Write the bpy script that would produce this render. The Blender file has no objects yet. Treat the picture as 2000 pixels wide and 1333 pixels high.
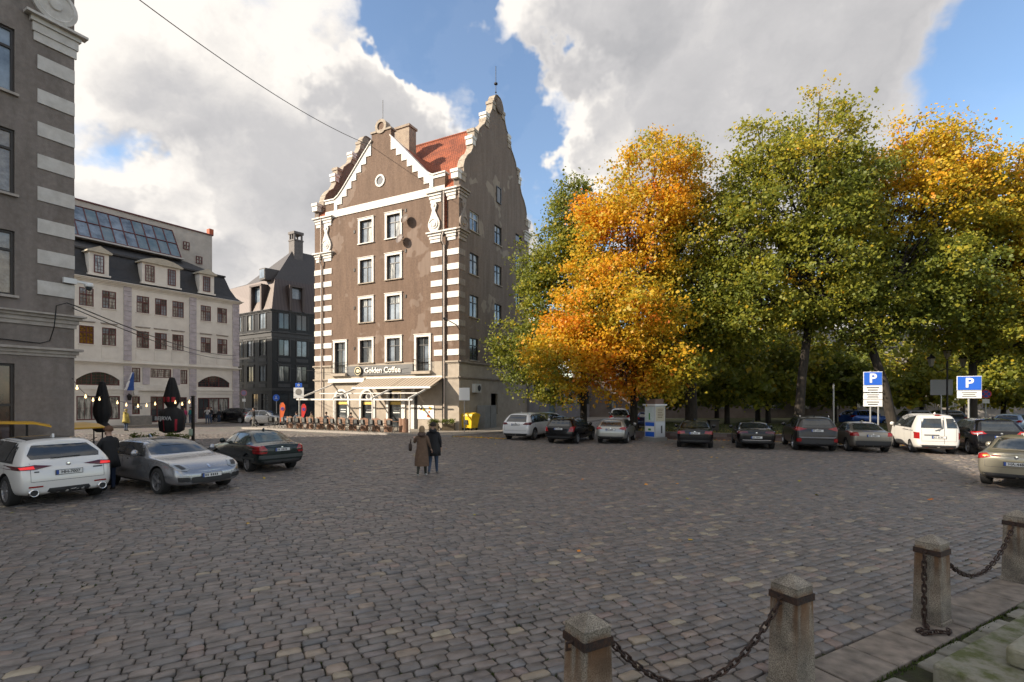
import bpy, bmesh, math, random
import numpy as np
from mathutils import Vector, Matrix
from mathutils.bvhtree import BVHTree
R = math.radians
rng = random.Random(7)
# ---------------------------------------------------------------- camera
FPX, HOR, CX, HC = 976.0, 778.0, 1000.0, 2.6      # focal length, horizon row, centre column of the 2000 px photo, eye height
sc = bpy.context.scene
COL = sc.collection
cam_d = bpy.data.cameras.new('camera'); cam = bpy.data.objects.new('camera', cam_d); COL.objects.link(cam)
cam.location = (0, 0, HC); cam.rotation_euler = (R(90), 0, 0)
cam_d.sensor_fit = 'HORIZONTAL'; cam_d.sensor_width = 36.0; cam_d.lens = 36.0 * FPX / 2000.0
cam_d.shift_y = (HOR - 666.5) / 2000.0
cam_d.clip_start = 0.05; cam_d.clip_end = 2000.0
sc.camera = cam
sc.cycles.use_denoising = True
sc.cycles.max_bounces = 5; sc.cycles.diffuse_bounces = 2; sc.cycles.glossy_bounces = 2
sc.cycles.use_adaptive_sampling = True; sc.cycles.adaptive_threshold = 0.02
sc.cycles.transparent_max_bounces = 6; sc.cycles.transmission_bounces = 3
sc.cycles.caustics_reflective = False; sc.cycles.caustics_refractive = False
sc.cycles.sample_clamp_indirect = 6.0
vs = sc.view_settings
vs.view_transform = 'Standard'; vs.look = 'None'; vs.gamma = 1.0; vs.use_curve_mapping = False
vs.exposure = 0.76
vs.use_white_balance = True; vs.white_balance_temperature = 6850.0; vs.white_balance_tint = 11.0
# ---------------------------------------------------------------- sun
SUN_EL = R(26.0); SUN_H = Vector((-0.960, -0.280)).normalized()   # horizontal direction towards the sun
SUN = Vector((SUN_H.x * math.cos(SUN_EL), SUN_H.y * math.cos(SUN_EL), math.sin(SUN_EL)))
ld = bpy.data.lights.new('sun', 'SUN'); ld.energy = 5.0; ld.angle = R(0.55); ld.color = (1.0, 0.90, 0.76)
lo = bpy.data.objects.new('sun', ld); COL.objects.link(lo)
lo.rotation_euler = SUN.to_track_quat('Z', 'Y').to_euler(); lo.location = (-30, -10, 40)
# ---------------------------------------------------------------- sky: Nishita air with procedural cumulus
world = bpy.data.worlds.new('World'); sc.world = world; world.use_nodes = True
NT = world.node_tree; N = NT.nodes; L = NT.links; N.clear()
def nd(t, **k):
    n = N.new(t)
    for a, b in k.items(): setattr(n, a, b)
    return n
def mth(op, a, b=None, c=None, clamp=False):
    n = nd('ShaderNodeMath', operation=op, use_clamp=clamp)
    for i, v in enumerate((a, b, c)):
        if v is None: continue
        if isinstance(v, (int, float)): n.inputs[i].default_value = v
        else: L.new(v, n.inputs[i])
    return n.outputs[0]
def vmth(op, a, b=None, s=None):
    n = nd('ShaderNodeVectorMath', operation=op)
    for i, v in enumerate((a, b)):
        if v is None: continue
        if isinstance(v, (tuple, Vector)): n.inputs[i].default_value = tuple(v)
        else: L.new(v, n.inputs[i])
    if s is not None: n.inputs['Scale'].default_value = s
    return n.outputs['Value'] if op == 'DOT_PRODUCT' else n.outputs[0]
def smooth(v, a, b):
    n = nd('ShaderNodeMapRange', interpolation_type='SMOOTHSTEP')
    L.new(v, n.inputs['Value']); n.inputs['From Min'].default_value = a; n.inputs['From Max'].default_value = b
    return n.outputs[0]
def wnoise(vec, scale, detail, rough, dist=0.0, color=False):
    n = nd('ShaderNodeTexNoise'); L.new(vec, n.inputs['Vector'])
    n.inputs['Scale'].default_value = scale; n.inputs['Detail'].default_value = detail
    n.inputs['Roughness'].default_value = rough; n.inputs['Distortion'].default_value = dist
    return n.outputs['Color' if color else 'Fac']
def skydir(x, y):
    return Vector(((x - CX) / FPX, 1.0, (HOR - y) / FPX)).normalized()
tc = nd('ShaderNodeTexCoord'); D0 = vmth('NORMALIZE', tc.outputs['Generated'])
wob = vmth('SCALE', vmth('SUBTRACT', wnoise(D0, 5.0, 5.0, 0.62, color=True), (0.5, 0.5, 0.5)), s=0.34)
DW = vmth('NORMALIZE', vmth('ADD', D0, wob))
sky = nd('ShaderNodeTexSky', sky_type='NISHITA', sun_disc=False)
sky.sun_elevation = SUN_EL; sky.sun_rotation = math.atan2(SUN_H.x, SUN_H.y)
sky.altitude = 20; sky.air_density = 1.0; sky.dust_density = 0.6; sky.ozone_density = 1.6
def density(dirv, warped):
    sx = nd('ShaderNodeSeparateXYZ'); L.new(dirv, sx.inputs[0])
    z = mth('ADD', mth('MAXIMUM', sx.outputs[2], 0.02), 0.32)
    cb = nd('ShaderNodeCombineXYZ'); L.new(mth('DIVIDE', sx.outputs[0], z), cb.inputs[0]); L.new(mth('DIVIDE', sx.outputs[1], z), cb.inputs[1])
    cb.inputs[2].default_value = 3.7
    f = wnoise(cb.outputs[0], 1.3, 9.0, 0.56, 0.15)
    acc = mth('MULTIPLY_ADD', f, 1.45, -0.17)
    # clear holes (negative) and banks (positive), by direction, radii in degrees
    for (px, py, r0, r1, w) in SKY_LOBES:
        d = vmth('DOT_PRODUCT', warped, skydir(px, py))
        acc = mth('MULTIPLY_ADD', smooth(d, math.cos(R(r1)), math.cos(R(r0))), w, acc)
    return acc
SKY_LOBES = [(810, 25, 1.5, 6.5, -0.30), (960, 145, 3, 9, -0.36), (1085, 215, 2, 8, -0.32), (1060, 330, 1, 7, -0.26), (1110, 405, 1, 6, -0.24), (1900, 215, 3, 11, -0.27),
             (205, 240, 0.5, 5, -0.24), (400, 330, 1, 8, -0.20), (760, 235, 1.5, 6.5, 0.32), (900, 215, 0.5, 4, 0.16), (350, 90, 8, 34, 0.05), (1350, 90, 6, 24, 0.13), (1080, 20, 2, 9, 0.22), (1720, 60, 3, 12, 0.15),
             (1020, 420, 3, 9, 0.2), (450, 470, 6, 22, 0.16)]
dens = density(D0, DW)
# the same field sampled a little towards the sun gives lit and shaded sides
D1 = vmth('NORMALIZE', vmth('ADD', D0, tuple(SUN * 0.07 + Vector((0, 0, 0.05)))))
DW1 = vmth('NORMALIZE', vmth('ADD', D1, wob))
dens1 = density(D1, DW1)
mask = mth('MULTIPLY_ADD', smooth(dens, 0.44, 0.62), 0.93, 0.07)
lit = mth('MULTIPLY_ADD', mth('SUBTRACT', dens, dens1), 3.2, 0.56, clamp=True)
thick = smooth(dens, 0.52, 0.95)
shade = mth('MULTIPLY', mth('MULTIPLY_ADD', thick, -0.60, 1.0), mth('MULTIPLY_ADD', lit, 0.6, 0.52), clamp=True)
fine = wnoise(DW, 5.5, 7.0, 0.62)
shade = mth('MULTIPLY', shade, mth('MULTIPLY_ADD', fine, 0.9, 0.58))
cr = nd('ShaderNodeValToRGB'); L.new(shade, cr.inputs[0])
cr.color_ramp.elements[0].position = 0.12; cr.color_ramp.elements[0].color = (0.36, 0.38, 0.42, 1)
cr.color_ramp.elements[1].position = 0.80; cr.color_ramp.elements[1].color = (1.0, 0.985, 0.96, 1)
e = cr.color_ramp.elements.new(0.45); e.color = (0.60, 0.61, 0.64, 1)
hs = nd('ShaderNodeHueSaturation'); L.new(sky.outputs[0], hs.inputs['Color']); hs.inputs['Saturation'].default_value = 1.12
bg1 = nd('ShaderNodeBackground'); L.new(hs.outputs[0], bg1.inputs[0]); bg1.inputs[1].default_value = 0.15
bg2 = nd('ShaderNodeBackground'); L.new(cr.outputs[0], bg2.inputs[0]); bg2.inputs[1].default_value = 0.61
mx = nd('ShaderNodeMixShader'); L.new(mask, mx.inputs[0]); L.new(bg1.outputs[0], mx.inputs[1]); L.new(bg2.outputs[0], mx.inputs[2])
wo = nd('ShaderNodeOutputWorld'); L.new(mx.outputs[0], wo.inputs[0])
# ---------------------------------------------------------------- materials
MATS = {}
def mat(name, c, rough=0.6, c2=None, nscale=3.0, metal=0.0, bump=0.0, bscale=40.0, spec=0.5, stretch=None, ramp=(0.35, 0.65), coat=0.0, emit=0.0, rvar=0.0, detail=6.0, obj_coord=False):
    """procedural principled material: base colour varied by noise, optional bump"""
    if name in MATS: return MATS[name]
    m = bpy.data.materials.new(name); m.use_nodes = True; nt = m.node_tree; n = nt.nodes; l = nt.links
    b = n['Principled BSDF']
    b.inputs['Base Color'].default_value = (*c, 1); b.inputs['Roughness'].default_value = rough
    b.inputs['Metallic'].default_value = metal; b.inputs['Specular IOR Level'].default_value = spec
    if coat: b.inputs['Coat Weight'].default_value = coat; b.inputs['Coat Roughness'].default_value = 0.04
    if emit: b.inputs['Emission Color'].default_value = (*c, 1); b.inputs['Emission Strength'].default_value = emit
    src = None
    if c2 is not None or bump or rvar:
        if obj_coord:
            t = n.new('ShaderNodeTexCoord'); src = t.outputs['Object']
        else:
            t = n.new('ShaderNodeNewGeometry'); src = t.outputs['Position']
        if stretch:
            mp = n.new('ShaderNodeMapping'); mp.inputs['Scale'].default_value = stretch; l.new(src, mp.inputs[0]); src = mp.outputs[0]
    if c2 is not None or rvar:
        tx = n.new('ShaderNodeTexNoise'); tx.inputs['Scale'].default_value = nscale; tx.inputs['Detail'].default_value = detail; tx.inputs['Roughness'].default_value = 0.65
        l.new(src, tx.inputs['Vector'])
    if c2 is not None:
        r = n.new('ShaderNodeValToRGB'); r.color_ramp.elements[0].position, r.color_ramp.elements[1].position = ramp
        r.color_ramp.elements[0].color = (*c, 1); r.color_ramp.elements[1].color = (*c2, 1)
        l.new(tx.outputs['Fac'], r.inputs[0]); l.new(r.outputs[0], b.inputs['Base Color'])
    if rvar:
        mr = n.new('ShaderNodeMapRange'); mr.inputs['To Min'].default_value = max(0, rough - rvar); mr.inputs['To Max'].default_value = min(1, rough + rvar)
        l.new(tx.outputs['Fac'], mr.inputs[0]); l.new(mr.outputs[0], b.inputs['Roughness'])
    if bump:
        t2 = n.new('ShaderNodeTexNoise'); t2.inputs['Scale'].default_value = bscale; t2.inputs['Detail'].default_value = 4
        l.new(src, t2.inputs['Vector'])
        bp = n.new('ShaderNodeBump'); bp.inputs['Strength'].default_value = bump; bp.inputs['Distance'].default_value = 0.02
        l.new(t2.outputs['Fac'], bp.inputs['Height']); l.new(bp.outputs[0], b.inputs['Normal'])
    MATS[name] = m
    return m
def attr_mat(name, stops, rough=0.7, attr='rnd', atype='GEOMETRY', bump=0.3, bscale=60, grime=None, trans=0.0, spec=0.4):
    """principled material whose colour is picked from a ramp by a per-piece random number"""
    if name in MATS: return MATS[name]
    m = bpy.data.materials.new(name); m.use_nodes = True; nt = m.node_tree; n = nt.nodes; l = nt.links
    b = n['Principled BSDF']; b.inputs['Roughness'].default_value = rough; b.inputs['Specular IOR Level'].default_value = spec
    a = n.new('ShaderNodeAttribute'); a.attribute_name = attr; a.attribute_type = atype
    r = n.new('ShaderNodeValToRGB'); els = r.color_ramp.elements
    while len(els) < len(stops): els.new(0.5)
    for e, (p, c) in zip(els, stops): e.position = p; e.color = (*c, 1)
    l.new(a.outputs['Fac'], r.inputs[0]); out = r.outputs[0]
    g = n.new('ShaderNodeNewGeometry')
    if grime:
        tx = n.new('ShaderNodeTexNoise'); tx.inputs['Scale'].default_value = grime[0]; tx.inputs['Detail'].default_value = 6; l.new(g.outputs['Position'], tx.inputs['Vector'])
        mr = n.new('ShaderNodeMapRange'); mr.inputs['From Min'].default_value = 0.3; mr.inputs['From Max'].default_value = 0.7
        mr.inputs['To Min'].default_value = grime[1]; mr.inputs['To Max'].default_value = grime[2]; l.new(tx.outputs['Fac'], mr.inputs[0])
        mm = n.new('ShaderNodeMix'); mm.data_type = 'RGBA'; mm.blend_type = 'MULTIPLY'; mm.inputs[0].default_value = 1.0
        l.new(out, mm.inputs[6]); l.new(mr.outputs[0], mm.inputs[7]); out = mm.outputs[2]
    l.new(out, b.inputs['Base Color'])
    if trans:
        tr = n.new('ShaderNodeBsdfTranslucent'); l.new(out, tr.inputs[0])
        ms = n.new('ShaderNodeMixShader'); ms.inputs[0].default_value = trans
        l.new(b.outputs[0], ms.inputs[1]); l.new(tr.outputs[0], ms.inputs[2]); l.new(ms.outputs[0], n['Material Output'].inputs[0])
    if bump:
        t2 = n.new('ShaderNodeTexNoise'); t2.inputs['Scale'].default_value = bscale; t2.inputs['Detail'].default_value = 4; l.new(g.outputs['Position'], t2.inputs['Vector'])
        bp = n.new('ShaderNodeBump'); bp.inputs['Strength'].default_value = bump; bp.inputs['Distance'].default_value = 0.01
        l.new(t2.outputs['Fac'], bp.inputs['Height']); l.new(bp.outputs[0], b.inputs['Normal'])
    MATS[name] = m
    return m
# ---------------------------------------------------------------- mesh and object helpers
WL = {}                                             # world position of every thing's origin
def tag(o, label=None, cat=None, group=None, kind=None):
    for k, v in (('label', label), ('category', cat), ('group', group), ('kind', kind)):
        if v: o[k] = v
    return o
def thing(name, loc, label, cat, group=None, rz=0.0):
    o = bpy.data.objects.new(name, None); COL.objects.link(o); o.empty_display_size = 0.2
    o.location = loc; o.rotation_euler = (0, 0, rz); WL[o.name] = Vector(loc)
    return tag(o, label, cat, group)
class MB:
    """collects faces; build() links them as ONE mesh object"""
    def __init__(s): s.v = []; s.f = []; s.m = []
    def quad(s, *p, mi=0):
        i = len(s.v); s.v += [tuple(q) for q in p]; s.f.append(tuple(range(i, i + len(p)))); s.m.append(mi); return s
    def hexa(s, p, mi=0):
        i = len(s.v); s.v += [tuple(q) for q in p]
        for f in ((0, 3, 2, 1), (4, 5, 6, 7), (0, 1, 5, 4), (1, 2, 6, 5), (2, 3, 7, 6), (3, 0, 4, 7)):
            s.f.append(tuple(i + k for k in f)); s.m.append(mi)
        return s
    def box(s, a, b, mi=0):
        (x0, y0, z0), (x1, y1, z1) = a, b
        return s.hexa([(x0, y0, z0), (x1, y0, z0), (x1, y1, z0), (x0, y1, z0), (x0, y0, z1), (x1, y0, z1), (x1, y1, z1), (x0, y1, z1)], mi)
    def prism(s, poly, off, mi=0):
        """extrude polygon (list of 3D points) by vector off"""
        off = Vector(off); i = len(s.v); n = len(poly)
        s.v += [tuple(p) for p in poly] + [tuple(Vector(p) + off) for p in poly]
        s.f.append(tuple(range(i + n - 1, i - 1, -1))); s.f.append(tuple(range(i + n, i + 2 * n))); s.m += [mi, mi]
        for k in range(n):
            j = (k + 1) % n; s.f.append((i + k, i + j, i + n + j, i + n + k)); s.m.append(mi)
        return s
    def tube(s, pts, r, n=8, mi=0, caps=True):
        pts = [Vector(p) for p in pts]; rs = r if isinstance(r, (list, tuple)) else [r] * len(pts)
        i0 = len(s.v); up = None
        for k, p in enumerate(pts):
            t = (pts[min(k + 1, len(pts) - 1)] - pts[max(k - 1, 0)])
            t = t.normalized() if t.length > 1e-9 else Vector((0, 0, 1))
            if up is None: up = Vector((1, 0, 0)) if abs(t.x) < 0.9 else Vector((0, 1, 0))
            a = t.cross(up).normalized(); b = t.cross(a); up = a.cross(t)
            for q in range(n):
                an = 2 * math.pi * q / n; s.v.append(tuple(p + (a * math.cos(an) + b * math.sin(an)) * rs[k]))
        for k in range(len(pts) - 1):
            for q in range(n):
                q2 = (q + 1) % n; s.f.append((i0 + k * n + q, i0 + k * n + q2, i0 + (k + 1) * n + q2, i0 + (k + 1) * n + q)); s.m.append(mi)
        if caps:
            s.f.append(tuple(i0 + q for q in range(n - 1, -1, -1))); s.m.append(mi)
            e = i0 + (len(pts) - 1) * n; s.f.append(tuple(e + q for q in range(n))); s.m.append(mi)
        return s
    def lathe(s, prof, c, axis=(0, 0, 1), n=16, mi=0):
        """revolve (radius, height) profile about axis through c"""
        ax = Vector(axis).normalized(); a = ax.orthogonal().normalized(); b = ax.cross(a); c = Vector(c); i0 = len(s.v)
        for (r, h) in prof:
            for q in range(n):
                an = 2 * math.pi * q / n; s.v.append(tuple(c + ax * h + (a * math.cos(an) + b * math.sin(an)) * r))
        for k in range(len(prof) - 1):
            for q in range(n):
                q2 = (q + 1) % n; s.f.append((i0 + k * n + q, i0 + k * n + q2, i0 + (k + 1) * n + q2, i0 + (k + 1) * n + q)); s.m.append(mi)
        return s
    def build(s, name, m, parent=None, smooth=False, loc=None):
        me = bpy.data.meshes.new(name); off = Vector((0, 0, 0))
        if parent is not None: off = WL[parent.name]
        elif loc is not None: off = Vector(loc)
        me.from_pydata([(x - off.x, y - off.y, z - off.z) for x, y, z in s.v], [], s.f)
        for k in (m if isinstance(m, (list, tuple)) else [m]): me.materials.append(k)
        if any(s.m): me.polygons.foreach_set('material_index', s.m)
        if smooth: me.polygons.foreach_set('use_smooth', [True] * len(me.polygons))
        me.validate(); me.update()
        o = bpy.data.objects.new(name, me); COL.objects.link(o)
        if parent is not None: o.parent = parent; WL[o.name] = off
        else: o.location = off; WL[o.name] = off
        return o
def numpy_mesh(name, V, Fc, m, smooth=False, attr=None, loc=(0, 0, 0)):
    """mesh from numpy arrays: V (n,3), Fc list of (k,) int arrays of equal width"""
    me = bpy.data.meshes.new(name); V = np.asarray(V, dtype=np.float32) - np.array(loc, dtype=np.float32)
    me.vertices.add(len(V)); me.vertices.foreach_set('co', V.ravel())
    k = [np.asarray(f, dtype=np.int32) for f in (Fc if isinstance(Fc, list) else [Fc])]
    tot = sum(f.size for f in k); me.loops.add(tot); me.loops.foreach_set('vertex_index', np.concatenate([f.ravel() for f in k]))
    npoly = sum(len(f) for f in k); me.polygons.add(npoly)
    ls = np.concatenate([np.full(len(f), f.shape[1], dtype=np.int32) for f in k])
    me.polygons.foreach_set('loop_start', np.concatenate([[0], np.cumsum(ls)[:-1]]).astype(np.int32))
    if smooth: me.polygons.foreach_set('use_smooth', np.ones(npoly, dtype=bool))
    me.materials.append(m); me.update(calc_edges=True)
    if attr is not None:
        at = me.attributes.new('rnd', 'FLOAT', 'POINT'); at.data.foreach_set('value', np.asarray(attr, dtype=np.float32))
    o = bpy.data.objects.new(name, me); COL.objects.link(o); o.location = loc; WL[o.name] = Vector(loc)
    return o
def copy_tree(o, parent=None):
    c = o.copy(); COL.objects.link(c); c.parent = parent
    for ch in o.children: copy_tree(ch, c)
    return c
# pixel of the 2000 x 1333 photo -> world, used once to survey where things stand
def gp(x, y, z=0.0):
    Y = FPX * (HC - z) / (y - HOR); return Vector(((x - CX) / FPX * Y, Y, z))
def at(x, y, Y): return Vector(((x - CX) / FPX * Y, Y, HC - (y - HOR) / FPX * Y))
def vpdir(xv, s=1):
    n = math.hypot(xv - CX, FPX); return Vector((s * (xv - CX) / n, s * FPX / n, 0))
class Wall:
    """vertical wall plane: u metres along d from o, z up, out metres along the outward normal n"""
    def __init__(s, o, d, n): s.o = Vector((o[0], o[1], 0)); s.d = Vector(d).normalized(); s.n = Vector(n).normalized()
    def p(s, u, z, out=0.0): q = s.o + s.d * u + s.n * out; return Vector((q.x, q.y, z))
    def uz(s, x, y):
        k = (x - CX) / FPX; u = (k * s.o.y - s.o.x) / (s.d.x - k * s.d.y); return u, HC - (y - HOR) / FPX * (s.o.y + u * s.d.y)
    def box(s, mb, u0, u1, z0, z1, o0, o1, mi=0):
        c = [s.p(u0, z0, o0), s.p(u1, z0, o0), s.p(u1, z0, o1), s.p(u0, z0, o1), s.p(u0, z1, o0), s.p(u1, z1, o0), s.p(u1, z1, o1), s.p(u0, z1, o1)]
        return mb.hexa(c, mi)
    def poly(s, mb, pts, o0, o1, mi=0):
        return mb.prism([s.p(u, z, o0) for u, z in pts], s.n * (o1 - o0), mi)
    def grid(s, mb, u0, u1, z0, z1, holes, depth=0.22, mi=0):
        """wall sheet with rectangular openings and reveals"""
        us = sorted({u0, u1, *[h[0] for h in holes], *[h[1] for h in holes]}); zs = sorted({z0, z1, *[h[2] for h in holes], *[h[3] for h in holes]})
        us = [u for u in us if u0 <= u <= u1]; zs = [z for z in zs if z0 <= z <= z1]
        for a, b in zip(us, us[1:]):
            for c, d in zip(zs, zs[1:]):
                um, zm = (a + b) / 2, (c + d) / 2
                if any(h[0] < um < h[1] and h[2] < zm < h[3] for h in holes): continue
                mb.quad(s.p(a, c), s.p(b, c), s.p(b, d), s.p(a, d), mi=mi)
        for h in holes:
            a, b, c, d = h[:4]
            for (p, q) in (((a, c), (b, c)), ((b, c), (b, d)), ((b, d), (a, d)), ((a, d), (a, c))):
                mb.quad(s.p(*p), s.p(*q), s.p(*q, -depth), s.p(*p, -depth), mi=mi)
        return mb
def text_mesh(name, body, size, m, parent, origin, xdir, zdir, depth=0.004, align='CENTER', bold=0.0):
    """flat lettering as a mesh, standing in the plane spanned by xdir, zdir at world point origin"""
    cu = bpy.data.curves.new(name, 'FONT'); cu.body = body; cu.size = size; cu.align_x = align; cu.align_y = 'CENTER'; cu.extrude = depth; cu.offset = bold; cu.resolution_u = 3
    t = bpy.data.objects.new(name + '_tmp', cu); COL.objects.link(t)
    dg = bpy.context.evaluated_depsgraph_get(); me = bpy.data.meshes.new_from_object(t.evaluated_get(dg)); bpy.data.objects.remove(t)
    x = Vector(xdir).normalized(); z = Vector(zdir).normalized(); y = z.cross(x)       # text normal = x cross z
    nrm = x.cross(z)
    M = Matrix(((x.x, z.x, nrm.x, 0), (x.y, z.y, nrm.y, 0), (x.z, z.z, nrm.z, 0), (0, 0, 0, 1)))
    off = WL[parent.name] if parent is not None else Vector((0, 0, 0))
    M.translation = Vector(origin) - off
    me.transform(M); me.materials.clear(); me.materials.append(m); me.name = name
    o = bpy.data.objects.new(name, me); COL.objects.link(o); o.parent = parent; WL[o.name] = off
    return o
# ================================================================ GROUND
E1 = Vector((0.889, 0.457, 0)); E2 = Vector((-0.457, 0.889, 0))        # along and across the cobble rows
# bollard row, surveyed
BOL = [gp(1148, 1462), gp(1546, 1340), gp(1820, 1213), gp(1988, 1135)]
BD = (BOL[3] - BOL[1]).normalized(); BN = Vector((BD.y, -BD.x, 0))      # BN points to the church side (right)
def bol_side(x, y): return (x - BOL[1].x) * BN.x + (y - BOL[1].y) * BN.y
m_soil = mat('joint_soil', (0.026, 0.023, 0.017), 0.95, c2=(0.040, 0.046, 0.014), nscale=2.5, ramp=(0.42, 0.62))
def far_paving_material():
    """cobbles beyond the distance at which single stones can be told apart"""
    m = bpy.data.materials.new('far_cobbles'); m.use_nodes = True; n = m.node_tree.nodes; l = m.node_tree.links; b = n['Principled BSDF']
    g = n.new('ShaderNodeNewGeometry'); mp = n.new('ShaderNodeMapping'); mp.vector_type = 'TEXTURE'; mp.inputs['Rotation'].default_value = (0, 0, math.atan2(E1.y, E1.x))
    l.new(g.outputs['Position'], mp.inputs[0])
    br = n.new('ShaderNodeTexBrick'); br.inputs['Scale'].default_value = 1.0; br.inputs['Brick Width'].default_value = 0.25; br.inputs['Row Height'].default_value = 0.165
    br.inputs['Mortar Size'].default_value = 0.012; br.inputs['Color1'].default_value = (0.15, 0.125, 0.105, 1); br.inputs['Color2'].default_value = (0.22, 0.185, 0.155, 1)
    br.inputs['Mortar'].default_value = (0.035, 0.032, 0.026, 1); l.new(mp.outputs[0], br.inputs['Vector'])
    tx = n.new('ShaderNodeTexNoise'); tx.inputs['Scale'].default_value = 1.3; tx.inputs['Detail'].default_value = 8; l.new(g.outputs['Position'], tx.inputs['Vector'])
    mm = n.new('ShaderNodeMix'); mm.data_type = 'RGBA'; mm.blend_type = 'OVERLAY'; mm.inputs[0].default_value = 0.55
    l.new(br.outputs['Color'], mm.inputs[6]); l.new(tx.outputs['Color'], mm.inputs[7]); 
    hs_ = n.new('ShaderNodeHueSaturation'); hs_.inputs['Saturation'].default_value = 0.6; l.new(mm.outputs[2], hs_.inputs['Color']); l.new(hs_.outputs[0], b.inputs['Base Color'])
    b.inputs['Roughness'].default_value = 0.6
    bp = n.new('ShaderNodeBump'); bp.inputs['Distance'].default_value = 0.02; bp.inputs['Strength'].default_value = 0.5; l.new(br.outputs['Fac'], bp.inputs['Height']); bp.invert = True
    l.new(bp.outputs[0], b.inputs['Normal'])
    return m
mb = MB(); mb.quad((-700, -300, -0.06), (700, -300, -0.06), (700, 900, -0.06), (-700, 900, -0.06))
tag(mb.build('ground', mat('earth', (0.10, 0.085, 0.065), 0.95, c2=(0.07, 0.06, 0.045), nscale=0.4)), kind='structure')
mb = MB(); mb.quad((-120, -30, -0.030), (120, -30, -0.030), (120, 36, -0.030), (-120, 36, -0.030))
square = tag(mb.build('cobbled_square', m_soil), kind='structure')
mb = MB(); mb.quad((-140, 34.5, -0.012), (140, 34.5, -0.012), (140, 160, -0.012), (-140, 160, -0.012))
tag(mb.build('far_paving', far_paving_material()), kind='structure')
# --- the stones
CSTOPS = [(0.0, (0.138, 0.126, 0.117)), (0.30, (0.170, 0.152, 0.138)), (0.52, (0.194, 0.167, 0.149)), (0.70, (0.214, 0.180, 0.157)), (0.82, (0.152, 0.150, 0.150)), (0.90, (0.236, 0.175, 0.148)), (0.97, (0.285, 0.238, 0.176)), (1.0, (0.34, 0.29, 0.215))]
m_cob = attr_mat('cobble_granite', CSTOPS, rough=0.52, attr='rnd', bump=0.45, bscale=45, grime=(5.0, 0.62, 1.12))
m_cob_o = attr_mat('cobble_granite_single', CSTOPS, rough=0.52, attr='rnd', atype='OBJECT', bump=0.45, bscale=45, grime=(5.0, 0.62, 1.12))
def stone_layout():
    out = []; r = np.random.default_rng(3); v = -45.0
    while v < 48.0:
        w = r.uniform(0.112, 0.158); u = -60 + r.uniform(0, 0.3)
        vv = v + w / 2
        # only walk the part of the row near the view
        while u < 70:
            l_ = float(np.clip(r.normal(0.225, 0.045), 0.14, 0.34)); uc = u + l_ / 2; u += l_
            # gentle waviness of the rows
            vw = vv + 0.05 * math.sin(uc * 0.55 + v * 0.21) + 0.012 * math.sin(uc * 1.7 + 1.3 * v)
            x = E1.x * uc + E2.x * vw; y = E1.y * uc + E2.y * vw
            if y < 2.6 or y > 36.0 or abs(x) > 1.09 * y + 2.2: continue
            if bol_side(x, y) > -0.14: continue
            out.append((x, y, l_, w))
        v += w
    return np.array(out)
ST = stone_layout()
d2 = ST[:, 0] ** 2 + ST[:, 1] ** 2
order = np.argsort(d2); ST = ST[order]
_r = np.random.default_rng(11)
RND = np.clip(_r.beta(1.6, 1.8, len(ST)) * 1.02, 0, 1); hi = _r.random(len(ST)) < 0.015 + 0.07 * np.clip((ST[:, 0] + 1) / 4, 0, 1); RND[hi] = _r.uniform(0.84, 1.0, hi.sum())
HGT = _r.normal(0.0, 0.005, len(ST)) + 0.012 * np.sin(ST[:, 0] * .9 + 1) * np.sin(ST[:, 1] * .7); TILT = _r.normal(0, 0.02, (len(ST), 2)); ANG = math.atan2(E1.y, E1.x) + _r.normal(0, 0.035, len(ST))
def unit_stone(seed, nring=8):
    """worn sett, unit length and width, dome top; rings: foot, shoulder, crown edge, crown centre"""
    r = np.random.default_rng(seed); a = []
    base = [(-.5, -.30), (-.40, -.5), (.40, -.5), (.5, -.30), (.5, .30), (.40, .5), (-.40, .5), (-.5, .30)] if nring == 8 else [(-.5, -.5), (.5, -.5), (.5, .5), (-.5, .5)]
    base = np.array(base) * (1 + r.normal(0, 0.035, (len(base), 2)))
    foot = np.c_[base * 0.97, np.full(len(base), -0.05)]
    sh = np.c_[base * 0.985, r.normal(-0.008, 0.003, len(base))]
    top = np.c_[base * 0.90, r.normal(0.0, 0.0035, len(base))]
    c = np.array([[r.normal(0, .04), r.normal(0, .04), 0.001]])
    V = np.r_[foot, sh, top, c]; n = len(base)
    q = [(k, (k + 1) % n, n + (k + 1) % n, n + k) for k in range(n)] + [(n + k, n + (k + 1) % n, 2 * n + (k + 1) % n, 2 * n + k) for k in range(n)]
    t = [(2 * n + k, 2 * n + (k + 1) % n, 3 * n) for k in range(n)]
    return V, np.array(q), np.array(t)
NV = 14
VAR = [unit_stone(100 + k) for k in range(NV)]; VAR4 = [unit_stone(200 + k, 4) for k in range(NV)]
GAP = 0.004
# the stones seen largest: single pieces, children of the square
me_var = []
for k in range(NV):
    V, q, t = VAR[k]; me = bpy.data.meshes.new('cobblestone'); me.from_pydata(V.tolist(), [], q.tolist() + t.tolist()); me.materials.append(m_cob_o)
    me.polygons.foreach_set('use_smooth', [True] * len(me.polygons)); me_var.append(me)
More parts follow.
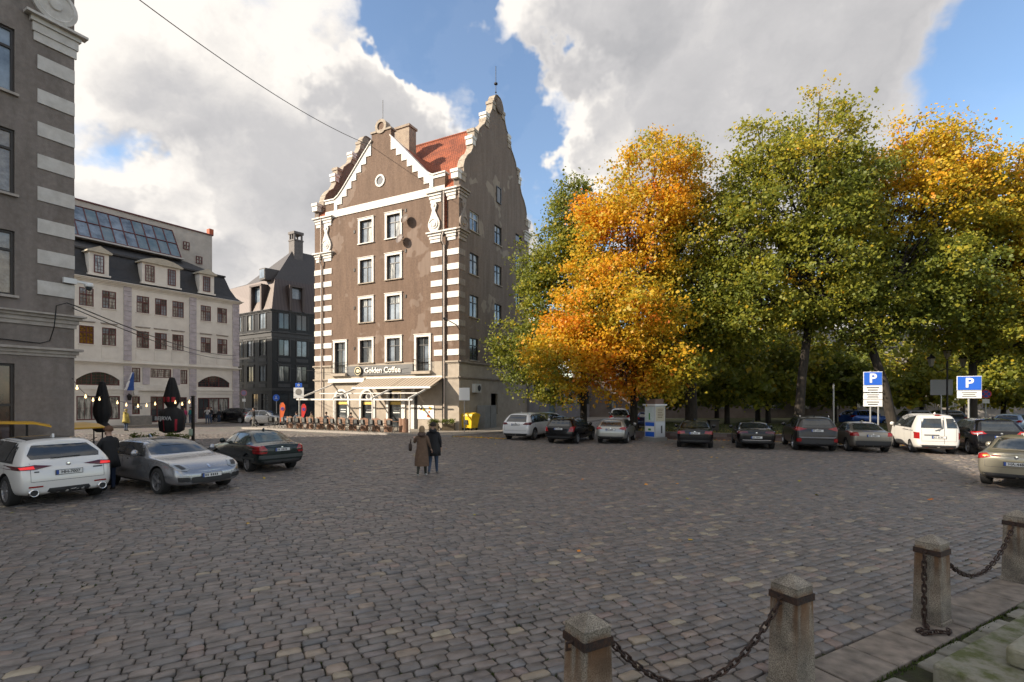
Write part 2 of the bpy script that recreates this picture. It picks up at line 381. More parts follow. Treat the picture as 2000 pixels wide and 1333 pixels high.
# in view: the frame's lower edge
vis = np.array([(abs(x) < 1.03 * y) and (HOR + FPX * HC / y < 1345) for x, y in ST[:, :2]])
near_i = [i for i in range(len(ST)) if vis[i]][:300]; near_set = set(near_i)
sq_loc = WL[square.name]
for i in near_i:
    x, y, l_, w = ST[i]; o = bpy.data.objects.new('cobblestone', me_var[i % NV]); COL.objects.link(o); o.parent = square
    o.location = (x, y, HGT[i]); o.scale = (l_ - GAP, w - GAP, 1); o.rotation_euler = (TILT[i, 0] * 0.6, TILT[i, 1] * 0.6, ANG[i]); o['rnd'] = float(RND[i])
def stone_batch(idx, variants):
    Vs, Qs, Ts, A = [], [], [], []; base = 0
    for k in range(NV):
        ii = np.array([i for i in idx if i % NV == k])
        if not len(ii): continue
        V, q, t = variants[k]; n = len(V)
        sx = (ST[ii, 2] - GAP)[:, None]; sy = (ST[ii, 3] - GAP)[:, None]; ca = np.cos(ANG[ii])[:, None]; sa = np.sin(ANG[ii])[:, None]
        px = V[None, :, 0] * sx; py = V[None, :, 1] * sy; pz = V[None, :, 2] + HGT[ii][:, None] + px * TILT[ii, 0][:, None] + py * TILT[ii, 1][:, None]
        P = np.stack([ST[ii, 0][:, None] + px * ca - py * sa, ST[ii, 1][:, None] + px * sa + py * ca, pz], -1).reshape(-1, 3)
        offs = base + np.arange(len(ii))[:, None, None] * n
        Vs.append(P); Qs.append((q[None] + offs).reshape(-1, 4)); Ts.append((t[None] + offs).reshape(-1, 3)); A.append(np.repeat(RND[ii], n)); base += len(P)
    return np.concatenate(Vs), [np.concatenate(Qs), np.concatenate(Ts)], np.concatenate(A)
mid = [i for i in range(len(ST)) if i not in near_set and ST[i, 1] < 13]; far = [i for i in range(len(ST)) if i not in near_set and ST[i, 1] >= 13]
for idx, var in ((mid, VAR), (far, VAR4)):
    V, Fc, A = stone_batch(idx, var); o = numpy_mesh('cobblestones', V, Fc, m_cob, smooth=True, attr=A); o.parent = square; tag(o, kind='stuff')
# ================================================================ BUILDINGS
m_white = mat('white_trim', (0.68, 0.655, 0.61), 0.75, c2=(0.50, 0.47, 0.42), nscale=1.6, ramp=(0.5, 0.8), bump=0.1, bscale=30)
m_glassd = mat('dark_glass', (0.022, 0.026, 0.030), 0.06, spec=0.9, c2=(0.05, 0.06, 0.065), nscale=0.8)
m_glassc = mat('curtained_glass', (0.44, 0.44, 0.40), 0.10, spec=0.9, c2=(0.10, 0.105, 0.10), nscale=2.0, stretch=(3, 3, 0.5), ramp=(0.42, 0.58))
m_glassb = mat('painted_sky_glass', (0.26, 0.31, 0.36), 0.07, spec=1.0, c2=(0.09, 0.11, 0.13), nscale=0.9)  # pale blue base colour stands in for sky reflected in the panes
m_black = mat('black_paint', (0.018, 0.018, 0.018), 0.45)
m_iron = mat('wrought_iron', (0.02, 0.019, 0.018), 0.55, metal=0.4)
m_sash = mat('grey_sash', (0.075, 0.075, 0.075), 0.5)
m_zinc = mat('zinc_pipe', (0.50, 0.42, 0.36), 0.5, c2=(0.40, 0.33, 0.28), nscale=4)
def window(parent, W, u0, u1, z0, z1, inset=0.16, fm=None, gm=None, cols=2, transom=0.70, fw=0.06, sill=None, casing=None, grid=None):
    """window part: sash frame with a pane per light; optional casing and sill as sub-parts"""
    fm = fm or m_sash; b = MB()
    W.box(b, u0, u0 + fw, z0, z1, -inset, -inset + 0.07); W.box(b, u1 - fw, u1, z0, z1, -inset, -inset + 0.07)
    W.box(b, u0 + fw, u1 - fw, z0, z0 + fw, -inset, -inset + 0.07); W.box(b, u0 + fw, u1 - fw, z1 - fw, z1, -inset, -inset + 0.07)
    a0, a1, c0, c1 = u0 + fw, u1 - fw, z0 + fw, z1 - fw; zt = c0 + (c1 - c0) * transom if transom else c1
    if transom: W.box(b, a0, a1, zt - fw * 0.5, zt + fw * 0.5, -inset + 0.002, -inset + 0.075)
    cw = (a1 - a0) / cols
    for k in range(1, cols): W.box(b, a0 + k * cw - fw * 0.45, a0 + k * cw + fw * 0.45, c0, c1, -inset + 0.004, -inset + 0.072)
    if grid:
        for k in range(1, grid[0]): u = a0 + (a1 - a0) * k / grid[0]; W.box(b, u - 0.012, u + 0.012, c0, c1, -inset + 0.006, -inset + 0.05)
        for k in range(1, grid[1]): z = c0 + (c1 - c0) * k / grid[1]; W.box(b, a0, a1, z - 0.012, z + 0.012, -inset + 0.008, -inset + 0.048)
    w = b.build('window', fm, parent)
    rows = [(c0, zt), (zt, c1)] if transom else [(c0, c1)]
    for (r0, r1) in rows:
        for k in range(cols):
            g = gm or m_glassd
            if isinstance(g, (list, tuple)): g = rng.choice(g)
            p = MB(); W.box(p, a0 + k * cw, a0 + (k + 1) * cw, r0, r1, -inset - 0.02, -inset + 0.02 + 0.001 * k); p.build('pane', g, w)
    if casing:
        cu, ct, cm = casing; p = MB()
        W.box(p, u0 - cu, u0, z0 - 0.02, z1, 0.0, ct); W.box(p, u1, u1 + cu, z0 - 0.02, z1, 0.0, ct); W.box(p, u0 - cu, u1 + cu, z1, z1 + cu, 0.0, ct + 0.01)
        W.box(p, u0 - cu - 0.05, u1 + cu + 0.05, z1 + cu, z1 + cu + 0.05, 0, ct + 0.05)
        p.build('casing', cm, w)
    if sill:
        p = MB(); W.box(p, u0 - sill[0], u1 + sill[0], z0 - 0.08, z0, -inset, sill[1]); p.build('sill', sill[2], w)
    return w
def cornice(mb, W, u0, u1, z0, steps, mi=0, e0=1, e1=1):
    """stack of mouldings: steps = [(height, projection), ...] from the bottom up"""
    z = z0
    for h, o in steps: W.box(mb, u0 - o * e0, u1 + o * e1, z, z + h, -0.02, o, mi); z += h
    return mb
def streaky(name, c, c2, patch, rough=0.9):
    """aged render: fine grain, large repaired patches and rain streaks"""
    m = bpy.data.materials.new(name); m.use_nodes = True; n = m.node_tree.nodes; l = m.node_tree.links; b = n['Principled BSDF']; b.inputs['Roughness'].default_value = rough
    g = n.new('ShaderNodeNewGeometry')
    def nz(scale, detail, st=None):
        t = n.new('ShaderNodeTexNoise'); t.inputs['Scale'].default_value = scale; t.inputs['Detail'].default_value = detail; t.inputs['Roughness'].default_value = 0.6
        if st:
            mp = n.new('ShaderNodeMapping'); mp.inputs['Scale'].default_value = st; l.new(g.outputs['Position'], mp.inputs[0]); l.new(mp.outputs[0], t.inputs['Vector'])
        else: l.new(g.outputs['Position'], t.inputs['Vector'])
        return t.outputs['Fac']
    def rmp(v, p0, p1, a, b_):
        r = n.new('ShaderNodeValToRGB'); r.color_ramp.elements[0].position = p0; r.color_ramp.elements[1].position = p1
        r.color_ramp.elements[0].color = (*a, 1); r.color_ramp.elements[1].color = (*b_, 1); l.new(v, r.inputs[0]); return r.outputs[0]
    base = rmp(nz(7, 8), 0.35, 0.68, c, c2)
    pm = rmp(nz(0.33, 3), 0.615, 0.63, (0, 0, 0), (1, 1, 1))
    mx_ = n.new('ShaderNodeMix'); mx_.data_type = 'RGBA'; l.new(pm, mx_.inputs[0]); l.new(base, mx_.inputs[6]); mx_.inputs[7].default_value = (*patch, 1)
    stq = rmp(nz(2.2, 6, (1.0, 1.0, 0.14)), 0.36, 0.66, (0.80, 0.79, 0.78), (1.06, 1.06, 1.06))
    m2 = n.new('ShaderNodeMix'); m2.data_type = 'RGBA'; m2.blend_type = 'MULTIPLY'; m2.inputs[0].default_value = 1; l.new(mx_.outputs[2], m2.inputs[6]); l.new(stq, m2.inputs[7])
    l.new(m2.outputs[2], b.inputs['Base Color'])
    bp = n.new('ShaderNodeBump'); bp.inputs['Strength'].default_value = 0.5; bp.inputs['Distance'].default_value = 0.015; l.new(nz(35, 5), bp.inputs['Height']); l.new(bp.outputs[0], b.inputs['Normal'])
    return m
m_brown = streaky('brown_render', (0.136, 0.088, 0.062), (0.178, 0.119, 0.086), (0.208, 0.152, 0.119))
m_shade = streaky('weathered_render', (0.175, 0.135, 0.110), (0.225, 0.178, 0.145), (0.30, 0.25, 0.20))
m_base = mat('beige_render', (0.40, 0.345, 0.28), 0.85, c2=(0.31, 0.265, 0.215), nscale=1.5, bump=0.15)
def tile_mat(name, c1, c2, rowh, dirv):
    m = bpy.data.materials.new(name); m.use_nodes = True; n = m.node_tree.nodes; l = m.node_tree.links; b = n['Principled BSDF']; b.inputs['Roughness'].default_value = 0.75
    g = n.new('ShaderNodeNewGeometry'); mp = n.new('ShaderNodeMapping'); mp.vector_type = 'TEXTURE'; mp.inputs['Rotation'].default_value = (0, 0, math.atan2(dirv.y, dirv.x)); l.new(g.outputs['Position'], mp.inputs[0])
    sx = n.new('ShaderNodeSeparateXYZ'); l.new(mp.outputs[0], sx.inputs[0]); cb = n.new('ShaderNodeCombineXYZ'); l.new(sx.outputs[0], cb.inputs[0]); l.new(sx.outputs[2], cb.inputs[1])
    br = n.new('ShaderNodeTexBrick'); br.inputs['Brick Width'].default_value = 0.22; br.inputs['Row Height'].default_value = rowh; br.inputs['Mortar Size'].default_value = 0.03; br.inputs['Mortar Smooth'].default_value = 0.8; br.inputs['Scale'].default_value = 1
    br.inputs['Color1'].default_value = (*c1, 1); br.inputs['Color2'].default_value = (*c2, 1); br.inputs['Mortar'].default_value = (c1[0] * .45, c1[1] * .4, c1[2] * .4, 1); l.new(cb.outputs[0], br.inputs['Vector'])
    tx = n.new('ShaderNodeTexNoise'); tx.inputs['Scale'].default_value = 0.8; tx.inputs['Detail'].default_value = 5; l.new(g.outputs['Position'], tx.inputs['Vector'])
    mr = n.new('ShaderNodeMapRange'); mr.inputs['From Min'].default_value = 0.35; mr.inputs['From Max'].default_value = 0.6; mr.inputs['To Min'].default_value = 0.6; mr.inputs['To Max'].default_value = 1.05; l.new(tx.outputs['Fac'], mr.inputs[0])
    mm = n.new('ShaderNodeMix'); mm.data_type = 'RGBA'; mm.blend_type = 'MULTIPLY'; mm.inputs[0].default_value = 1; l.new(br.outputs['Color'], mm.inputs[6]); l.new(mr.outputs[0], mm.inputs[7]); l.new(mm.outputs[2], b.inputs['Base Color'])
    bp = n.new('ShaderNodeBump'); bp.invert = True; bp.inputs['Distance'].default_value = 0.04; l.new(br.outputs['Fac'], bp.inputs['Height']); l.new(bp.outputs[0], b.inputs['Normal'])
    return m
dA = vpdir(-908); dB = vpdir(1499)
CO = (-4.07, 38.4)
A = Wall(CO, dA, -dB); B = Wall(CO, dB, -dA)
LA, LB = 15.6, 12.6
m_tile = tile_mat('red_tiles', (0.37, 0.094, 0.034), (0.30, 0.072, 0.027), 0.26, dA)
# ---------------------------------------------------------------- the brown corner house
house = thing('corner_house', A.p(0, 0), 'tall brown house with white striped corners, scrolled gables and red tile roof', 'house')
HZ = 18.9
wA = [(8.74, 10.10), (5.72, 7.12)]; rows = [(15.86, 17.80), (12.45, 14.42), (9.08, 11.08), (5.62, 7.55)]
holesA = [(u0, u1, z0, z1) for (u0, u1) in wA for (z0, z1) in rows]
fr = [(11.80, 13.06, 4.75, 7.50), (2.82, 4.06, 4.75, 7.50)]
shop = [A.uz(679, 751)[0] - 0.02, A.uz(656, 751)[0], A.uz(730, 751)[0], A.uz(706, 751)[0], A.uz(784.5, 751)[0], A.uz(759, 751)[0]]
arch = [(shop[0], shop[1], 0.15, 3.2), (shop[2], shop[3], 0.15, 3.2), (shop[4], shop[5], 0.15, 3.25)]
holesB = [(1.55, 2.92, 16.05, 17.6), (1.55, 2.92, 12.55, 14.25), (1.55, 2.92, 9.12, 10.88), (1.55, 2.92, 5.65, 7.42),
          (5.62, 6.92, 16.1, 17.72), (5.62, 6.92, 12.56, 14.25), (5.62, 6.92, 9.1, 10.85), (5.62, 6.92, 5.65, 7.4), (9.7, 11.0, 17.45, 18.15), (9.7, 11.0, 14.6, 16.2), (9.7, 11.0, 11.2, 12.9)]
b = MB(); A.grid(b, 0, LA, 5.5, HZ, holesA + [(f[0], f[1], max(f[2], 5.5), f[3]) for f in fr], 0.25)
A.poly(b, [(LA, HZ), (0, HZ), (0, HZ + .1), (LA, HZ + .1)], -0.3, 0.0)
b.build('wall', m_brown, house)
b = MB(); A.grid(b, 0, LA, 0, 5.5, [(f[0], f[1], f[2], 5.5) for f in fr] + arch, 0.25); b.build('ground_floor_wall', m_base, house)
b = MB(); B.grid(b, 0, LB, 5.5, HZ, holesB, 0.22)
bk = Wall(B.p(LB, 0).to_2d(), dA, dB); bk.grid(b, 0, LA, 0, HZ, [])
lf = Wall(A.p(LA, 0).to_2d(), dB, dA); lf.grid(b, 0, LB, 0, HZ, [])
b.build('side_wall', m_shade, house)
b = MB(); B.grid(b, 0, LB, 0, 5.5, [(5.0, 6.2, 1.2, 3.0)], 0.22); b.build('side_ground_floor_wall', m_base, house)
# big scrolled gables at both ends
half = [(6.3, HZ), (6.3, 20.0), (5.72, 20.0), (5.72, 20.55), (5.5, 21.2), (5.1, 21.75), (4.6, 22.15), (4.3, 22.7), (4.2, 23.5), (3.9, 23.5), (3.9, 24.2), (3.5, 24.2), (3.3, 24.7), (2.85, 25.15), (2.45, 25.5), (2.2, 26.0), (2.0, 26.0), (2.0, 26.5), (1.5, 26.85), (1.18, 27.4), (1.02, 28.05), (0.86, 28.05), (0.82, 28.5), (0.6, 28.88), (0.3, 29.08)]
prof = [(6.3 - s, z) for s, z in half] + [(6.3 + s, z) for s, z in reversed(half)]
holeG = (5.86, 6.74, 19.7, 21.2)
for W_, s_ in ((B, -1), (lf, -1)):
    b = MB(); W_.poly(b, prof, -0.5, 0.0); g = b.build('scrolled_gable', m_shade, house)
    for k in (1, 2, 8, 10, 16, 17, 21):          # white and grey coping blocks on the shoulders
        for sg in (1, -1):
            s, z = half[k]; v = 6.3 - sg * s; c = MB()
            W_.box(c, v - 0.32, v + 0.32, z - 0.05, z + 0.2, -0.62, 0.1); W_.box(c, v - 0.25, v + 0.25, z - 0.5, z - 0.052, -0.57, 0.06)
            c.build('coping_block', m_white if k in (1, 8, 17) else mat('old_coping', (0.42, 0.36, 0.29), 0.9, c2=(0.25, 0.21, 0.17), nscale=5), g)
    for k0 in range(2, len(half) - 1):             # weathered coping along the curves
        pass
    c = MB()
    pp = [W_.p(v, z + 0.02, -0.25) for v, z in prof[2:-2]]
    for p, q in zip(pp, pp[1:]):
        t = (q - p).normalized(); nn = t.cross(W_.n).normalized(); nn = nn if nn.z > -0.01 else -nn
        o = W_.n * 0.31
        c.hexa([p - o, q - o, q + o, p + o, p - o + nn * .07, q - o + nn * .07, q + o + nn * .07, p + o + nn * .07])
    c.build('coping', MATS['old_coping'], g)
    c = MB(); c.lathe([(0.0, 0), (.62, 0), (.62, .16), (.42, .22), (0, .22)], W_.p(6.3, 28.3, -0.02), W_.n, 20); c.build('roundel', m_shade, g)
c = MB(); c.tube([B.p(6.3, 29.0, -.25), B.p(6.3, 31.9, -.25)], 0.03, 6); c.lathe([(0, -.16), (.16, -.05), (.16, .05), (0, .16)], B.p(6.3, 30.35, -.25), n=10); c.lathe([(0, -.08), (.09, 0), (0, .08)], B.p(6.3, 29.6, -.25), n=8); c.build('lightning_rod', m_iron, house)
W_ = B
window(house, B, 5.9, 6.7, 19.75, 21.15, inset=-0.03, cols=1, transom=0)
# roof
ZR = 26.8
b = MB(); n_ = 10
def roofpt(u, v, z): q = A.o + dA * u + dB * v; return Vector((q.x, q.y, z))
for (v0, z0, v1, z1) in ((0.02, HZ + 0.18, 6.3, ZR), (LB + 0.12, HZ + 0.06, 6.3, ZR)):
    p = [roofpt(0.45, v0, z0), roofpt(LA - 0.45, v0, z0), roofpt(LA - 0.45, v1, z1), roofpt(0.45, v1, z1)]
    b.prism(p, (0, 0, -0.15))
roof = b.build('roof', m_tile, house)
b = MB(); b.tube([roofpt(0.5, 6.3, ZR + .02), roofpt(LA - .5, 6.3, ZR + .02)], 0.12, 8); b.build('ridge_tiles', m_tile, roof)
# front gable
GC = 7.75
def gside(s): return lambda d, z: (GC + s * d, z)
gh = [(6.45, HZ), (6.45, 20.15), (5.35, 20.12), (4.9, 20.35), (4.3, 20.9), (1.05, 24.3), (1.05, 25.15), (0.58, 25.15), (0.52, 25.5), (0.3, 25.85), (0, 25.97)]
gp_ = [(GC - d, z) for d, z in gh] + [(GC + d, z) for d, z in reversed(gh[:-1])]
b = MB(); A.poly(b, gp_, -0.45, 0.012); fg = b.build('front_gable', m_brown, house)
def rake(d): return np.interp(d, [1.05, 4.3, 4.9, 5.35, 6.45], [24.3, 20.9, 20.35, 20.12, 20.15])
for s in (1, -1):
    b = MB(); ds = np.linspace(1.05, 4.9, 8); up = [(GC + s * d, float(rake(d)) + 0.06) for d in [1.0, 2, 3, 4.3, 4.9, 5.35, 6.5]]
    low = [(6.5, 19.95), (5.3, 19.95)]; st = []
    for k in range(7):
        d0 = 4.95 - k * 0.56; z0 = 19.62 + k * 0.60
        st += [(d0, z0), (d0 - 0.56, z0)]
    low = [(GC + s * d, z) for d, z in low] + [(GC + s * d, z) for d, z in st]
    # quads between the rake line and the stair below it
    for k in range(7):
        d0 = 5.0 - k * 0.56; d1 = d0 - 0.56; zb = 19.66 + k * 0.585
        A.poly(b, [(GC + s * d0, zb), (GC + s * d1, zb), (GC + s * d1, float(rake(d1)) + 0.05), (GC + s * d0, float(rake(d0)) + 0.05)], 0.016, 0.075)
    A.poly(b, [(GC + s * 5.0, 19.25), (GC + s * 5.36, 19.25), (GC + s * 5.36, 20.16), (GC + s * 5.0, 20.3)], 0.017, 0.075)
    A.poly(b, [(GC + s * 5.362, 19.92), (GC + s * 6.5, 19.92), (GC + s * 6.5, 20.2), (GC + s * 5.362, 20.17)], 0.016, 0.078)
    b.build('stepped_rake_trim', m_white, fg)
    b = MB(); ds = [1.0, 2, 3, 4.3, 4.9, 5.35, 6.55]
    for d0, d1 in zip(ds, ds[1:]):
        A.poly(b, [(GC + s * d0, float(rake(d0)) + .052), (GC + s * d1, float(rake(d1)) + .052), (GC + s * d1, float(rake(d1)) + .16), (GC + s * d0, float(rake(d0)) + .16)], -0.5, 0.16)
    b.build('rake_coping', mat('coping_lead', (0.60, 0.57, 0.53), 0.6), fg)
b = MB(); A.box(b, GC - 6.45, GC + 6.45, 18.62, 19.24, 0.014, 0.07); b.build('frieze_band', m_white, house)
b = MB(); ring = [(0.36, 0), (0.36, .07), (.52, .07), (.52, -.01)]; b.lathe(ring, A.p(7.85, 20.85, 0.015), A.n, 28); rw = b.build('round_window', m_white, house)
b = MB(); b.lathe([(0, 0), (0.37, 0), (0.37, .015)], A.p(7.85, 20.85, 0.017), A.n, 28); b.build('pane', m_glassd, rw)
b = MB(); A.box(b, GC - 1.12, GC + 1.12, 24.95, 25.1, -.6, .1); b.lathe([(.36, 0), (.36, .1), (.6, .1), (.6, -.5)], A.p(GC, 25.38, 0.0), A.n, 20); b.build('finial_block', MATS['old_coping'], fg)
b = MB(); b.tube([A.p(GC, 25.9, -.2), A.p(GC, 27.7, -.2)], 0.022, 6); b.build('lightning_rod', m_iron, house)
b = MB()                                             # roof of the cross gable running back to the main slope
for s in (1, -1):
    zz = [(1.0, 24.25), (4.3, 20.9), (5.4, 20.0)]
    for (d0, za), (d1, zb) in zip(zz, zz[1:]):
        va = (za - HZ) / (ZR - HZ) * 6.3; vb = (zb - HZ) / (ZR - HZ) * 6.3
        b.quad(roofpt(GC + s * d0, 0.4, za), roofpt(GC + s * d1, 0.4, zb), roofpt(GC + s * d1, vb + .3, zb), roofpt(GC + s * d0, va + .3, za))
b.quad(roofpt(GC - 1, 0.4, 24.25), roofpt(GC + 1, 0.4, 24.25), roofpt(GC + 1, 4.8, 24.25), roofpt(GC - 1, 4.8, 24.25))
b.build('cross_roof', m_tile, house)
CHW = Wall(roofpt(0, 3.4, 0).to_2d(), dA, -dB)
cu1, ct_ = CHW.uz(771, 252); cu0, _ = CHW.uz(799, 252)
b = MB(); CHW.box(b, cu0, cu1, 22.0, ct_ - .15, -1.0, 0.0); CHW.box(b, cu0 - .1, cu1 + .1, ct_ - .15, ct_ + .05, -1.1, .1); b.build('chimney', mat('chimney_render', (0.36, 0.29, 0.22), 0.9, c2=(0.25, 0.2, 0.16), nscale=3), house)
# windows of the front
for (u0, u1) in wA:
    for ri, (z0, z1) in enumerate(rows):
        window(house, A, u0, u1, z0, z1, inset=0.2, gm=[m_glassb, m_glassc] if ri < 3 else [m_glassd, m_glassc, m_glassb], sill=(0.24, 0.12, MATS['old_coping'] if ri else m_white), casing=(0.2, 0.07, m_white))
m_rail = m_iron
for f in fr:
    w = window(house, A, *f, inset=0.2, gm=[m_glassd, m_glassb], transom=0.78, casing=(0.2, 0.07, m_white))
    b = MB(); A.box(b, f[0] - .3, f[1] + .3, f[2] - .22, f[2] - .001, -0.02, 0.35); b.build('balcony_ledge', m_base, w)
    b = MB(); n = 13
    for k in range(n): u = f[0] - .15 + (f[1] - f[0] + .3) * k / (n - 1); b.tube([A.p(u, f[2], .3), A.p(u, f[2] + .95, .3)], 0.012, 4)
    for z in (.06, .5, .95): b.tube([A.p(f[0] - .15, f[2] + z, .02), A.p(f[0] - .15, f[2] + z, .3), A.p(f[1] + .15, f[2] + z, .3), A.p(f[1] + .15, f[2] + z, .02)], 0.015, 4)
    b.build('balcony_railing', m_rail, w)
for k, h in enumerate(holesB): window(house, B, *h, inset=0.16, fm=m_black if k not in (0, 9) else mat('white_sash', (0.6, 0.6, 0.58), 0.5), gm=[m_glassd, m_glassc, m_glassb], cols=1 if k == 8 else 2, transom=0 if k == 8 else 0.68, sill=(0.1, 0.08, MATS['old_coping']))
# white striped corners: every block a piece
qz = [14.17, 13.03, 11.86, 10.87, 9.78, 8.66, 7.52, 6.40]
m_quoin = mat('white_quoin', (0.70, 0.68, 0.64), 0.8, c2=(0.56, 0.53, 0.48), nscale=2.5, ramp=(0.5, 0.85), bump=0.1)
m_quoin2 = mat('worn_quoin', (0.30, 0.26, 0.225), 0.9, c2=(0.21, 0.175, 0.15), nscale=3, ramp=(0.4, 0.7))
for i, z in enumerate(qz):
    for (a0, a1) in ((0.0, 1.06), (1.50 if i < 6 else 1.46, 2.62 if i < 6 else 2.32), (LA - 2.15, LA)):
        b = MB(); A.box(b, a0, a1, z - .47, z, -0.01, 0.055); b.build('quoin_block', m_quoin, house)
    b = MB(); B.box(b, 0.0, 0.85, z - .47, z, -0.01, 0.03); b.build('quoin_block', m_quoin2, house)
def capital(W, u0, u1, z0, k=1.0, m=None):
    b = MB(); cornice(b, W, u0, u1, z0, [(.24 * k, .06), (.2 * k, .12), (.16 * k, .2), (.1 * k, .32)]); return b.build('capital', m or m_white, house)
for (a0, a1) in ((0.35, 1.02), (1.72, 2.62), (LA - 2.05, LA - 1.15), (LA - .7, LA - .3)):
    capital(A, a0, a1, 14.85, 1.15); capital(A, a0, a1, 18.0, 1.2)
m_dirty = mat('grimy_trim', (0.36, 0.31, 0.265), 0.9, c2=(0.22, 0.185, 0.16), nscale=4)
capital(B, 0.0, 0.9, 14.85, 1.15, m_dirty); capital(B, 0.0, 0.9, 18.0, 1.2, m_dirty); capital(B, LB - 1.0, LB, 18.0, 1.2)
def scroll(W, uc, zb, m, flip=1):
    """teardrop scroll bracket: round belly, curved neck and small head"""
    pts = []
    for k in range(26):
        a = R(-215 + 250 * k / 25); pts.append((uc + flip * .56 * math.cos(a), zb + .62 + .62 * math.sin(a)))
    pts += [(uc + flip * .30, zb + 1.35), (uc + flip * .16, zb + 1.75)]
    for k in range(12):
        a = R(-35 + 250 * k / 11); pts.append((uc + flip * (.02 + .27 * math.cos(a)), zb + 2.12 + .27 * math.sin(a)))
    pts += [(uc - flip * .10, zb + 1.7), (uc - flip * .28, zb + 1.3)]
    b = MB(); W.poly(b, pts, 0.0, 0.13); o = b.build('scroll', m, house)
    b = MB(); sp = []
    for k in range(30):
        a = R(20 + 560 * k / 29); r = .48 - .36 * k / 29; sp.append(W.p(uc + flip * r * math.cos(a), zb + .62 + r * math.sin(a), .14))
    b.tube(sp, 0.045, 6); b.lathe([(.2, 0), (.17, .06), (0, .08)], W.p(uc, zb + .62, .13), W.n, 14); b.lathe([(.12, 0), (.1, .05), (0, .06)], W.p(uc, zb + 2.12, .13), W.n, 10); b.build('spiral', m, o)
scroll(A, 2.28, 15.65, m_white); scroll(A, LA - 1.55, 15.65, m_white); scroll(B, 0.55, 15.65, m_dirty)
# belts, pipes, ground floor
for (z, st) in ((5.28, [(.1, .05), (.12, .14)]), (4.1, [(.08, .05), (.1, .12)])):
    b = MB(); cornice(b, A, 0, 1.2, z, st, e0=0); b.build('belt_moulding', m_base, house)
    b = MB(); cornice(b, A, LA - 2.1, LA, z, st); b.build('belt_moulding', m_base, house)
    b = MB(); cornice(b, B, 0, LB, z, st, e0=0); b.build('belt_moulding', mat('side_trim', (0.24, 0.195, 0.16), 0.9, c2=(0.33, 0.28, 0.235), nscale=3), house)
for (u, m) in ((1.28, m_zinc), (1.40, m_iron), (LA - 1.0, m_zinc)):
    b = MB(); b.tube([A.p(u, 18.9, .2), A.p(u, 18.0, .2), A.p(u, 15.6, .2), A.p(u + .08, 15.2, .3), A.p(u + .08, 14.8, .3), A.p(u, 14.5, .14), A.p(u, 0.35, .14), A.p(u, 0.2, .3)], 0.065, 8)
    b.build('downpipe', m, house)
b = MB(); A.box(b, 1.1, 1.5, 15.75, 18.6, 0.0, 0.03); b.build('brick_strip', m_tile, house)
for j, (a0, a1, z0, z1) in enumerate(arch):
    w = window(house, A, a0, a1, z0, z1, inset=0.2, fm=m_iron, gm=m_glassd, cols=1, transom=0.72, fw=.07)
    b = MB(); c = (a0 + a1) / 2; r0 = (a1 - a0) / 2; zc = z1 - r0 if j < 2 else z1
    if j < 2:
        for k in range(12):
            t0, t1 = math.pi * k / 12, math.pi * (k + 1) / 12
            A.poly(b, [(c + r0 * math.cos(t0), zc + r0 * math.sin(t0)), (c + (r0 + .2) * math.cos(t0), zc + (r0 + .2) * math.sin(t0)), (c + (r0 + .2) * math.cos(t1), zc + (r0 + .2) * math.sin(t1)), (c + r0 * math.cos(t1), zc + r0 * math.sin(t1))], 0.0, 0.08)
        for s in (1, -1):   # spandrels that round the opening
            for k in range(6):
                t0, t1 = math.pi / 2 * k / 6, math.pi / 2 * (k + 1) / 6
                A.poly(b, [(c + s * r0 * math.cos(t0), zc + r0 * math.sin(t0)), (c + s * r0, zc + r0 * math.sin(t0)), (c + s * r0, zc + r0 * math.sin(t1)), (c + s * r0 * math.cos(t1), zc + r0 * math.sin(t1))], -.16, 0.002)
    A.box(b, a0 - .2, a0, 0.1, zc, 0, .08); A.box(b, a1, a1 + .2, .1, zc, 0, .08)
    b.build('arch_surround', m_white, w)
    b = MB(); A.box(b, a0 + .07, a1 - .07, 2.05, 2.35, -.17, -.14); b.build('yellow_fascia', mat('amber_sign', (0.62, 0.40, 0.04), 0.5, c2=(0.75, 0.55, 0.16), nscale=8), w)
    b = MB(); b.lathe([(0, 0), (.34, 0), (.34, .02), (.2, .02)], A.p(c, 2.75, -.15), A.n, 20); b.lathe([(0, .021), (.2, .021), (.2, .03), (0, .03)], A.p(c, 2.75, -.15), A.n, 16, mi=1); b.build('cup_emblem', [mat('grey_print', (0.5, 0.49, 0.47), 0.5), m_black], w)
    for zz, ww in ((1.55, .8), (1.35, .9)):
        t = MB(); uu = c + ww / 2 * .7
        for q in range(7): wd = .05 + .05 * ((q * 37 + j * 11) % 5) / 5; A.box(t, uu - wd, uu, zz, zz + .09, -.17, -.145); uu -= wd + .025
        t.build('window_lettering', mat('white_print', (0.75, 0.75, 0.73), 0.5), w)
for uu in (A.uz(789, 800)[0], A.uz(807, 800)[0]):
    b = MB(); A.box(b, uu - .16, uu + .16, 0.1, 3.3, 0, .1); b.build('door_pilaster', m_white, house)
b = MB(); A.box(b, A.uz(815, 800)[0], A.uz(809, 800)[0], 0.1, 3.0, 0, .06); b.build('door', m_iron, house)
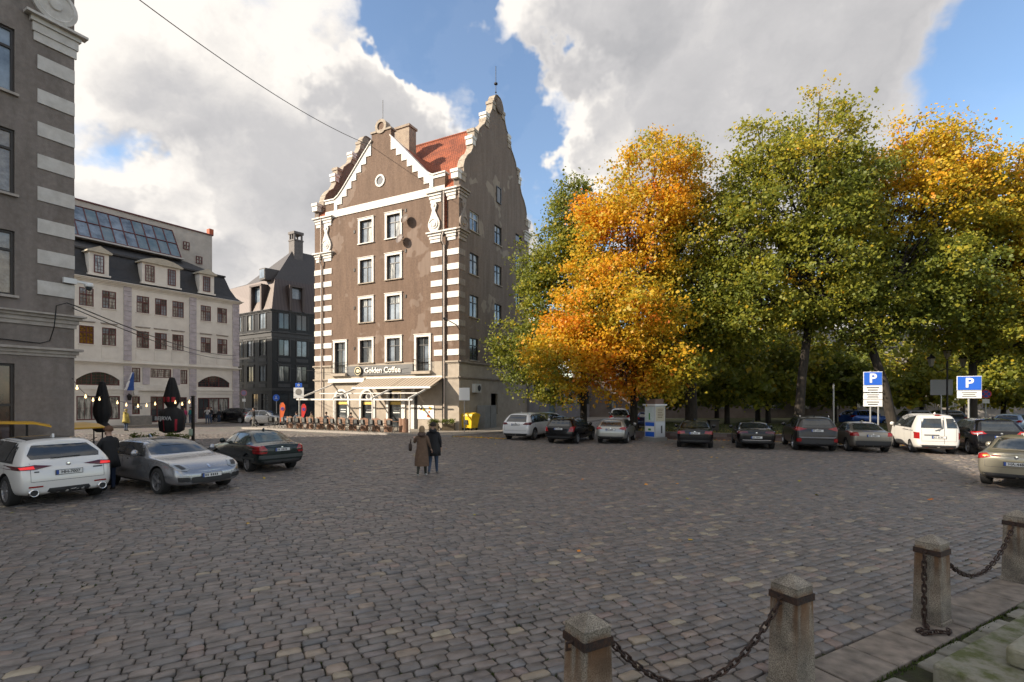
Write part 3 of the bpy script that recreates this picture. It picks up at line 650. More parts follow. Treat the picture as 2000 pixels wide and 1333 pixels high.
# poster by the door
pu0, pu1 = A.uz(848, 800)[0], A.uz(816, 800)[0]
b = MB(); A.box(b, pu0, pu1, 0.92, 2.02, 0.02, 0.05)
poster = b.build('menu_board', mat('poster_white', (0.8, 0.8, 0.77), 0.5), house)
for k in range(9):
    r_ = random.Random(k); b = MB(); u = pu0 + .12 + (pu1 - pu0 - .24) * r_.random(); z = 1.05 + .85 * r_.random(); rr = r_.uniform(.06, .15)
    b.lathe([(0, 0), (rr, 0), (rr, .006), (0, .008)], A.p(u, z, .05 + .001 * k), A.n, 12); b.build('printed_dish', mat('print_%d' % (k % 4), [(0.7, 0.28, 0.05), (0.75, 0.55, 0.05), (0.08, 0.08, 0.07), (0.55, 0.12, 0.05)][k % 4], 0.5), poster)
# small things on the walls
b = MB(); p = A.p(4.98, 17.2, 0); b.lathe([(0, .05), (.25, .08), (.40, .16), (.41, .17), (.25, .09), (0, .06)], A.p(4.95, 17.05, .25), (A.n + Vector((-.2, 0, .35))), 18); b.tube([A.p(4.95, 17.05, 0), A.p(4.95, 17.05, .3)], .02, 5)
tag(b.build('satellite_dish', mat('dish_brown', (0.11, 0.075, 0.055), 0.6), None, loc=A.p(4.95, 17.05, .1)), 'upper brown satellite dish beside the top right window', 'satellite dish')
b = MB(); b.lathe([(0, .05), (.25, .08), (.38, .15), (.39, .16), (.25, .09), (0, .06)], A.p(5.45, 15.5, .3), (A.n + Vector((-.2, 0, .35))), 18); b.tube([A.p(5.45, 15.5, 0), A.p(5.45, 15.5, .35)], .02, 5)
tag(b.build('satellite_dish', mat('dish_grey', (0.16, 0.13, 0.12), 0.6), None, loc=A.p(5.45, 15.5, .1)), 'lower dark satellite dish under the corner of the top right window', 'satellite dish')
for (u, z) in ((10.75, 17.0), (10.75, 13.7), (10.75, 10.4), (10.75, 6.9), (5.15, 17.9), (5.15, 14.6), (5.15, 10.9)):
    b = MB(); A.box(b, u - .07, u + .07, z - .13, z + .13, 0, .05); b.build('vent_cover', m_iron, house)
# shop sign
su0, su1 = A.uz(808, 725)[0], A.uz(679, 725)[0]
sign = thing('shop_sign', A.p((su0 + su1) / 2, 4.6), 'long grey shop sign with white raised letters above the striped awning', 'sign')
b = MB(); A.box(b, su0, su1, 4.52, 5.36, 0.0, 0.09); b.build('panel', mat('sign_grey', (0.10, 0.105, 0.11), 0.6, c2=(0.13, 0.13, 0.13), nscale=3), sign)
tu = A.uz(735, 724)[0]
m_let = mat('sign_letters', (0.85, 0.83, 0.78), 0.4)
text_mesh('lettering', 'Golden Coffee', 0.66, m_let, sign, A.p(A.uz(748.5, 724)[0], 4.93, 0.13), -A.d, (0, 0, 1), depth=0.03, bold=0.008)
eu = A.uz(702, 725)[0]
b = MB(); b.lathe([(0, 0), (.42, 0), (.42, .12), (.36, .12), (.34, .1), (0, .1)], A.p(eu, 4.92, .09), A.n, 28); em = b.build('cup_roundel', m_iron, sign)
b = MB(); b.lathe([(.30, 0), (.36, 0), (.36, .02), (.30, .02), (.30, 0)], A.p(eu, 4.92, .205), A.n, 28)
b.lathe([(0, 0), (.17, 0), (.17, .02), (0, .02)], A.p(eu, 4.92, .192), A.n, 16); A.box(b, eu - .26, eu - .17, 4.87, 4.97, .19, .21); b.build('emblem', mat('emblem_cream', (0.75, 0.66, 0.42), 0.4), em)
# ---------------------------------------------------------------- grey house at the left edge
dG = vpdir(1540, -1); GO = (-15.5, 17.7)
G = Wall(GO, dG, Vector((-dG.y, dG.x, 0)))          # u runs towards the camera's left
if G.n.x < 0: G.n = -G.n
m_grey = streaky('grey_render', (0.195, 0.165, 0.146), (0.250, 0.215, 0.192), (0.215, 0.183, 0.165))
m_grime = mat('grey_trim', (0.42, 0.375, 0.335), 0.85, c2=(0.27, 0.235, 0.205), nscale=3.5, ramp=(0.4, 0.75))
gh_ = thing('grey_house', G.p(0, 0), 'grey rendered house with white corner blocks at the left edge of the square', 'house')
LG = 32.0; DG = 21.0
gwin = []
for k in range(8):
    for (z0, z1) in ((0.55, 4.15 - .42), (5.95, 8.05), (9.25, 11.35), (12.55, 14.65), (15.8, 17.4)):
        gwin.append((1.56 + k * 3.9, 2.96 + k * 3.9, z0 + (0.2 if z0 < 1 else 0), z1))
b = MB(); G.grid(b, 0, LG, 0, 18.9, gwin, 0.22)
GB = Wall(G.p(0, 0).to_2d(), -G.n, -G.d); GB.grid(b, 0, DG, 0, 18.9, [])
GE = Wall(G.p(LG, 0).to_2d(), -G.n, G.d); GE.grid(b, 0, DG, 0, 18.9, [])
GK = Wall(G.p(0, 0, -DG).to_2d(), G.d, -G.n); GK.grid(b, 0, LG, 0, 18.9, [])
b.build('wall', m_grey, gh_)
def gpt(u, o, z): return G.p(u, z, -o)
# hipped tile roof with two front gables, out of the frame but casting the shade on the square
b = MB(); zr = 22.4
b.quad(gpt(-.3, -.3, 18.9), gpt(LG + .3, -.3, 18.9), gpt(LG - 8, 8, zr), gpt(6, 8, zr)); b.quad(gpt(-.3, DG + .3, 18.9), gpt(-.3, -.3, 18.9), gpt(6, 8, zr), gpt(6, DG - 8, zr))
b.quad(gpt(LG + .3, -.3, 18.9), gpt(LG + .3, DG + .3, 18.9), gpt(LG - 8, DG - 8, zr), gpt(LG - 8, 8, zr)); b.quad(gpt(LG + .3, DG + .3, 18.9), gpt(-.3, DG + .3, 18.9), gpt(6, DG - 8, zr), gpt(LG - 8, DG - 8, zr))
b.quad(gpt(6, 8, zr), gpt(LG - 8, 8, zr), gpt(LG - 8, DG - 8, zr), gpt(6, DG - 8, zr))
b.build('roof', m_tile, gh_)
for uc in (22.0,):
    b = MB(); G.poly(b, [(uc - 4, 18.9), (uc + 4, 18.9), (uc + 3.6, 20.4), (uc + 2.2, 21.6), (uc + 1.6, 23.2), (uc, 24.4), (uc - 1.6, 23.2), (uc - 2.2, 21.6), (uc - 3.6, 20.4)], -4.0, 0.0); b.build('gable', m_grey, gh_)
m_dwood = mat('dark_wood_frame', (0.030, 0.022, 0.018), 0.5)
m_glassw = mat('warm_glass', (0.10, 0.045, 0.028), 0.08, spec=0.9, c2=(0.03, 0.018, 0.014), nscale=2.5)
m_glassr = mat('painted_brick_glass', (0.16, 0.115, 0.075), 0.07, spec=1.0, c2=(0.30, 0.25, 0.18), nscale=5)  # mottled brown base colour imitates brickwork mirrored in the glass
for h in gwin:
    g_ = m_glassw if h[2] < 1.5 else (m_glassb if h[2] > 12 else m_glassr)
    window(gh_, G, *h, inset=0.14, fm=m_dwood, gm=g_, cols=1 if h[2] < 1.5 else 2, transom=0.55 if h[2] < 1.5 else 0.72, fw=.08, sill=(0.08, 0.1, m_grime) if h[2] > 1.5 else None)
for i, z in enumerate([14.17, 13.03, 11.92, 10.83, 9.74, 8.66, 7.62, 6.58]):
    b = MB(); G.box(b, 0.0, 1.0, z - .47, z, -0.01, 0.035); b.build('quoin_block', mat('pale_quoin', (0.62, 0.59, 0.55), 0.85, c2=(0.50, 0.47, 0.43), nscale=3, bump=.15), gh_)
b = MB(); cornice(b, G, 0, LG, 5.05, [(.14, .05), (.14, .1), (.1, .17), (.06, .27)]); b.build('upper_cornice', m_grime, gh_)
b = MB(); cornice(b, G, 0, LG, 4.02, [(.1, .04), (.12, .1), (.08, .2)]); b.build('lower_cornice', m_grime, gh_)
b = MB(); cornice(b, G, 0.0, 1.05, 14.6, [(.3, .05), (.3, .09), (.16, .15), (.08, .3)]); b.build('capital', MATS['pale_quoin'], gh_)
b = MB(); b.lathe([(0, 0), (.62, 0), (.62, .1), (.5, .14), (.46, .1), (.2, .1), (.17, .16), (0, .18)], G.p(.55, 16.1, 0), G.n, 28); b.build('scroll', MATS['pale_quoin'], gh_)
b = MB(); b.tube([G.p(4, 4.62, .03), G.p(2.2, 4.52, .05), G.p(.95, 4.45, .06), G.p(.7, 4.55, .07), G.p(.66, 5.0, .3), G.p(.6, 5.75, .3), G.p(.3, 5.9, .25), G.p(-.1, 5.8, .2)], .018, 5); b.build('wall_cable', m_iron, gh_)
# camera on the corner
c_ = thing('security_camera', G.p(0.05, 6.6, .1), 'white dome security camera on the grey corner under a white block', 'camera')
b = MB(); G.box(b, -.02, .35, 6.62, 6.8, .04, .16); G.box(b, -.3, .0, 6.68, 6.76, .06, .14); b.build('arm', mat('camera_white', (0.7, 0.7, 0.68), .4), c_)
b = MB(); b.lathe([(0, .14), (.12, .12), (.14, 0), (.13, -.03), (0, -.03)], G.p(-.38, 6.62, .1), n=14); b.build('housing', MATS['camera_white'], c_, smooth=True)
b = MB(); b.lathe([(.11, 0), (.09, -.08), (.05, -.12), (0, -.13)], G.p(-.38, 6.59, .1), n=14); b.build('dome', m_glassd, c_, smooth=True)
# ---------------------------------------------------------------- white house with black mansard
dW = vpdir(1600, -1); WO = (-30.26, 55.2)
W2 = Wall(WO, dW, Vector((-dW.y, dW.x, 0)))
if W2.n.x < 0: W2.n = -W2.n
wh = thing('white_house', W2.p(0, 0), 'cream house with black mansard roof, dormers and red-framed windows', 'house')
m_cream = mat('cream_render', (0.80, 0.76, 0.68), 0.85, c2=(0.68, 0.64, 0.57), nscale=0.9, bump=.1)
m_lav = mat('lilac_rustication', (0.56, 0.51, 0.53), 0.85, c2=(0.39, 0.355, 0.37), nscale=2)
m_redw = mat('oxblood_frame', (0.105, 0.022, 0.022), 0.45)
m_slate = mat('black_roof', (0.022, 0.022, 0.023), 0.55, c2=(0.035, 0.034, 0.034), nscale=3, bump=.3, bscale=25)
LW = 15.6; EZ = 13.15
def c2px(x, y): return 130 + x / 2.962, 380 + y / 2.962
def c7px(x, y): return 140 + x / 5.553, 600 + y / 5.553
def c6px(x, y): return 140 + x / 5.797, 380 + y / 5.797
def wrect(W, cv, x0, y0, x1, y1):
    """opening from its left edge's top and bottom and its right edge"""
    ua, za = W.uz(*cv(x0, y0)); _, zb = W.uz(*cv(x0, y1)); ub, _ = W.uz(*cv(x1, y0)); return (min(ua, ub), max(ua, ub), zb, za)
r_up = [wrect(W2, c2px, *q) for q in ((72, 535, 157, 638), (205, 553, 287, 655), (405, 582, 478, 682), (512, 600, 580, 697), (612, 617, 678, 709), (776, 640, 835, 730), (872, 655, 928, 742))]
r_lo = [wrect(W2, c2px, *q) for q in ((72, 752, 158, 860), (205, 767, 287, 870), (405, 787, 477, 885), (511, 800, 580, 895), (612, 810, 677, 902), (776, 825, 835, 915), (872, 838, 930, 925))]
zu0 = sum(r[2] for r in r_up) / 7; zu1 = sum(r[3] for r in r_up) / 7; zl0 = sum(r[2] for r in r_lo) / 7; zl1 = sum(r[3] for r in r_lo) / 7
r_up = [(a, b_, zu0, zu1) for a, b_, _, _ in r_up]; r_lo = [(a, b_, zl0, zl1) for a, b_, _, _ in r_lo]
gw = [wrect(W2, c7px, *q) for q in ((655, 650, 745, 815), (855, 660, 1080, 765), (1180, 675, 1255, 835))]
arc = [wrect(W2, c7px, 45, 662, 520, 800), wrect(W2, c7px, 1370, 726, 1710, 845)]
shp = [wrect(W2, c7px, 50, 965, 525, 1232), wrect(W2, c7px, 655, 970, 740, 1165), wrect(W2, c7px, 855, 970, 1005, 1240), wrect(W2, c7px, 1180, 978, 1250, 1235), wrect(W2, c7px, 1370, 985, 1710, 1215)]
shp = [(a, b_, 0.25 if i in (2,) else max(c, 0.45), min(d, 2.95)) for i, (a, b_, c, d) in enumerate(shp)]
arc = [(a, b_, 3.75, 4.95) for a, b_, c, d in arc]; gw = [(a, b_, max(3.3 if i != 1 else 4.2, c), 5.45) for i, (a, b_, c, d) in enumerate(gw)]
b = MB(); W2.grid(b, 0, LW, 5.9, EZ, r_up + r_lo, .14); b.build('wall', m_cream, wh)
b = MB(); W2.grid(b, 0, LW, 0, 5.9, gw + arc + shp, .18)
WE = Wall(W2.p(0, 0).to_2d(), -W2.n, -W2.d); WE.grid(b, 0, 24, 0, EZ, []); WS = Wall(W2.p(LW, 0).to_2d(), -W2.n, W2.d); WS.grid(b, 0, 24, 0, EZ, [])
b.build('ground_floor_wall', m_cream, wh)
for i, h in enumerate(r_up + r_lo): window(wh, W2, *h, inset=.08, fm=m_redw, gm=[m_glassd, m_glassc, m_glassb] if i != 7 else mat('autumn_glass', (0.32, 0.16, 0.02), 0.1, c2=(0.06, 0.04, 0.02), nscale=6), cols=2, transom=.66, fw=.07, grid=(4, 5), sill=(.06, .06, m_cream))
for h in r_lo:
    b = MB(); W2.box(b, h[0] - .05, h[1] + .05, h[3] + .3, h[3] + .36, -.01, .05); W2.box(b, h[0] - .1, h[1] + .1, h[3] + .36, h[3] + .42, -.01, .1); b.build('window_hood', m_grime, wh)
    b = MB(); W2.box(b, h[0] - .05, h[1] + .05, h[2] - 1.15, h[2] - .25, -.01, .025); b.build('apron_panel', m_cream, wh)
for h in gw: window(wh, W2, *h, inset=.1, fm=m_redw, gm=[m_glassd, m_glassc], cols=1 if h[1] - h[0] < 2 else 3, transom=0, fw=.07, grid=(3, 4))
for h in arc:
    w = window(wh, W2, *h, inset=.1, fm=m_redw, gm=[m_glassd], cols=3, transom=0, fw=.08, grid=(9, 4))
    b = MB(); c = (h[0] + h[1]) / 2; hw = (h[1] - h[0]) / 2; n = 16; rise = .75
    for k in range(n):
        t0, t1 = -1 + 2 * k / n, -1 + 2 * (k + 1) / n; z0 = h[3] - rise * t0 * t0 * .95; z1 = h[3] - rise * t1 * t1 * .95
        if k in (7, 8): z0 = z0 - .002
        W2.poly(b, [(c + hw * t0, z0), (c + hw * t1, z1), (c + hw * t1, h[3] + .003), (c + hw * t0, h[3] + .003)], -.18, .004)
        W2.poly(b, [(c + hw * t0, z0 - .02), (c + hw * t1, z1 - .02), (c + hw * t1, z1 + .12), (c + hw * t0, z0 + .12)], .005, .06)
    b.build('arch_head', m_cream, w)
for i, h in enumerate(shp): window(wh, W2, *h, inset=.12, fm=m_redw, gm=[m_glassc, m_glassd] if i in (0, 4) else [m_glassd], cols=3 if i in (0, 4) else 1 if i != 2 else 2, transom=0, fw=.1, grid=(6, 2) if i in (0, 4) else (2, 4))
for (xa, xb) in ((330, 375), (710, 750), (960, 998)):
    u0 = W2.uz(*c2px(xb, 700))[0]; u1 = W2.uz(*c2px(xa, 700))[0]
    z = 0.1
    while z < EZ - .2:
        if not 5.55 < z + .2 < 6.1:
            b = MB(); W2.box(b, u0, u1, z, min(z + .43, EZ - .05), -.01, .07); b.build('rustication_block', m_lav, wh)
        z += .46
for (xa, xb) in ((440, 480), (615, 655)):
    u0 = W2.uz(*c2px(xb, 1030))[0]; u1 = W2.uz(*c2px(xa, 1030))[0]; b = MB(); W2.box(b, u0, u1, 3.9, 5.5, -.01, .06); b.build('pier_block', m_lav, wh)
b = MB(); cornice(b, W2, 0, LW, 5.58, [(.1, .05), (.12, .12), (.1, .26)]); b.build('belt_cornice', m_cream, wh)
b = MB(); cornice(b, W2, 0, LW, EZ - .35, [(.12, .06), (.12, .16), (.12, .3), (.06, .42)]); b.build('eaves_cornice', m_cream, wh)
b = MB(); cornice(b, W2, shp[4][0] - .3, shp[4][1] + .3, 3.05, [(.3, .04), (.1, .1)]); cb_ = b.build('shop_fascia', m_cream, wh)
b = MB(); cornice(b, W2, shp[0][0] - .3, shp[0][1] + .3, 3.05, [(.3, .04), (.1, .1)]); b.build('shop_fascia', m_cream, wh)
pc = (shp[2][0] + shp[2][1]) / 2; b = MB()
W2.poly(b, [(pc - 2.0, 3.3), (pc + 2.0, 3.3), (pc + 2.0, 3.5), (pc + 1, 3.78), (pc, 3.88), (pc - 1, 3.78), (pc - 2.0, 3.5)], 0, .22); b.build('door_hood', m_cream, wh)
for s in (-1.85, 1.85): b = MB(); W2.poly(b, [(pc + s - .14, 2.85), (pc + s + .14, 2.85), (pc + s + .2, 3.3), (pc + s - .2, 3.3)], 0, .2); b.build('console_bracket', m_cream, wh)
b = MB(); t_ = shp[2][1] + .7
for k, ch in enumerate('12'): W2.box(b, t_ + .35 * k, t_ + .28 + .35 * k, 1.55, 1.85, 0, .02)
b.build('door_plate', mat('plate_grey', (0.3, 0.3, 0.3), .5), wh)
b = MB(); W2.box(b, shp[2][1] + .25, shp[2][1] + 1.9, 0.0, 0.95, 0, 0.9); b.build('stone_ramp', mat('ramp_stone', (0.2, 0.19, 0.17), .8, c2=(.28, .26, .23), nscale=4), wh)
# curved mansard as a lofted sheet, hipped at the right end
mp_ = [(0.30, EZ + .06), (-.15, EZ + .5), (-.55, EZ + 1.3), (-.85, EZ + 2.3), (-1.0, EZ + 2.75), (-1.25, EZ + 2.85), (-3.6, EZ + 4.2)]
b = MB()
for (o0, z0), (o1, z1) in zip(mp_, mp_[1:]):
    b.quad(W2.p(-o0 if False else -(o0), z0, o0), W2.p(LW, z0, o0), W2.p(LW, z1, o1), W2.p(-o1, z1, o1))
    b.quad(W2.p(-o0, z0, o0), W2.p(-o1, z1, o1), W2.p(-o1, z1, -24), W2.p(-o0, z0, -24))
b.quad(W2.p(3.6, EZ + 4.2, -3.6), W2.p(LW, EZ + 4.2, -3.6), W2.p(LW, EZ + 4.2, -24), W2.p(3.6, EZ + 4.2, -24))
b.build('mansard_roof', m_slate, wh)
b = MB(); W2.box(b, .9, LW, EZ + 2.68, EZ + 2.84, -1.2, -.82); b.build('roof_roll', m_slate, wh)
b = MB(); W2.box(b, 0.6, 1.5, EZ + 2.4, EZ + 3.0, -9.6, -9.0); b.build('chimney', m_grime, wh)
def dormer(x0, x1, yt, yb, wins, ptop, kind):
    u1 = W2.uz(*c6px(x0, yb))[0]; u0 = W2.uz(*c6px(x1, yb))[0]; zb = EZ + .45; zt = EZ + 2.35; o = .12
    b = MB(); W2.box(b, u0, u1, zb, zt, -1.6, o); d = b.build('dormer', m_cream, wh)
    b = MB(); c = (u0 + u1) / 2; hw = (u1 - u0) / 2 + .2; pts = [(c - hw, zt), (c + hw, zt), (c + hw, zt + .12)]
    for k in range(1, 8): t = 1 - 2 * k / 8; pts.append((c + hw * t, zt + .12 + (.5 * (1 - t * t) if kind else .48 * (1 - abs(t)))))
    pts.append((c - hw, zt + .12)); W2.poly(b, pts, -1.9, o + .25); b.build('pediment', mat('dormer_pediment', (.53, .48, .38), .85, c2=(.42, .38, .3), nscale=3), d)
    b = MB(); W2.box(b, u0 - .12, u1 + .12, zb - .16, zb + .002, -.6, o + .12); b.build('dormer_sill', m_cream, d)
    for (a, e) in wins:
        ua = W2.uz(*c6px(e, yb))[0]; ub = W2.uz(*c6px(a, yb))[0]; q = MB(); W2.box(q, ua, ub, zb + .12, zt - .2, o, o + .05); f = q.build('window', m_redw, d) if False else None
        wv = Wall(W2.p(0, 0, o + .1).to_2d(), W2.d, W2.n); fr_ = MB()
        for (x_, y_, z_, t_2) in ((ua, ua + .07, zb + .12, zt - .2), (ub - .07, ub, zb + .12, zt - .2), (ua + .07, ub - .07, zb + .12, zb + .2), (ua + .07, ub - .07, zt - .28, zt - .2)): W2.box(fr_, x_, y_, z_, t_2, o - .02, o + .06)
        for k in range(1, 3): uu = ua + (ub - ua) * k / 3; W2.box(fr_, uu - .015, uu + .015, zb + .2, zt - .28, o - .02, o + .045)
        for k in range(1, 5): zz = zb + .12 + (zt - .32 - zb) * k / 5; W2.box(fr_, ua + .07, ub - .07, zz - .015, zz + .015, o - .02, o + .042)
        fr_.build('dormer_window', m_redw, d)
        p = MB(); W2.box(p, ua + .05, ub - .05, zb + .15, zt - .25, o - .03, o + .02); p.build('dormer_pane', rng.choice([m_glassb, m_glassc]), d)
dormer(190, 415, 640, 900, [(245, 360)], 580, 0); dormer(790, 1220, 760, 1030, [(825, 930), (1080, 1170)], 700, 1); dormer(1440, 1605, 900, 1100, [(1480, 1560)], 830, 0)
# flag and wall lantern
fl = thing('flag', W2.p(*[W2.uz(252, 735)[0], 4.3, .8]), 'small blue and white flag hung at an angle on the cream house', 'flag')
fu = W2.uz(250, 735)[0]
b = MB(); b.tube([W2.p(fu, 3.3, 0), W2.p(fu - .1, 5.0, 1.0)], .02, 6); b.build('pole', mat('pole_white', (.7, .7, .7), .5), fl)
b = MB(); zz = [5.0, 4.6, 4.2, 3.75, 3.3]
for k in range(4):
    w0, w1 = .06 + .1 * k, .06 + .1 * (k + 1); b.quad(W2.p(fu - .1, zz[k], .98), W2.p(fu - .1, zz[k + 1], .95), W2.p(fu - .1 + w1, zz[k + 1], .8 - .1 * (k % 2)), W2.p(fu - .1 + w0, zz[k], .85), mi=0)
    b.quad(W2.p(fu - .1 + w0, zz[k], .85), W2.p(fu - .1 + w1, zz[k + 1], .8 - .1 * (k % 2)), W2.p(fu - .1 + w1 * 1.5, zz[k + 1], .7), W2.p(fu - .1 + w0 * 1.4, zz[k], .75), mi=1)
b.build('cloth', [mat('flag_blue', (.03, .09, .32), .8), mat('flag_white', (.75, .75, .75), .8)], fl)
ln = thing('wall_lantern', W2.p(fu, 2.7, .3), 'black wall lantern below the flag on the cream house', 'lantern')
b = MB(); b.tube([W2.p(fu, 3.0, 0), W2.p(fu, 3.05, .3)], .02, 5); b.lathe([(.02, 3.0), (.2, 2.85), (.2, 2.8), (.12, 2.4), (0, 2.38)], W2.p(fu, 0, .3), n=6); b.build('housing', m_iron, ln)
# ---------------------------------------------------------------- tall block with slanted glazing behind the white house
OB = -4.6; W3 = Wall(W2.p(0, 0, OB).to_2d(), W2.d, W2.n)
gb = thing('glazed_block', W3.p(2, 0), 'pale concrete block with slanted studio glazing above the black mansard', 'building')
ur, zt0 = W3.uz(*c6px(1590, 460)); ul, zt1 = W3.uz(*c6px(40, 72)); zt_ = (zt0 + zt1) / 2
m_conc = mat('pale_concrete', (.50, .46, .41), .9, c2=(.40, .37, .33), nscale=1.2, bump=.1)
b = MB(); W3.box(b, ur, LW - 1.5, 0.0, zt_, -7, 0); b.build('wall', m_conc, gb)
b = MB(); W3.box(b, ur - .1, LW - 1.4, zt_ + .002, zt_ + .12, -7.1, .12); b.build('parapet_cap', m_redw, gb)
b = MB(); W3.box(b, ur - .12, ur + .35, zt_ + .13, zt_ + .75, -.5, .1); b.build('chimney', mat('brick_red', (.38, .09, .04), .8), gb)
us = [W3.uz(*c6px(x, 300))[0] for x in (1135, 1230)]
gu_r, gz_t = W3.uz(*c6px(1135, 415)); sl = Wall(W3.p(0, 0, 0).to_2d(), W3.d, W3.n)
zb_ = EZ + 4.25; N_ = 10; uL = LW - 1.5
def slant(u, t, off=0.0):   # t 0 bottom .. 1 top of the sloping glazing
    return W3.p(u, zb_ + (gz_t - zb_) * t + off * .5, 1.9 * (1 - t) + .05 + off)
gl = None
fr_ = MB()
for k in range(N_ + 1):
    u = gu_r + (uL - gu_r) * k / N_; fr_.tube([slant(u, 0, .03), slant(u, 1, .03)], .05, 4)
for t in (0, .5, 1): fr_.tube([slant(gu_r, t, .035), slant(uL, t, .035)], .05, 4)
gz = fr_.build('studio_glazing', m_redw, gb)
for k in range(N_):
    for t0, t1 in ((0, .5), (.5, 1)):
        a, e = gu_r + (uL - gu_r) * k / N_, gu_r + (uL - gu_r) * (k + 1) / N_; b = MB(); q = [slant(a, t0), slant(e, t0), slant(e, t1), slant(a, t1)]
        b.prism(q, -W3.n * .03); b.build('pane', rng.choice([m_glassb, mat('teal_glass', (.10, .15, .17), .08, spec=1, c2=(.2, .24, .25), nscale=.7)]), gz)
b = MB(); b.prism([slant(gu_r, 0), slant(gu_r, 1), W3.p(gu_r, zb_, .0)], W3.d * .05); b.build('glazing_cheek', m_conc, gb)
b = MB(); W3.box(b, gu_r - .3, uL, zb_ - .16, zb_ - .02, 0, 2.05); b.build('gutter', mat('gutter_grey', (.5, .48, .45), .5), gb)
for q in ((1260, 530, 1330, 618), (1405, 695, 1475, 780)):
    h = wrect(W3, c6px, *q); wv = Wall(W3.p(0, 0, .06).to_2d(), W3.d, W3.n); window(gb, wv, *h, inset=.02, fm=m_redw, gm=m_glassc, cols=2, transom=.5, fw=.07)
# ---------------------------------------------------------------- black clad building in the side street
ED = at(531, 778, 65.0); DO = (ED.x, ED.y)
d1 = vpdir(-515); d2 = vpdir(1838)
DL = Wall(DO, d1, Vector((-d1.y, d1.x, 0))); DR = Wall(DO, d2, Vector((d2.y, -d2.x, 0)))
if DL.n.y > 0: DL.n = -DL.n
if DR.n.y > 0: DR.n = -DR.n
def c8px(x, y): return 440 + x / 3.174, 430 + y / 3.174
db = thing('black_building', DL.p(0, 0), 'black clad corner building with brown standing seam mansard and tall chimney', 'building')
m_blk = mat('black_cladding', (.011, .011, .012), .38, c2=(.018, .018, .019), nscale=.9, spec=.3)
m_blk2 = mat('black_moulding', (.034, .034, .035), .5, c2=(.05, .05, .051), nscale=2)
def seam_mat(name, c, c2, dirv):
    m = bpy.data.materials.new(name); m.use_nodes = True; n = m.node_tree.nodes; l = m.node_tree.links; b = n['Principled BSDF']; b.inputs['Roughness'].default_value = .5; b.inputs['Metallic'].default_value = .3
    g = n.new('ShaderNodeNewGeometry'); mp = n.new('ShaderNodeMapping'); mp.vector_type = 'TEXTURE'; mp.inputs['Rotation'].default_value = (0, 0, math.atan2(dirv.y, dirv.x)); l.new(g.outputs['Position'], mp.inputs[0])
    wv = n.new('ShaderNodeTexWave'); wv.wave_profile = 'SAW'; wv.inputs['Scale'].default_value = .75; l.new(mp.outputs[0], wv.inputs['Vector'])
    r = n.new('ShaderNodeValToRGB'); r.color_ramp.elements[0].position = .0; r.color_ramp.elements[0].color = (*[q * .45 for q in c], 1); r.color_ramp.elements[1].position = .14; r.color_ramp.elements[1].color = (*c, 1); e = r.color_ramp.elements.new(1.0); e.color = (*c2, 1)
    l.new(wv.outputs['Fac'], r.inputs[0]); l.new(r.outputs[0], b.inputs['Base Color']); return m
m_seam1 = seam_mat('brown_seam_metal', (.085, .064, .056), (.115, .09, .08), d1); m_seam2 = seam_mat('brown_seam_metal_side', (.075, .055, .049), (.095, .072, .064), d2)
EZD = DL.uz(531, 604)[1]; TZ = DL.uz(533, 539)[1]
wl = {'L': [], 'R': []}
for (key, W_, xs) in (('L', DL, ((85, 106), (138, 175), (212, 250))), ('R', DR, ((332, 398), (443, 508)))):
    for (ya, yb) in ((572, 668), (742, 838), (908, 1000)):
        for (xa, xb) in xs:
            u0, z1 = W_.uz(*c8px(xa, ya)); u1, _ = W_.uz(*c8px(xb, ya)); _, z0 = DL.uz(*c8px(290, yb)); _, z1 = DL.uz(*c8px(290, ya - 8))
            wl[key].append((min(u0, u1), max(u0, u1), z0, z1))
for key, W_, LL in (('L', DL, 14.0), ('R', DR, 12.0)):
    gf = [(.8, 2.4, .2, 3.2), (3.2, 4.6, .2, 3.2)] if key == 'L' else [(1.0, 3.6, .2, 3.3), (4.6, 7.2, .2, 3.3)]
    b = MB(); W_.grid(b, 0, LL, 0, EZD, wl[key] + gf, .2); b.build('wall', m_blk, db)
    for h in wl[key]: window(db, W_, *h, inset=.1, fm=m_black, gm=[m_glassb, m_glassd, m_glassc], cols=2, transom=0, fw=.08, casing=(.14, .06, m_blk2)); 
    for h in wl[key]: b = MB(); W_.box(b, h[0] - .1, h[1] + .1, h[2] - .75, h[2] - .3, 0, .05); b.build('apron_panel', m_blk2, db)
    for h in gf: window(db, W_, *h, inset=.15, fm=m_black, gm=m_glassd, cols=2, transom=.75, fw=.08)
    b = MB(); cornice(b, W_, 0, LL, EZD - .35, [(.15, .08), (.12, .2), (.08, .32)]); b.build('eaves_cornice', m_blk2, db)
    _, zc = DL.uz(*c8px(290, 735)); b = MB(); cornice(b, W_, 0, LL, zc, [(.3, .04), (.55, .1), (.12, .25)]); b.build('mid_cornice', m_blk2, db)
    b = MB(); cornice(b, W_, 0, LL, 3.6, [(.2, .05), (.1, .14)]); b.build('shop_cornice', m_blk2, db)
def dq(W_, u, z, o): return W_.p(u, z, o)
inn = 1.3; tc_ = Vector((*(DL.p(0, 0).to_2d()), 0)) + (-DL.n - DR.n) * inn * .62; 
apx = at(571, 490, 70.0)
Lb = DL.p(14, EZD, .1); Lt = DL.p(14, TZ, -inn); Rb = DR.p(12, EZD, .1); Rt = DR.p(12, TZ, -inn); Cb = DL.p(-.05, EZD, .05); Ct = Vector((tc_.x, tc_.y, TZ))
b = MB(); b.quad(Cb, Lb, Lt, Ct); ms1 = b.build('mansard_face', m_seam1, db)
b = MB(); b.quad(Rb, Cb, Ct, Rt); b.build('mansard_face', m_seam2, db)
m_upr = mat('dark_slate', (.052, .046, .044), .6, c2=(.07, .062, .06), nscale=6, bump=.2)
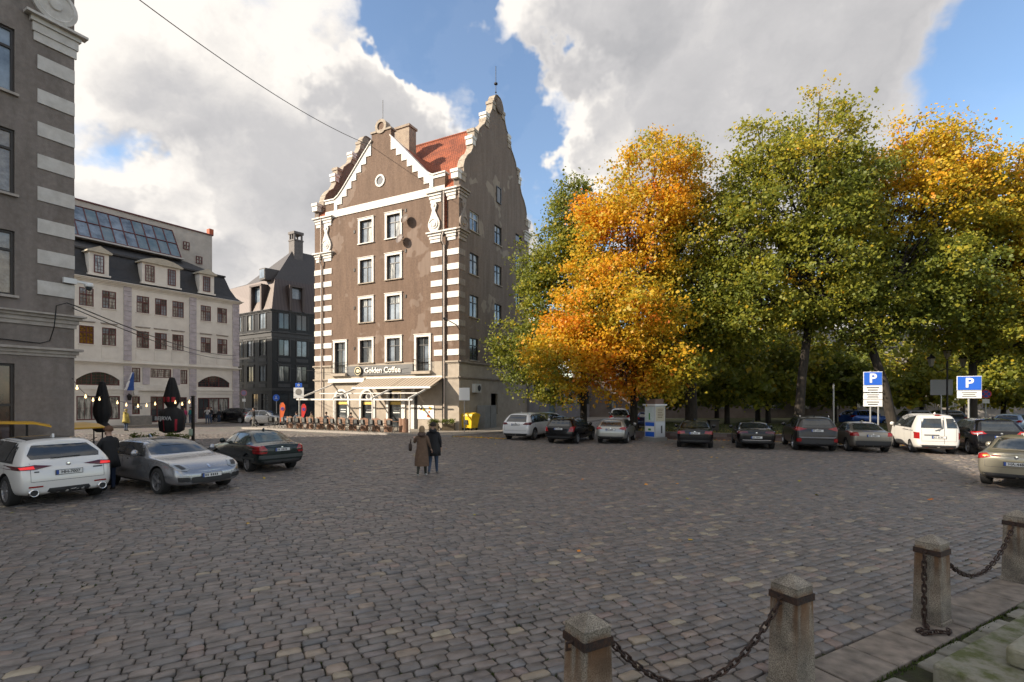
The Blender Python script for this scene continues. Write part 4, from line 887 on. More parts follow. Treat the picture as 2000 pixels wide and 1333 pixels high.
rl = DL.p(14, TZ + .3, -4.5); rr_ = apx + d2 * 8
b = MB(); b.quad(Ct, Lt, Vector((rl.x, rl.y, apx.z - 3.3)), apx); b.quad(Ct, apx, Vector((rr_.x, rr_.y, apx.z)), Rt); b.build('upper_roof', m_upr, db)
for (W_, xa, xb, ya, yb, o) in ((DL, 160, 232, 430, 550, -.2), (DR, 395, 490, 440, 555, -.2)):
    u0 = W_.uz(*c8px(xa, yb))[0]; u1 = W_.uz(*c8px(xb, yb))[0]; u0, u1 = min(u0, u1), max(u0, u1); z0 = EZD + .1; z1 = EZD + 3.3
    b = MB(); W_.box(b, u0, u0 + .35, z0, z1, -2, .2); W_.box(b, u1 - .35, u1, z0, z1, -2, .2); W_.box(b, u0, u1, z1, z1 + .25, -2.4, .25); d = b.build('dormer_frame', m_seam2, db)
    b = MB(); W_.box(b, u0 + .34, u1 - .34, z0, z1, -.6, -.35); b.build('dormer_pane', m_glassb, d)
b = MB(); tz = apx.z - 2.5; c_ = at(520, 548, 66.6); e1, e2 = d1 * .6, d2 * .6
b.hexa([c_ + v for v in (e1 * -1.1 - e2 * .9, e1 * 1.1 - e2 * .9, e1 * 1.1 + e2 * 3, e1 * -1.1 + e2 * 3, e1 * -1.1 - e2 * .9 + Vector((0, 0, 1.5)), e1 * 1.1 - e2 * .9 + Vector((0, 0, 1.5)), e1 * 1.1 + e2 * 3 + Vector((0, 0, 1.5)), e1 * -1.1 + e2 * 3 + Vector((0, 0, 1.5)))]); b.build('roof_light', m_upr, db)
b = MB(); q = [c_ - e2 * .93 + e1 * s + Vector((0, 0, z)) for s, z in ((-.9, .2), (.9, .2), (.9, 1.35), (-.9, 1.35))]; b.prism(q, -e2 * .03); b.build('roof_light_pane', m_glassb, db)
ch = at(578, 455, 70.5); b = MB(); hw = 1.05
def chbox(z0, z1, w): b.hexa([Vector((ch.x, ch.y, z)) + e1 * a * w + e2 * c * w for z in (z0, z1) for a, c in ((1, -1), (-1, -1), (-1, 1), (1, 1))])
chbox(apx.z - 4, ch.z - 1.3, hw); chbox(ch.z - 1.3, ch.z - 1.1, hw * 1.1); chbox(ch.z - .35, ch.z, hw * 1.12)
for a, c in ((1, -1), (-1, -1), (-1, 1), (1, 1), (0, -1)):
    p = Vector((ch.x, ch.y, 0)) + e1 * a * .85 + e2 * c * .85; b.tube([(p.x, p.y, ch.z - 1.1), (p.x, p.y, ch.z - .35)], .14, 6)
chm = b.build('chimney', mat('chimney_slabs', (.10, .09, .085), .7, c2=(.14, .125, .12), nscale=3), db)
# ---------------------------------------------------------------- low grey annex behind the corner house, buildings beyond the trees
AN = Wall(B.p(LB, 0, .25).to_2d(), dB, -dA); LN = 26.0
an = thing('annex', AN.p(0, 0), 'low grey annex with a door and small windows behind the parked cars', 'building')
m_annex = mat('lilac_grey_render', (.19, .175, .18), .9, c2=(.24, .225, .225), nscale=1, bump=.1)
ah = [(0.6, 3.4, 3.0, 4.1), (4.6, 6.4, .1, 3.3), (8.0, 8.9, 1.9, 3.7), (9.8, 11.8, 1.9, 3.7), (13.5, 14.8, 1.8, 3.6), (17, 18.4, 1.8, 3.6), (21, 22.5, 1.8, 3.6)]
b = MB(); AN.grid(b, 0, LN, 0, 4.9, ah, .2); q = [AN.p(0, 4.9, .15), AN.p(LN, 4.9, .15), AN.p(LN, 5.2, -6), AN.p(0, 5.2, -6)]; b.build('wall', m_annex, an)
b = MB(); b.prism(q, (0, 0, .15)); b.build('roof', m_slate, an)
b = MB(); AN.box(b, -.4, -.002, 0, 4.9, -5.0, .0); b.build('end_wall', m_annex, an)
b = MB(); AN.box(b, 0, LN, 4.05, 4.85, .002, .06); b.build('parapet_band', mat('annex_band', (.23, .215, .21), .9, c2=(.28, .26, .25), nscale=2), an)
for i, h in enumerate(ah):
    if i == 1:
        b = MB(); AN.box(b, *h, -.18, -.1); d = b.build('door', mat('teal_door', (.10, .15, .17), .5, c2=(.07, .11, .12), nscale=3), an); t = MB(); AN.box(t, h[0] + .2, h[1] - .2, 2.0, 3.1, -.1, -.08); t.build('door_pane', m_glassd, d)
    else: window(an, AN, *h, inset=.12, fm=m_black, gm=m_glassd, cols=2, transom=0)
def block(name, o, d, n, length, depth, height, label, wm, cols, rws, zoff=1.2):
    W_ = Wall(o, d, n); t = thing(name, W_.p(0, 0), label, 'building'); hs_ = []
    for i in range(cols):
        for j in range(rws):
            u = (i + .5) * length / cols; z = zoff + j * (height - zoff) / rws; hs_.append((u - .65, u + .65, z, z + 1.7))
    b = MB(); W_.grid(b, 0, length, 0, height, hs_, .2); b.build('wall', wm, t)
    for (u, s) in ((0, -1), (length, 1)): b = MB(); E_ = Wall(W_.p(u, 0).to_2d(), -W_.n, W_.d * s); E_.grid(b, 0, depth, 0, height, []); b.build('end_wall', wm, t)
    for h in hs_: window(t, W_, *h, inset=.14, fm=m_sash, gm=[m_glassd, m_glassc], cols=2, transom=.7, sill=(.1, .08, wm))
    b = MB(); q = [W_.p(-.3, height, .4), W_.p(length + .3, height, .4), W_.p(length + .3, height + 3.4, -depth / 2), W_.p(-.3, height + 3.4, -depth / 2)]; b.quad(*q); q = [W_.p(-.3, height, -depth - .4), W_.p(length + .3, height, -depth - .4), W_.p(length + .3, height + 3.4, -depth / 2), W_.p(-.3, height + 3.4, -depth / 2)]; b.quad(*q); b.build('roof', m_slate, t)
    return t
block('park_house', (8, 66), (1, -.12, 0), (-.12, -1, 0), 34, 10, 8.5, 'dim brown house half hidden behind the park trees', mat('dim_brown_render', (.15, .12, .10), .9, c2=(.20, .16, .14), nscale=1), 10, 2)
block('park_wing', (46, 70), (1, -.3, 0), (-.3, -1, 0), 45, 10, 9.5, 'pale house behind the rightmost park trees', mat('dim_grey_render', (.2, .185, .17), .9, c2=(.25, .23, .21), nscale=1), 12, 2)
# ---------------------------------------------------------------- pavements
def slab_poly(name, pts, z, m, kind='structure', drop=.3):
    b = MB(); b.prism([(p[0], p[1], z - drop) for p in pts], (0, 0, drop)); return tag(b.build(name, m), kind=kind)
m_pave = mat('pavement_slabs', (.22, .195, .165), .8, c2=(.29, .255, .21), nscale=2.5, bump=.2, bscale=12)
f0 = A.p(-.2, 0, 4.9); f1 = A.p(LA + 3, 0, 4.9); f2 = A.p(LA + 3, 0, -1); f3 = B.p(LB + 26, 0, -.5); f4 = B.p(LB + 26, 0, 3.6); f5 = B.p(1, 0, 3.6); f6 = A.p(-2.2, 0, 4.2)
slab_poly('pavement', [(p.x, p.y) for p in (f0, f6, f5, f4, f3, f2, f1)], .12, m_pave)
kp = [f1, f0, f6, f5, f4]
for a, c in zip(kp, kp[1:]):
    n = max(1, int((c - a).length / 1.1)); t = (c - a).normalized(); nn = Vector((t.y, -t.x, 0))
    for k in range(n):
        p = a + (c - a) * (k / n); q = a + (c - a) * ((k + 1) / n) - t * .012; b = MB()
        b.prism([(v.x, v.y, -.1) for v in (p + nn * .004, q + nn * .004, q + nn * .15, p + nn * .15)] , (0, 0, .225 + .004 * (k % 3))); o = b.build('kerb_stone', mat('kerb_granite', (.25, .23, .21), .7, c2=(.33, .3, .27), nscale=9), None)
        o.parent = bpy.data.objects['pavement']
slab_poly('white_house_pavement', [(p.x, p.y) for p in (W2.p(-1, 0, 0), W2.p(LW, 0, 0), W2.p(LW, 0, 2.2), W2.p(-1, 0, 2.2))], .12, m_pave)
# ================================================================ CARS
def paint(name, c, metal=0.35, rough=0.28):
    return mat('paint_' + name, c, rough, metal=metal, coat=0.45, spec=0.35, c2=tuple(q * 0.93 for q in c), nscale=0.7, detail=1.0)
m_tyre = mat('tyre_rubber', (.018, .018, .018), .8, bump=.2)
m_rim = mat('alloy', (.42, .42, .43), .3, metal=.8)
m_rimd = mat('dark_alloy', (.10, .10, .105), .35, metal=.7)
m_cglass = mat('car_glass', (.012, .015, .017), .05, spec=.9, c2=(.03, .036, .04), nscale=2)
m_plast = mat('black_plastic', (.022, .022, .023), .5)
m_red = mat('tail_lamp_red', (.32, .010, .012), .14, coat=.5, c2=(.20, .006, .008), nscale=14)
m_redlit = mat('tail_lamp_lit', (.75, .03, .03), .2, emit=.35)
m_smoke = mat('smoked_lamp', (.09, .012, .016), .14, coat=.5)
m_amber = mat('amber_lamp', (.6, .22, .02), .2, coat=.5)
m_clear = mat('clear_lamp', (.26, .28, .30), .12, coat=.8)
m_chrome = mat('chrome', (.7, .7, .71), .15, metal=1.0)
m_plate = mat('plate_white', (.68, .68, .66), .45)
m_ink = mat('plate_ink', (.02, .02, .02), .5)
m_eu = mat('plate_blue', (.02, .07, .30), .45)
def seam_loft(S):
    """rings of 16 points per station -> closed body cage"""
    V, Fc = [], []
    for (xl, xt, zs, zb, zt, wl, wb, wt) in S:
        lv = [(xl, 0, zs + .015), (xl, wl * .80, zs), (xl, wl * .965, zs + .09), (xl, wl, zs + (zb - zs) * .55), (xl + (xt - xl) * .12, wb, zb),
              (xl + (xt - xl) * .58, wb + (wt - wb) * .46, zb + (zt - zb) * .50), (xt, wt, zt - min(.075, (zt - zb) * .35)), (xt, wt * .68, zt - .012), (xt, 0, zt)]
        V += lv + [(x, -y, z) for x, y, z in reversed(lv[1:8])]
    n = 16
    for k in range(len(S) - 1):
        for q in range(n): q2 = (q + 1) % n; Fc.append((k * n + q, k * n + q2, (k + 1) * n + q2, (k + 1) * n + q))
    for base, flip in ((0, True), ((len(S) - 1) * n, False)):
        caps = [(0, 1, 15)] + [(i, i + 1, 15 - i, 16 - i) for i in range(1, 7)] + [(7, 8, 9)]
        for c in caps: c = tuple(base + i for i in c); Fc.append(c if not flip else c[::-1])
    return V, Fc
def eval_mesh(o):
    dg = bpy.context.evaluated_depsgraph_get(); return bpy.data.meshes.new_from_object(o.evaluated_get(dg))
def body_mesh(S, wheels, r, hw, pm):
    V, Fc = seam_loft(S); me = bpy.data.meshes.new('cage'); me.from_pydata(V, [], Fc); me.materials.append(pm); me.materials.append(m_plast)
    o = bpy.data.objects.new('cage', me); COL.objects.link(o); bm = bmesh.new(); bm.from_mesh(me); bmesh.ops.recalc_face_normals(bm, faces=bm.faces)
    cl = bm.edges.layers.float.get('crease_edge') or bm.edges.layers.float.new('crease_edge')
    n = 16
    bm.verts.ensure_lookup_table()
    for e in bm.edges:
        a, b_ = e.verts[0].index, e.verts[1].index
        if a // n != b_ // n and a % n == b_ % n and (a % n) in (4, 12, 6, 10): e[cl] = .35
        if a // n == b_ // n and (a // n in (0, len(S) - 1)): e[cl] = .25
    bm.to_mesh(me); bm.free()
    sd = o.modifiers.new('s', 'SUBSURF'); sd.levels = 2; sd.render_levels = 2
    sm = eval_mesh(o); bvh = BVHTree.FromPolygons([v.co.copy() for v in sm.vertices], [p.vertices[:] for p in sm.polygons])
    cut = MB()
    for wx in wheels:
        for s in (1, -1): cut.lathe([(0, 0), (r * 1.13, 0), (r * 1.13, .36), (0, .36)], (wx, s * (hw - .26), r * 1.02), (0, s, 0), 28)
    co = cut.build('cutter', m_plast); bmx = bmesh.new(); bmx.from_mesh(co.data); bmesh.ops.remove_doubles(bmx, verts=bmx.verts, dist=1e-5); bmesh.ops.recalc_face_normals(bmx, faces=bmx.faces); bmx.to_mesh(co.data); bmx.free()
    md = o.modifiers.new('b', 'BOOLEAN'); md.operation = 'DIFFERENCE'; md.object = co; md.solver = 'EXACT'; md.material_mode = 'TRANSFER'
    fm = eval_mesh(o); fm.polygons.foreach_set('use_smooth', [True] * len(fm.polygons)); fm.set_sharp_from_angle(angle=R(38))
    bpy.data.objects.remove(o); bpy.data.objects.remove(co)
    return fm, bvh
AX = {'left': (Vector((0, 4, 0)), Vector((0, -1, 0)), lambda a, c: (a, 0, c)), 'right': (Vector((0, -4, 0)), Vector((0, 1, 0)), lambda a, c: (a, 0, c)),
      'rear': (Vector((-6, 0, 0)), Vector((1, 0, 0)), lambda a, c: (0, a, c)), 'front': (Vector((6, 0, 0)), Vector((-1, 0, 0)), lambda a, c: (0, a, c)), 'top': (Vector((0, 0, 5)), Vector((0, 0, -1)), lambda a, c: (a, c, 0))}
def patch(bvh, poly, axis, off, name, m, parent, res=.10):
    """thin piece that follows the body: 2D outline projected on the body along an axis and lifted off it"""
    bm = bmesh.new(); vs_ = [bm.verts.new((a, c, 0)) for a, c in poly]; bm.faces.new(vs_); bmesh.ops.triangulate(bm, faces=bm.faces[:])
    for _ in range(5):
        lo_ = [e for e in bm.edges if e.calc_length() > res]
        if not lo_: break
        bmesh.ops.subdivide_edges(bm, edges=lo_, cuts=1); bmesh.ops.triangulate(bm, faces=[f for f in bm.faces if len(f.verts) > 3])
    o0, dr, fn = AX[axis]; norms = []
    for v in bm.verts:
        p = Vector(fn(v.co.x, v.co.y)) + o0; h, nn, _, _ = bvh.ray_cast(p, dr)
        if h is None:
            q = Vector(fn(v.co.x, v.co.y)) - dr * .6; h, nn, _, _ = bvh.find_nearest(q)
        if nn.dot(dr) > 0: nn = -nn
        v.co = h + (nn * .7 - dr * .3) * off
    bmesh.ops.recalc_face_normals(bm, faces=bm.faces)
    fs = bm.faces[:]
    if fs and sum((f.normal.dot(dr)) for f in fs) > 0: bmesh.ops.reverse_faces(bm, faces=fs)
    me = bpy.data.meshes.new(name); bm.to_mesh(me); bm.free(); me.materials.append(m); me.polygons.foreach_set('use_smooth', [True] * len(me.polygons))
    o = bpy.data.objects.new(name, me); COL.objects.link(o); o.parent = parent; WL[o.name] = Vector((0, 0, 0)); return o
WHEELS = {}
def wheel_meshes(r, style):
    if (r, style) in WHEELS: return WHEELS[(r, style)]
    w = .115; b = MB(); ri = r * (.70 if style != 'steel' else .62)
    b.lathe([(ri, -w), (r * .9, -w), (r * .975, -w * .82), (r, -w * .5), (r, w * .5), (r * .975, w * .82), (r * .9, w), (ri, w), (ri, -w)], (0, 0, 0), (0, 1, 0), 28)
    t = b.build('wheel', m_tyre, None, smooth=True); t.data.set_sharp_from_angle(angle=R(35)); tm = t.data; bpy.data.objects.remove(t)
    b = MB(); b.lathe([(ri, w * .2), (ri * 1.01, w * .95), (ri * .94, w * .95), (ri * .9, w * .2)], (0, 0, 0), (0, 1, 0), 28); b.lathe([(ri * .92, -.02), (0, -.02)], (0, 0, 0), (0, 1, 0), 20, mi=1); b.lathe([(ri * .2, .0), (ri * .18, w * .85), (0, w * .88)], (0, 0, 0), (0, 1, 0), 14)
    ns = 10 if style == 'multi' else 5
    for k in range(ns):
        a = 2 * math.pi * k / ns; ca, sa = math.cos(a), math.sin(a); hw_ = ri * (.075 if ns == 10 else .13)
        def P(rr, t, y): return (ca * rr - sa * t, y, sa * rr + ca * t)
        b.hexa([P(ri * .12, -hw_, .02), P(ri * .95, -hw_ * 1.3, .02), P(ri * .95, hw_ * 1.3, .02), P(ri * .12, hw_, .02), P(ri * .12, -hw_, w * .75), P(ri * .95, -hw_ * 1.3, w * .82), P(ri * .95, hw_ * 1.3, w * .82), P(ri * .12, hw_, w * .75)])
    k = b.build('rim', [m_rim if style != 'dark' else m_rimd, m_plast]); km = k.data; bpy.data.objects.remove(k)
    WHEELS[(r, style)] = (tm, km); return tm, km
def rrect(cx, cz, w, h, r=.03, n=3):
    out = []
    for (sx, sz, a0) in ((1, 1, 0), (-1, 1, 90), (-1, -1, 180), (1, -1, 270)):
        for k in range(n + 1): a = R(a0 + 90 * k / n); out.append((cx + sx * (w / 2 - r) + r * math.cos(a), cz + sz * (h / 2 - r) + r * math.sin(a)))
    return out
def car(name, cat, label, loc, heading, pm, L, W, H, kind='sedan', belt=None, hood=None, boot=None, r=.32, rims='five', cowl=None, wtop=None, rtop=None, bbase=None, axles=None, sill=.21,
        tails=None, heads=None, rplate=None, fplate=None, rtext=None, bump_dark=False, rails=False, extra=None, rearwin=None, trim=None, details=True, group=None, rake=.30, tint=None, nose=None):
    hw = W / 2; xr, xf = -L / 2, L / 2; zb = belt or H * .63; zh = hood or H * .66; zn = nose or zh - .17
    xc = cowl if cowl is not None else xf - L * .29; xw = wtop if wtop is not None else xc - .62
    sed = kind == 'sedan'; zt = boot or zb + .08
    xrt = rtop if rtop is not None else (xr + L * .29 if sed else xr + rake + .12); xbb = bbase if bbase is not None else xr + .55
    S = []
    if sed:
        S += [(xr, xr + .05, .36, zb - .10, zt - .07, hw * .80, hw * .78, hw * .58), (xr + .05, xr + .06, .28, zb - .03, zt - .005, hw * .925, hw * .90, hw * .70),
              (xr + .32, xr + .32, sill + .03, zb, zt, hw * .985, hw * .965, hw * .76), (xbb, xbb + .02, sill, zb, zt + .012, hw, hw * .975, hw * .70)]
        S += [(xbb + (xrt - xbb) * .55, xbb + (xrt - xbb) * .55, sill, zb, zt + (H - zt) * .58, hw, hw * .975, hw * .64)]
    else:
        S += [(xr, xr + rake, .36, zb - .02, H - .13, hw * .82, hw * .80, hw * .58), (xr + .05, xr + rake + .03, .28, zb, H - .07, hw * .94, hw * .92, hw * .66),
              (xr + .34, xr + rake + .26, sill + .03, zb, H - .035, hw * .985, hw * .965, hw * .70)]
    S += [(xrt + (.25 if not sed else 0), xrt + (.25 if not sed else 0), sill, zb, H - .018, hw, hw * .975, hw * .70 if sed else hw * .72)]
    xm = (xrt + xw) / 2
    S += [(xm, xm, sill, zb - .005, H, hw, hw * .975, hw * .72), (xw, xw, sill, zb - .01, H - .025, hw, hw * .97, hw * .70),
          (xc - (xc - xw) * .42, xc - (xc - xw) * .42, sill, zb - .02, zh + (H - zh) * .47, hw, hw * .965, hw * .735), (xc, xc + .02, sill, zb - .03, zh, hw, hw * .95, hw * .76), (xc + .18, xc + .18, sill, zb - .04, zh - .015, hw, hw * .945, hw * .76),
          (xf - .66, xf - .66, sill, min(zb - .09, zn + .10), zn + (zh - zn) * .62, hw * .985, hw * .93, hw * .74), (xf - .26, xf - .30, sill + .02, min(zb - .17, zn - .03), zn, hw * .95, hw * .89, hw * .66), (xf - .06, xf - .12, sill + .04, zn - .16, zn - .08, hw * .84, hw * .80, hw * .56), (xf, xf - .05, .32, zn - .25, zn - .17, hw * .66, hw * .64, hw * .46)]
    xfa, xra = axles or (xf - .86, xr + .92)
    me, bvh = body_mesh(S, (xfa, xra), r, hw, pm)
    rz = math.atan2(heading.y, heading.x)
    t = thing(name, (loc.x, loc.y, 0.0), label, cat, group, rz); WL[t.name] = Vector((0, 0, 0))
    body = bpy.data.objects.new('body', me); COL.objects.link(body); body.parent = t; WL[body.name] = Vector((0, 0, 0))
    gm = tint or m_cglass
    # wheels
    tm, km = wheel_meshes(r, rims)
    for wx in (xfa, xra):
        for s in (1, -1):
            w = bpy.data.objects.new('wheel', tm); COL.objects.link(w); w.parent = t; w.location = (wx, s * (hw - .135), r - .012); w.rotation_euler = (0, 0.4 * wx, 0 if s > 0 else math.pi)
            k = bpy.data.objects.new('rim', km); COL.objects.link(k); k.parent = w
    # glass
    ztop = H - .115
    xq = (xbb + .22 if sed else xr + rake * .55 + .22); xqt = xrt + (.02 if sed else .12)
    b1 = xc - (xc - xw) * .5 - .62; b1 = (xw + xqt) / 2 + .08
    zw0 = zb + .035
    A0, A1 = (xc - .30, zw0), (xw - .06, ztop)
    sides = [[(b1 + .03, zw0), A0, A1, (b1 + .03, ztop + .012)]]
    if kind == 'van': b2 = b1 - .95; sides += [[(b2 + .03, zw0), (b1 - .03, zw0), (b1 - .03, ztop + .012), (b2 + .03, ztop + .008)]]
    else:
        b2 = max(xq + .28, b1 - .92)
        sides += [[(b2 + .02, zw0 + .005), (b1 - .03, zw0), (b1 - .03, ztop + .012), (max(b2 + .02, xqt + .02), ztop)]]
        if b2 - xq > .2 or not sed: sides += [[(xq, zw0 + .03), (b2 - .03, zw0 + .008), (max(b2 - .03, xqt), ztop - .005), (xqt - .02, ztop - .06)]] if not sed else [[(xq, zw0 + .03), (b2 - .03, zw0 + .01), (max(b2 - .03, xqt), ztop - .03)]]
    for ax in ('left', 'right'):
        if details:
            out = [(xq - .07, zw0 - .025), (xc - .20, zw0 - .03), (xw - .02, ztop + .035), (xm, ztop + .045), (xqt - .04, ztop + .02)] if kind != 'van' else [(b2 - .02, zw0 - .03), (xc - .20, zw0 - .03), (xw - .02, ztop + .035), (b2 - .02, ztop + .04)]
            patch(bvh, out, ax, .004, 'window_surround', trim or m_plast, t, .15)
        for pl in sides: patch(bvh, pl, ax, .009, 'side_window', gm, t)
        if details:
            for xs_ in ((b1, b1 + .0), (min(xc + .1, xfa - r * 1.2), 0)):   # door gaps
                patch(bvh, [(xs_[0] - .006, sill + .16), (xs_[0] + .006, sill + .16), (xs_[0] + .006, zw0 - .05), (xs_[0] - .006, zw0 - .05)], ax, .003, 'door_gap', m_plast, t, .2)
            if b2 < b1 - .3: patch(bvh, [(b2 - .006 + .02, sill + .35), (b2 + .026, sill + .35), (b2 + .026, zw0 - .05), (b2 + .014, zw0 - .05)], ax, .003, 'door_gap', m_plast, t, .2)
            for xs_ in (b1 + .22, b2 + .2): patch(bvh, rrect(xs_, zb - .09, .2, .035, .015), ax, .022, 'door_handle', pm, t)
            patch(bvh, [(xra + r * 1.3, sill + .02), (xfa - r * 1.3, sill + .02), (xfa - r * 1.3, sill + .10), (xra + r * 1.3, sill + .10)], ax, .005, 'sill_trim', m_plast, t, .3)
    wsz0, wsz1 = zh + .03, H - .075
    patch(bvh, [(-hw * .80, wsz0), (hw * .80, wsz0), (hw * .64, wsz1), (-hw * .64, wsz1)], 'front', .006, 'windscreen', gm, t)
    if rearwin is None:
        rearwin = [(-hw * .68, zt + .05), (hw * .68, zt + .05), (hw * .56, H - .085), (-hw * .56, H - .085)] if sed else [(-hw * .70, zb + .06), (hw * .70, zb + .06), (hw * .57, H - .15), (-hw * .57, H - .15)]
    if isinstance(rearwin[0], tuple): rearwin = [rearwin]
    for rw_ in rearwin: patch(bvh, rw_, 'rear', .006, 'rear_window', gm, t)
    # lamps: (outline in y,z for the left side, material); mirrored unless a fourth item says once
    for li, (pl, m, nm) in enumerate(tails or []):
        for s in (1, -1): patch(bvh, [(s * a, c) for a, c in pl], 'rear', .012 + .008 * li, nm, m, t, .035)
    for li, (pl, m, nm) in enumerate(heads or [([(hw * .45, zn - .20), (hw * .84, zn - .16), (hw * .88, zn - .04), (hw * .5, zn - .08)], m_clear, 'headlight')]):
        for s in (1, -1): patch(bvh, [(s * a, c) for a, c in pl], 'front', .012 + .008 * li, nm, m, t, .035)
    patch(bvh, rrect(0, sill + .19, W * .55, .16, .05), 'front', .006, 'grille', m_plast, t)
    # lower rear bumper
    patch(bvh, [(-hw * .80, .30), (hw * .80, .30), (hw * .82, .44 if not bump_dark else .58), (-hw * .82, .44 if not bump_dark else .58)], 'rear', .006, 'rear_valance', m_plast if bump_dark is not None else pm, t)
    # shut line of the boot or tailgate
    if details:
        zg = .62
        for s in (1, -1): patch(bvh, [(s * hw * .74, zg), (s * (hw * .74 + .008), zg), (s * (hw * .74 + .008), zt - .05 if sed else zb + .02), (s * hw * .74, zt - .05 if sed else zb + .02)], 'rear', .004, 'boot_gap', m_plast, t, .2)
        patch(bvh, [(-hw * .74, zg - .008), (hw * .74, zg - .008), (hw * .74, zg), (-hw * .74, zg)], 'rear', .004, 'boot_gap', m_plast, t, .2)
        h, nn, _, _ = bvh.ray_cast(Vector((-6, 0, zb - .06 if sed else zb - .05)), Vector((1, 0, 0)))
        if h: e = MB(); e.lathe([(0, .02), (.045, .016), (.05, 0)], h, -Vector((1, 0, 0)), 14); e.build('badge', m_chrome, t)
    for pz, side, txt in ((rplate, 'rear', rtext), (fplate, 'front', None)):
        if pz is None: continue
        d = -1 if side == 'rear' else 1; h, nn, _, _ = bvh.ray_cast(Vector((d * 6, 0, pz)), Vector((-d, 0, 0)))
        hx = [bvh.ray_cast(Vector((d * 6, y, z)), Vector((-d, 0, 0)))[0] for y in (0, .2, -.2) for z in (pz - .05, pz + .05)]; px_ = max((q.x * d for q in hx if q), default=h.x * d) * d
        b = MB(); x0 = px_ + d * .004; x1 = px_ + d * .02; b.box((min(x0, x1), -.265, pz - .06), (max(x0, x1), .265, pz + .06)); fr2 = b.build('plate_frame', m_plast, t)
        b = MB(); x2 = x1 + d * .004; b.box((min(x1, x2) , -.252, pz - .05), (max(x1, x2), .252, pz + .05)); b.build('number_plate', m_plate, fr2)
        ys = 1 if side == 'rear' else -1      # reading direction: left edge of the plate as seen
        b = MB(); x3 = x2 + d * .002; b.box((min(x2, x3), min(ys * .252, ys * .205), pz - .05), (max(x2, x3), max(ys * .252, ys * .205), pz + .05)); b.build('plate_band', m_eu, fr2)
        if txt: text_mesh('plate_text', txt, .098, m_ink, fr2, (x3 + d * .002, -ys * .022, pz), (0, -ys, 0), (0, 0, 1), depth=.001, bold=.002)
        else:
            y = .17
            for q in range(7):
                wd = .04 if q != 2 else .018
                if q != 2: b = MB(); b.box((min(x2, x3), ys * y - .016, pz - .03), (max(x2, x3), ys * y + .016, pz + .03)); b.build('plate_mark', m_ink, fr2)
                y -= wd + .014
    # mirrors
    for s in (1, -1):
        b = MB(); c = Vector((xc - .42, s * (hw + .09), zb + .10)); b.lathe([(0, -.055), (.075, -.045), (.10, 0), (.085, .05), (0, .075)], c, (1, 0, .0), 12); o = b.build('wing_mirror', pm, t, smooth=True)
        b = MB(); b.tube([(xc - .42, s * (hw * .95), zb + .05), (xc - .42, s * (hw + .06), zb + .08)], .025, 6); b.build('mirror_stalk', m_plast, o)
    if rails:
        for s in (1, -1): b = MB(); y = s * hw * .66; b.tube([(xqt + .1, y, H - .06), (xqt + .2, y, H + .03), (xw - .2, y, H + .025), (xw - .1, y, H - .05)], .016, 6); b.build('roof_rail', m_chrome, t)
    if details:
        b = MB(); b.prism([(xqt + .15, -.02, H - .02), (xqt + .32, -.02, H - .015), (xqt + .17, -.02, H + .07)], (0, .04, 0)); b.build('roof_aerial', pm, t)
    if extra: extra(t, bvh, hw, xr, xf, zb)
    return t
def hd(a): return Vector((math.sin(R(a)), math.cos(R(a)), 0))
def place_rear(px, py, a, L): h = hd(a); return gp(px, py) + h * (L / 2), h
def wiper(t, bvh, y0, z0, y1, z1):
    p = []
    for k in range(5):
        y = y0 + (y1 - y0) * k / 4; z = z0 + (z1 - z0) * k / 4; h = bvh.ray_cast(Vector((-6, y, z)), Vector((1, 0, 0)))[0]
        if h: p.append(h + Vector((-.03, 0, 0)))
    if len(p) > 1: b = MB(); b.tube(p, .012, 5); b.build('wiper', m_plast, t)
def pipes(t, bvh, y, z, r=.065, m=None):
    for s in (1, -1):
        h = bvh.ray_cast(Vector((-6, s * y, z)), Vector((1, 0, 0)))[0]; x = h.x if h else -2.2
        b = MB(); b.lathe([(r * .75, .02), (r * .8, .06), (r, .07), (r, -.1)], (x, s * y, z), (-1, 0, 0), 18); o = b.build('exhaust_pipe', m or m_chrome, t, smooth=True)
        b = MB(); b.lathe([(0, .025), (r * .78, .025)], (x, s * y, z), (-1, 0, 0), 14); b.build('exhaust_bore', m_plast, o)
# --- left group ---------------------------------------------------------------
def ex_white(t, bvh, hw, xr, xf, zb):
    pipes(t, bvh, .66, .36, .085); patch(bvh, [(-.46, .30), (.46, .30), (.38, .44), (-.38, .44)], 'rear', .010, 'diffuser', m_plast, t); wiper(t, bvh, .30, 1.14, -.28, 1.16)
    patch(bvh, [(-.58, 1.12), (.58, 1.12), (.55, 1.085), (-.55, 1.085)], 'rear', .007, 'tailgate_spoiler_lip', MATS['paint_pearl_white'], t) if False else None
    for s in (1, -1): patch(bvh, rrect(s * .62, .50, .26, .035, .015), 'rear', .010, 'reflector', m_red, t)
    patch(bvh, [(-.45, 1.655), (.45, 1.655), (.4, 1.66), (-.4, 1.66)], 'rear', .01, 'brake_lamp', m_smoke, t) if False else None
    patch(bvh, [(-1.45, -.55), (-1.45, .55), (.45, .55), (.45, -.55)], 'top', .005, 'panoramic_roof', m_cglass, t, .2)
    for y, w in ((.60, .09), (-.58, .2)): patch(bvh, rrect(y, .845 if y > 0 else .86, w, .03, .01), 'rear', .008, 'badge_script', m_plast, t)
p_, h_ = place_rear(136, 984, -59.5, 4.69)
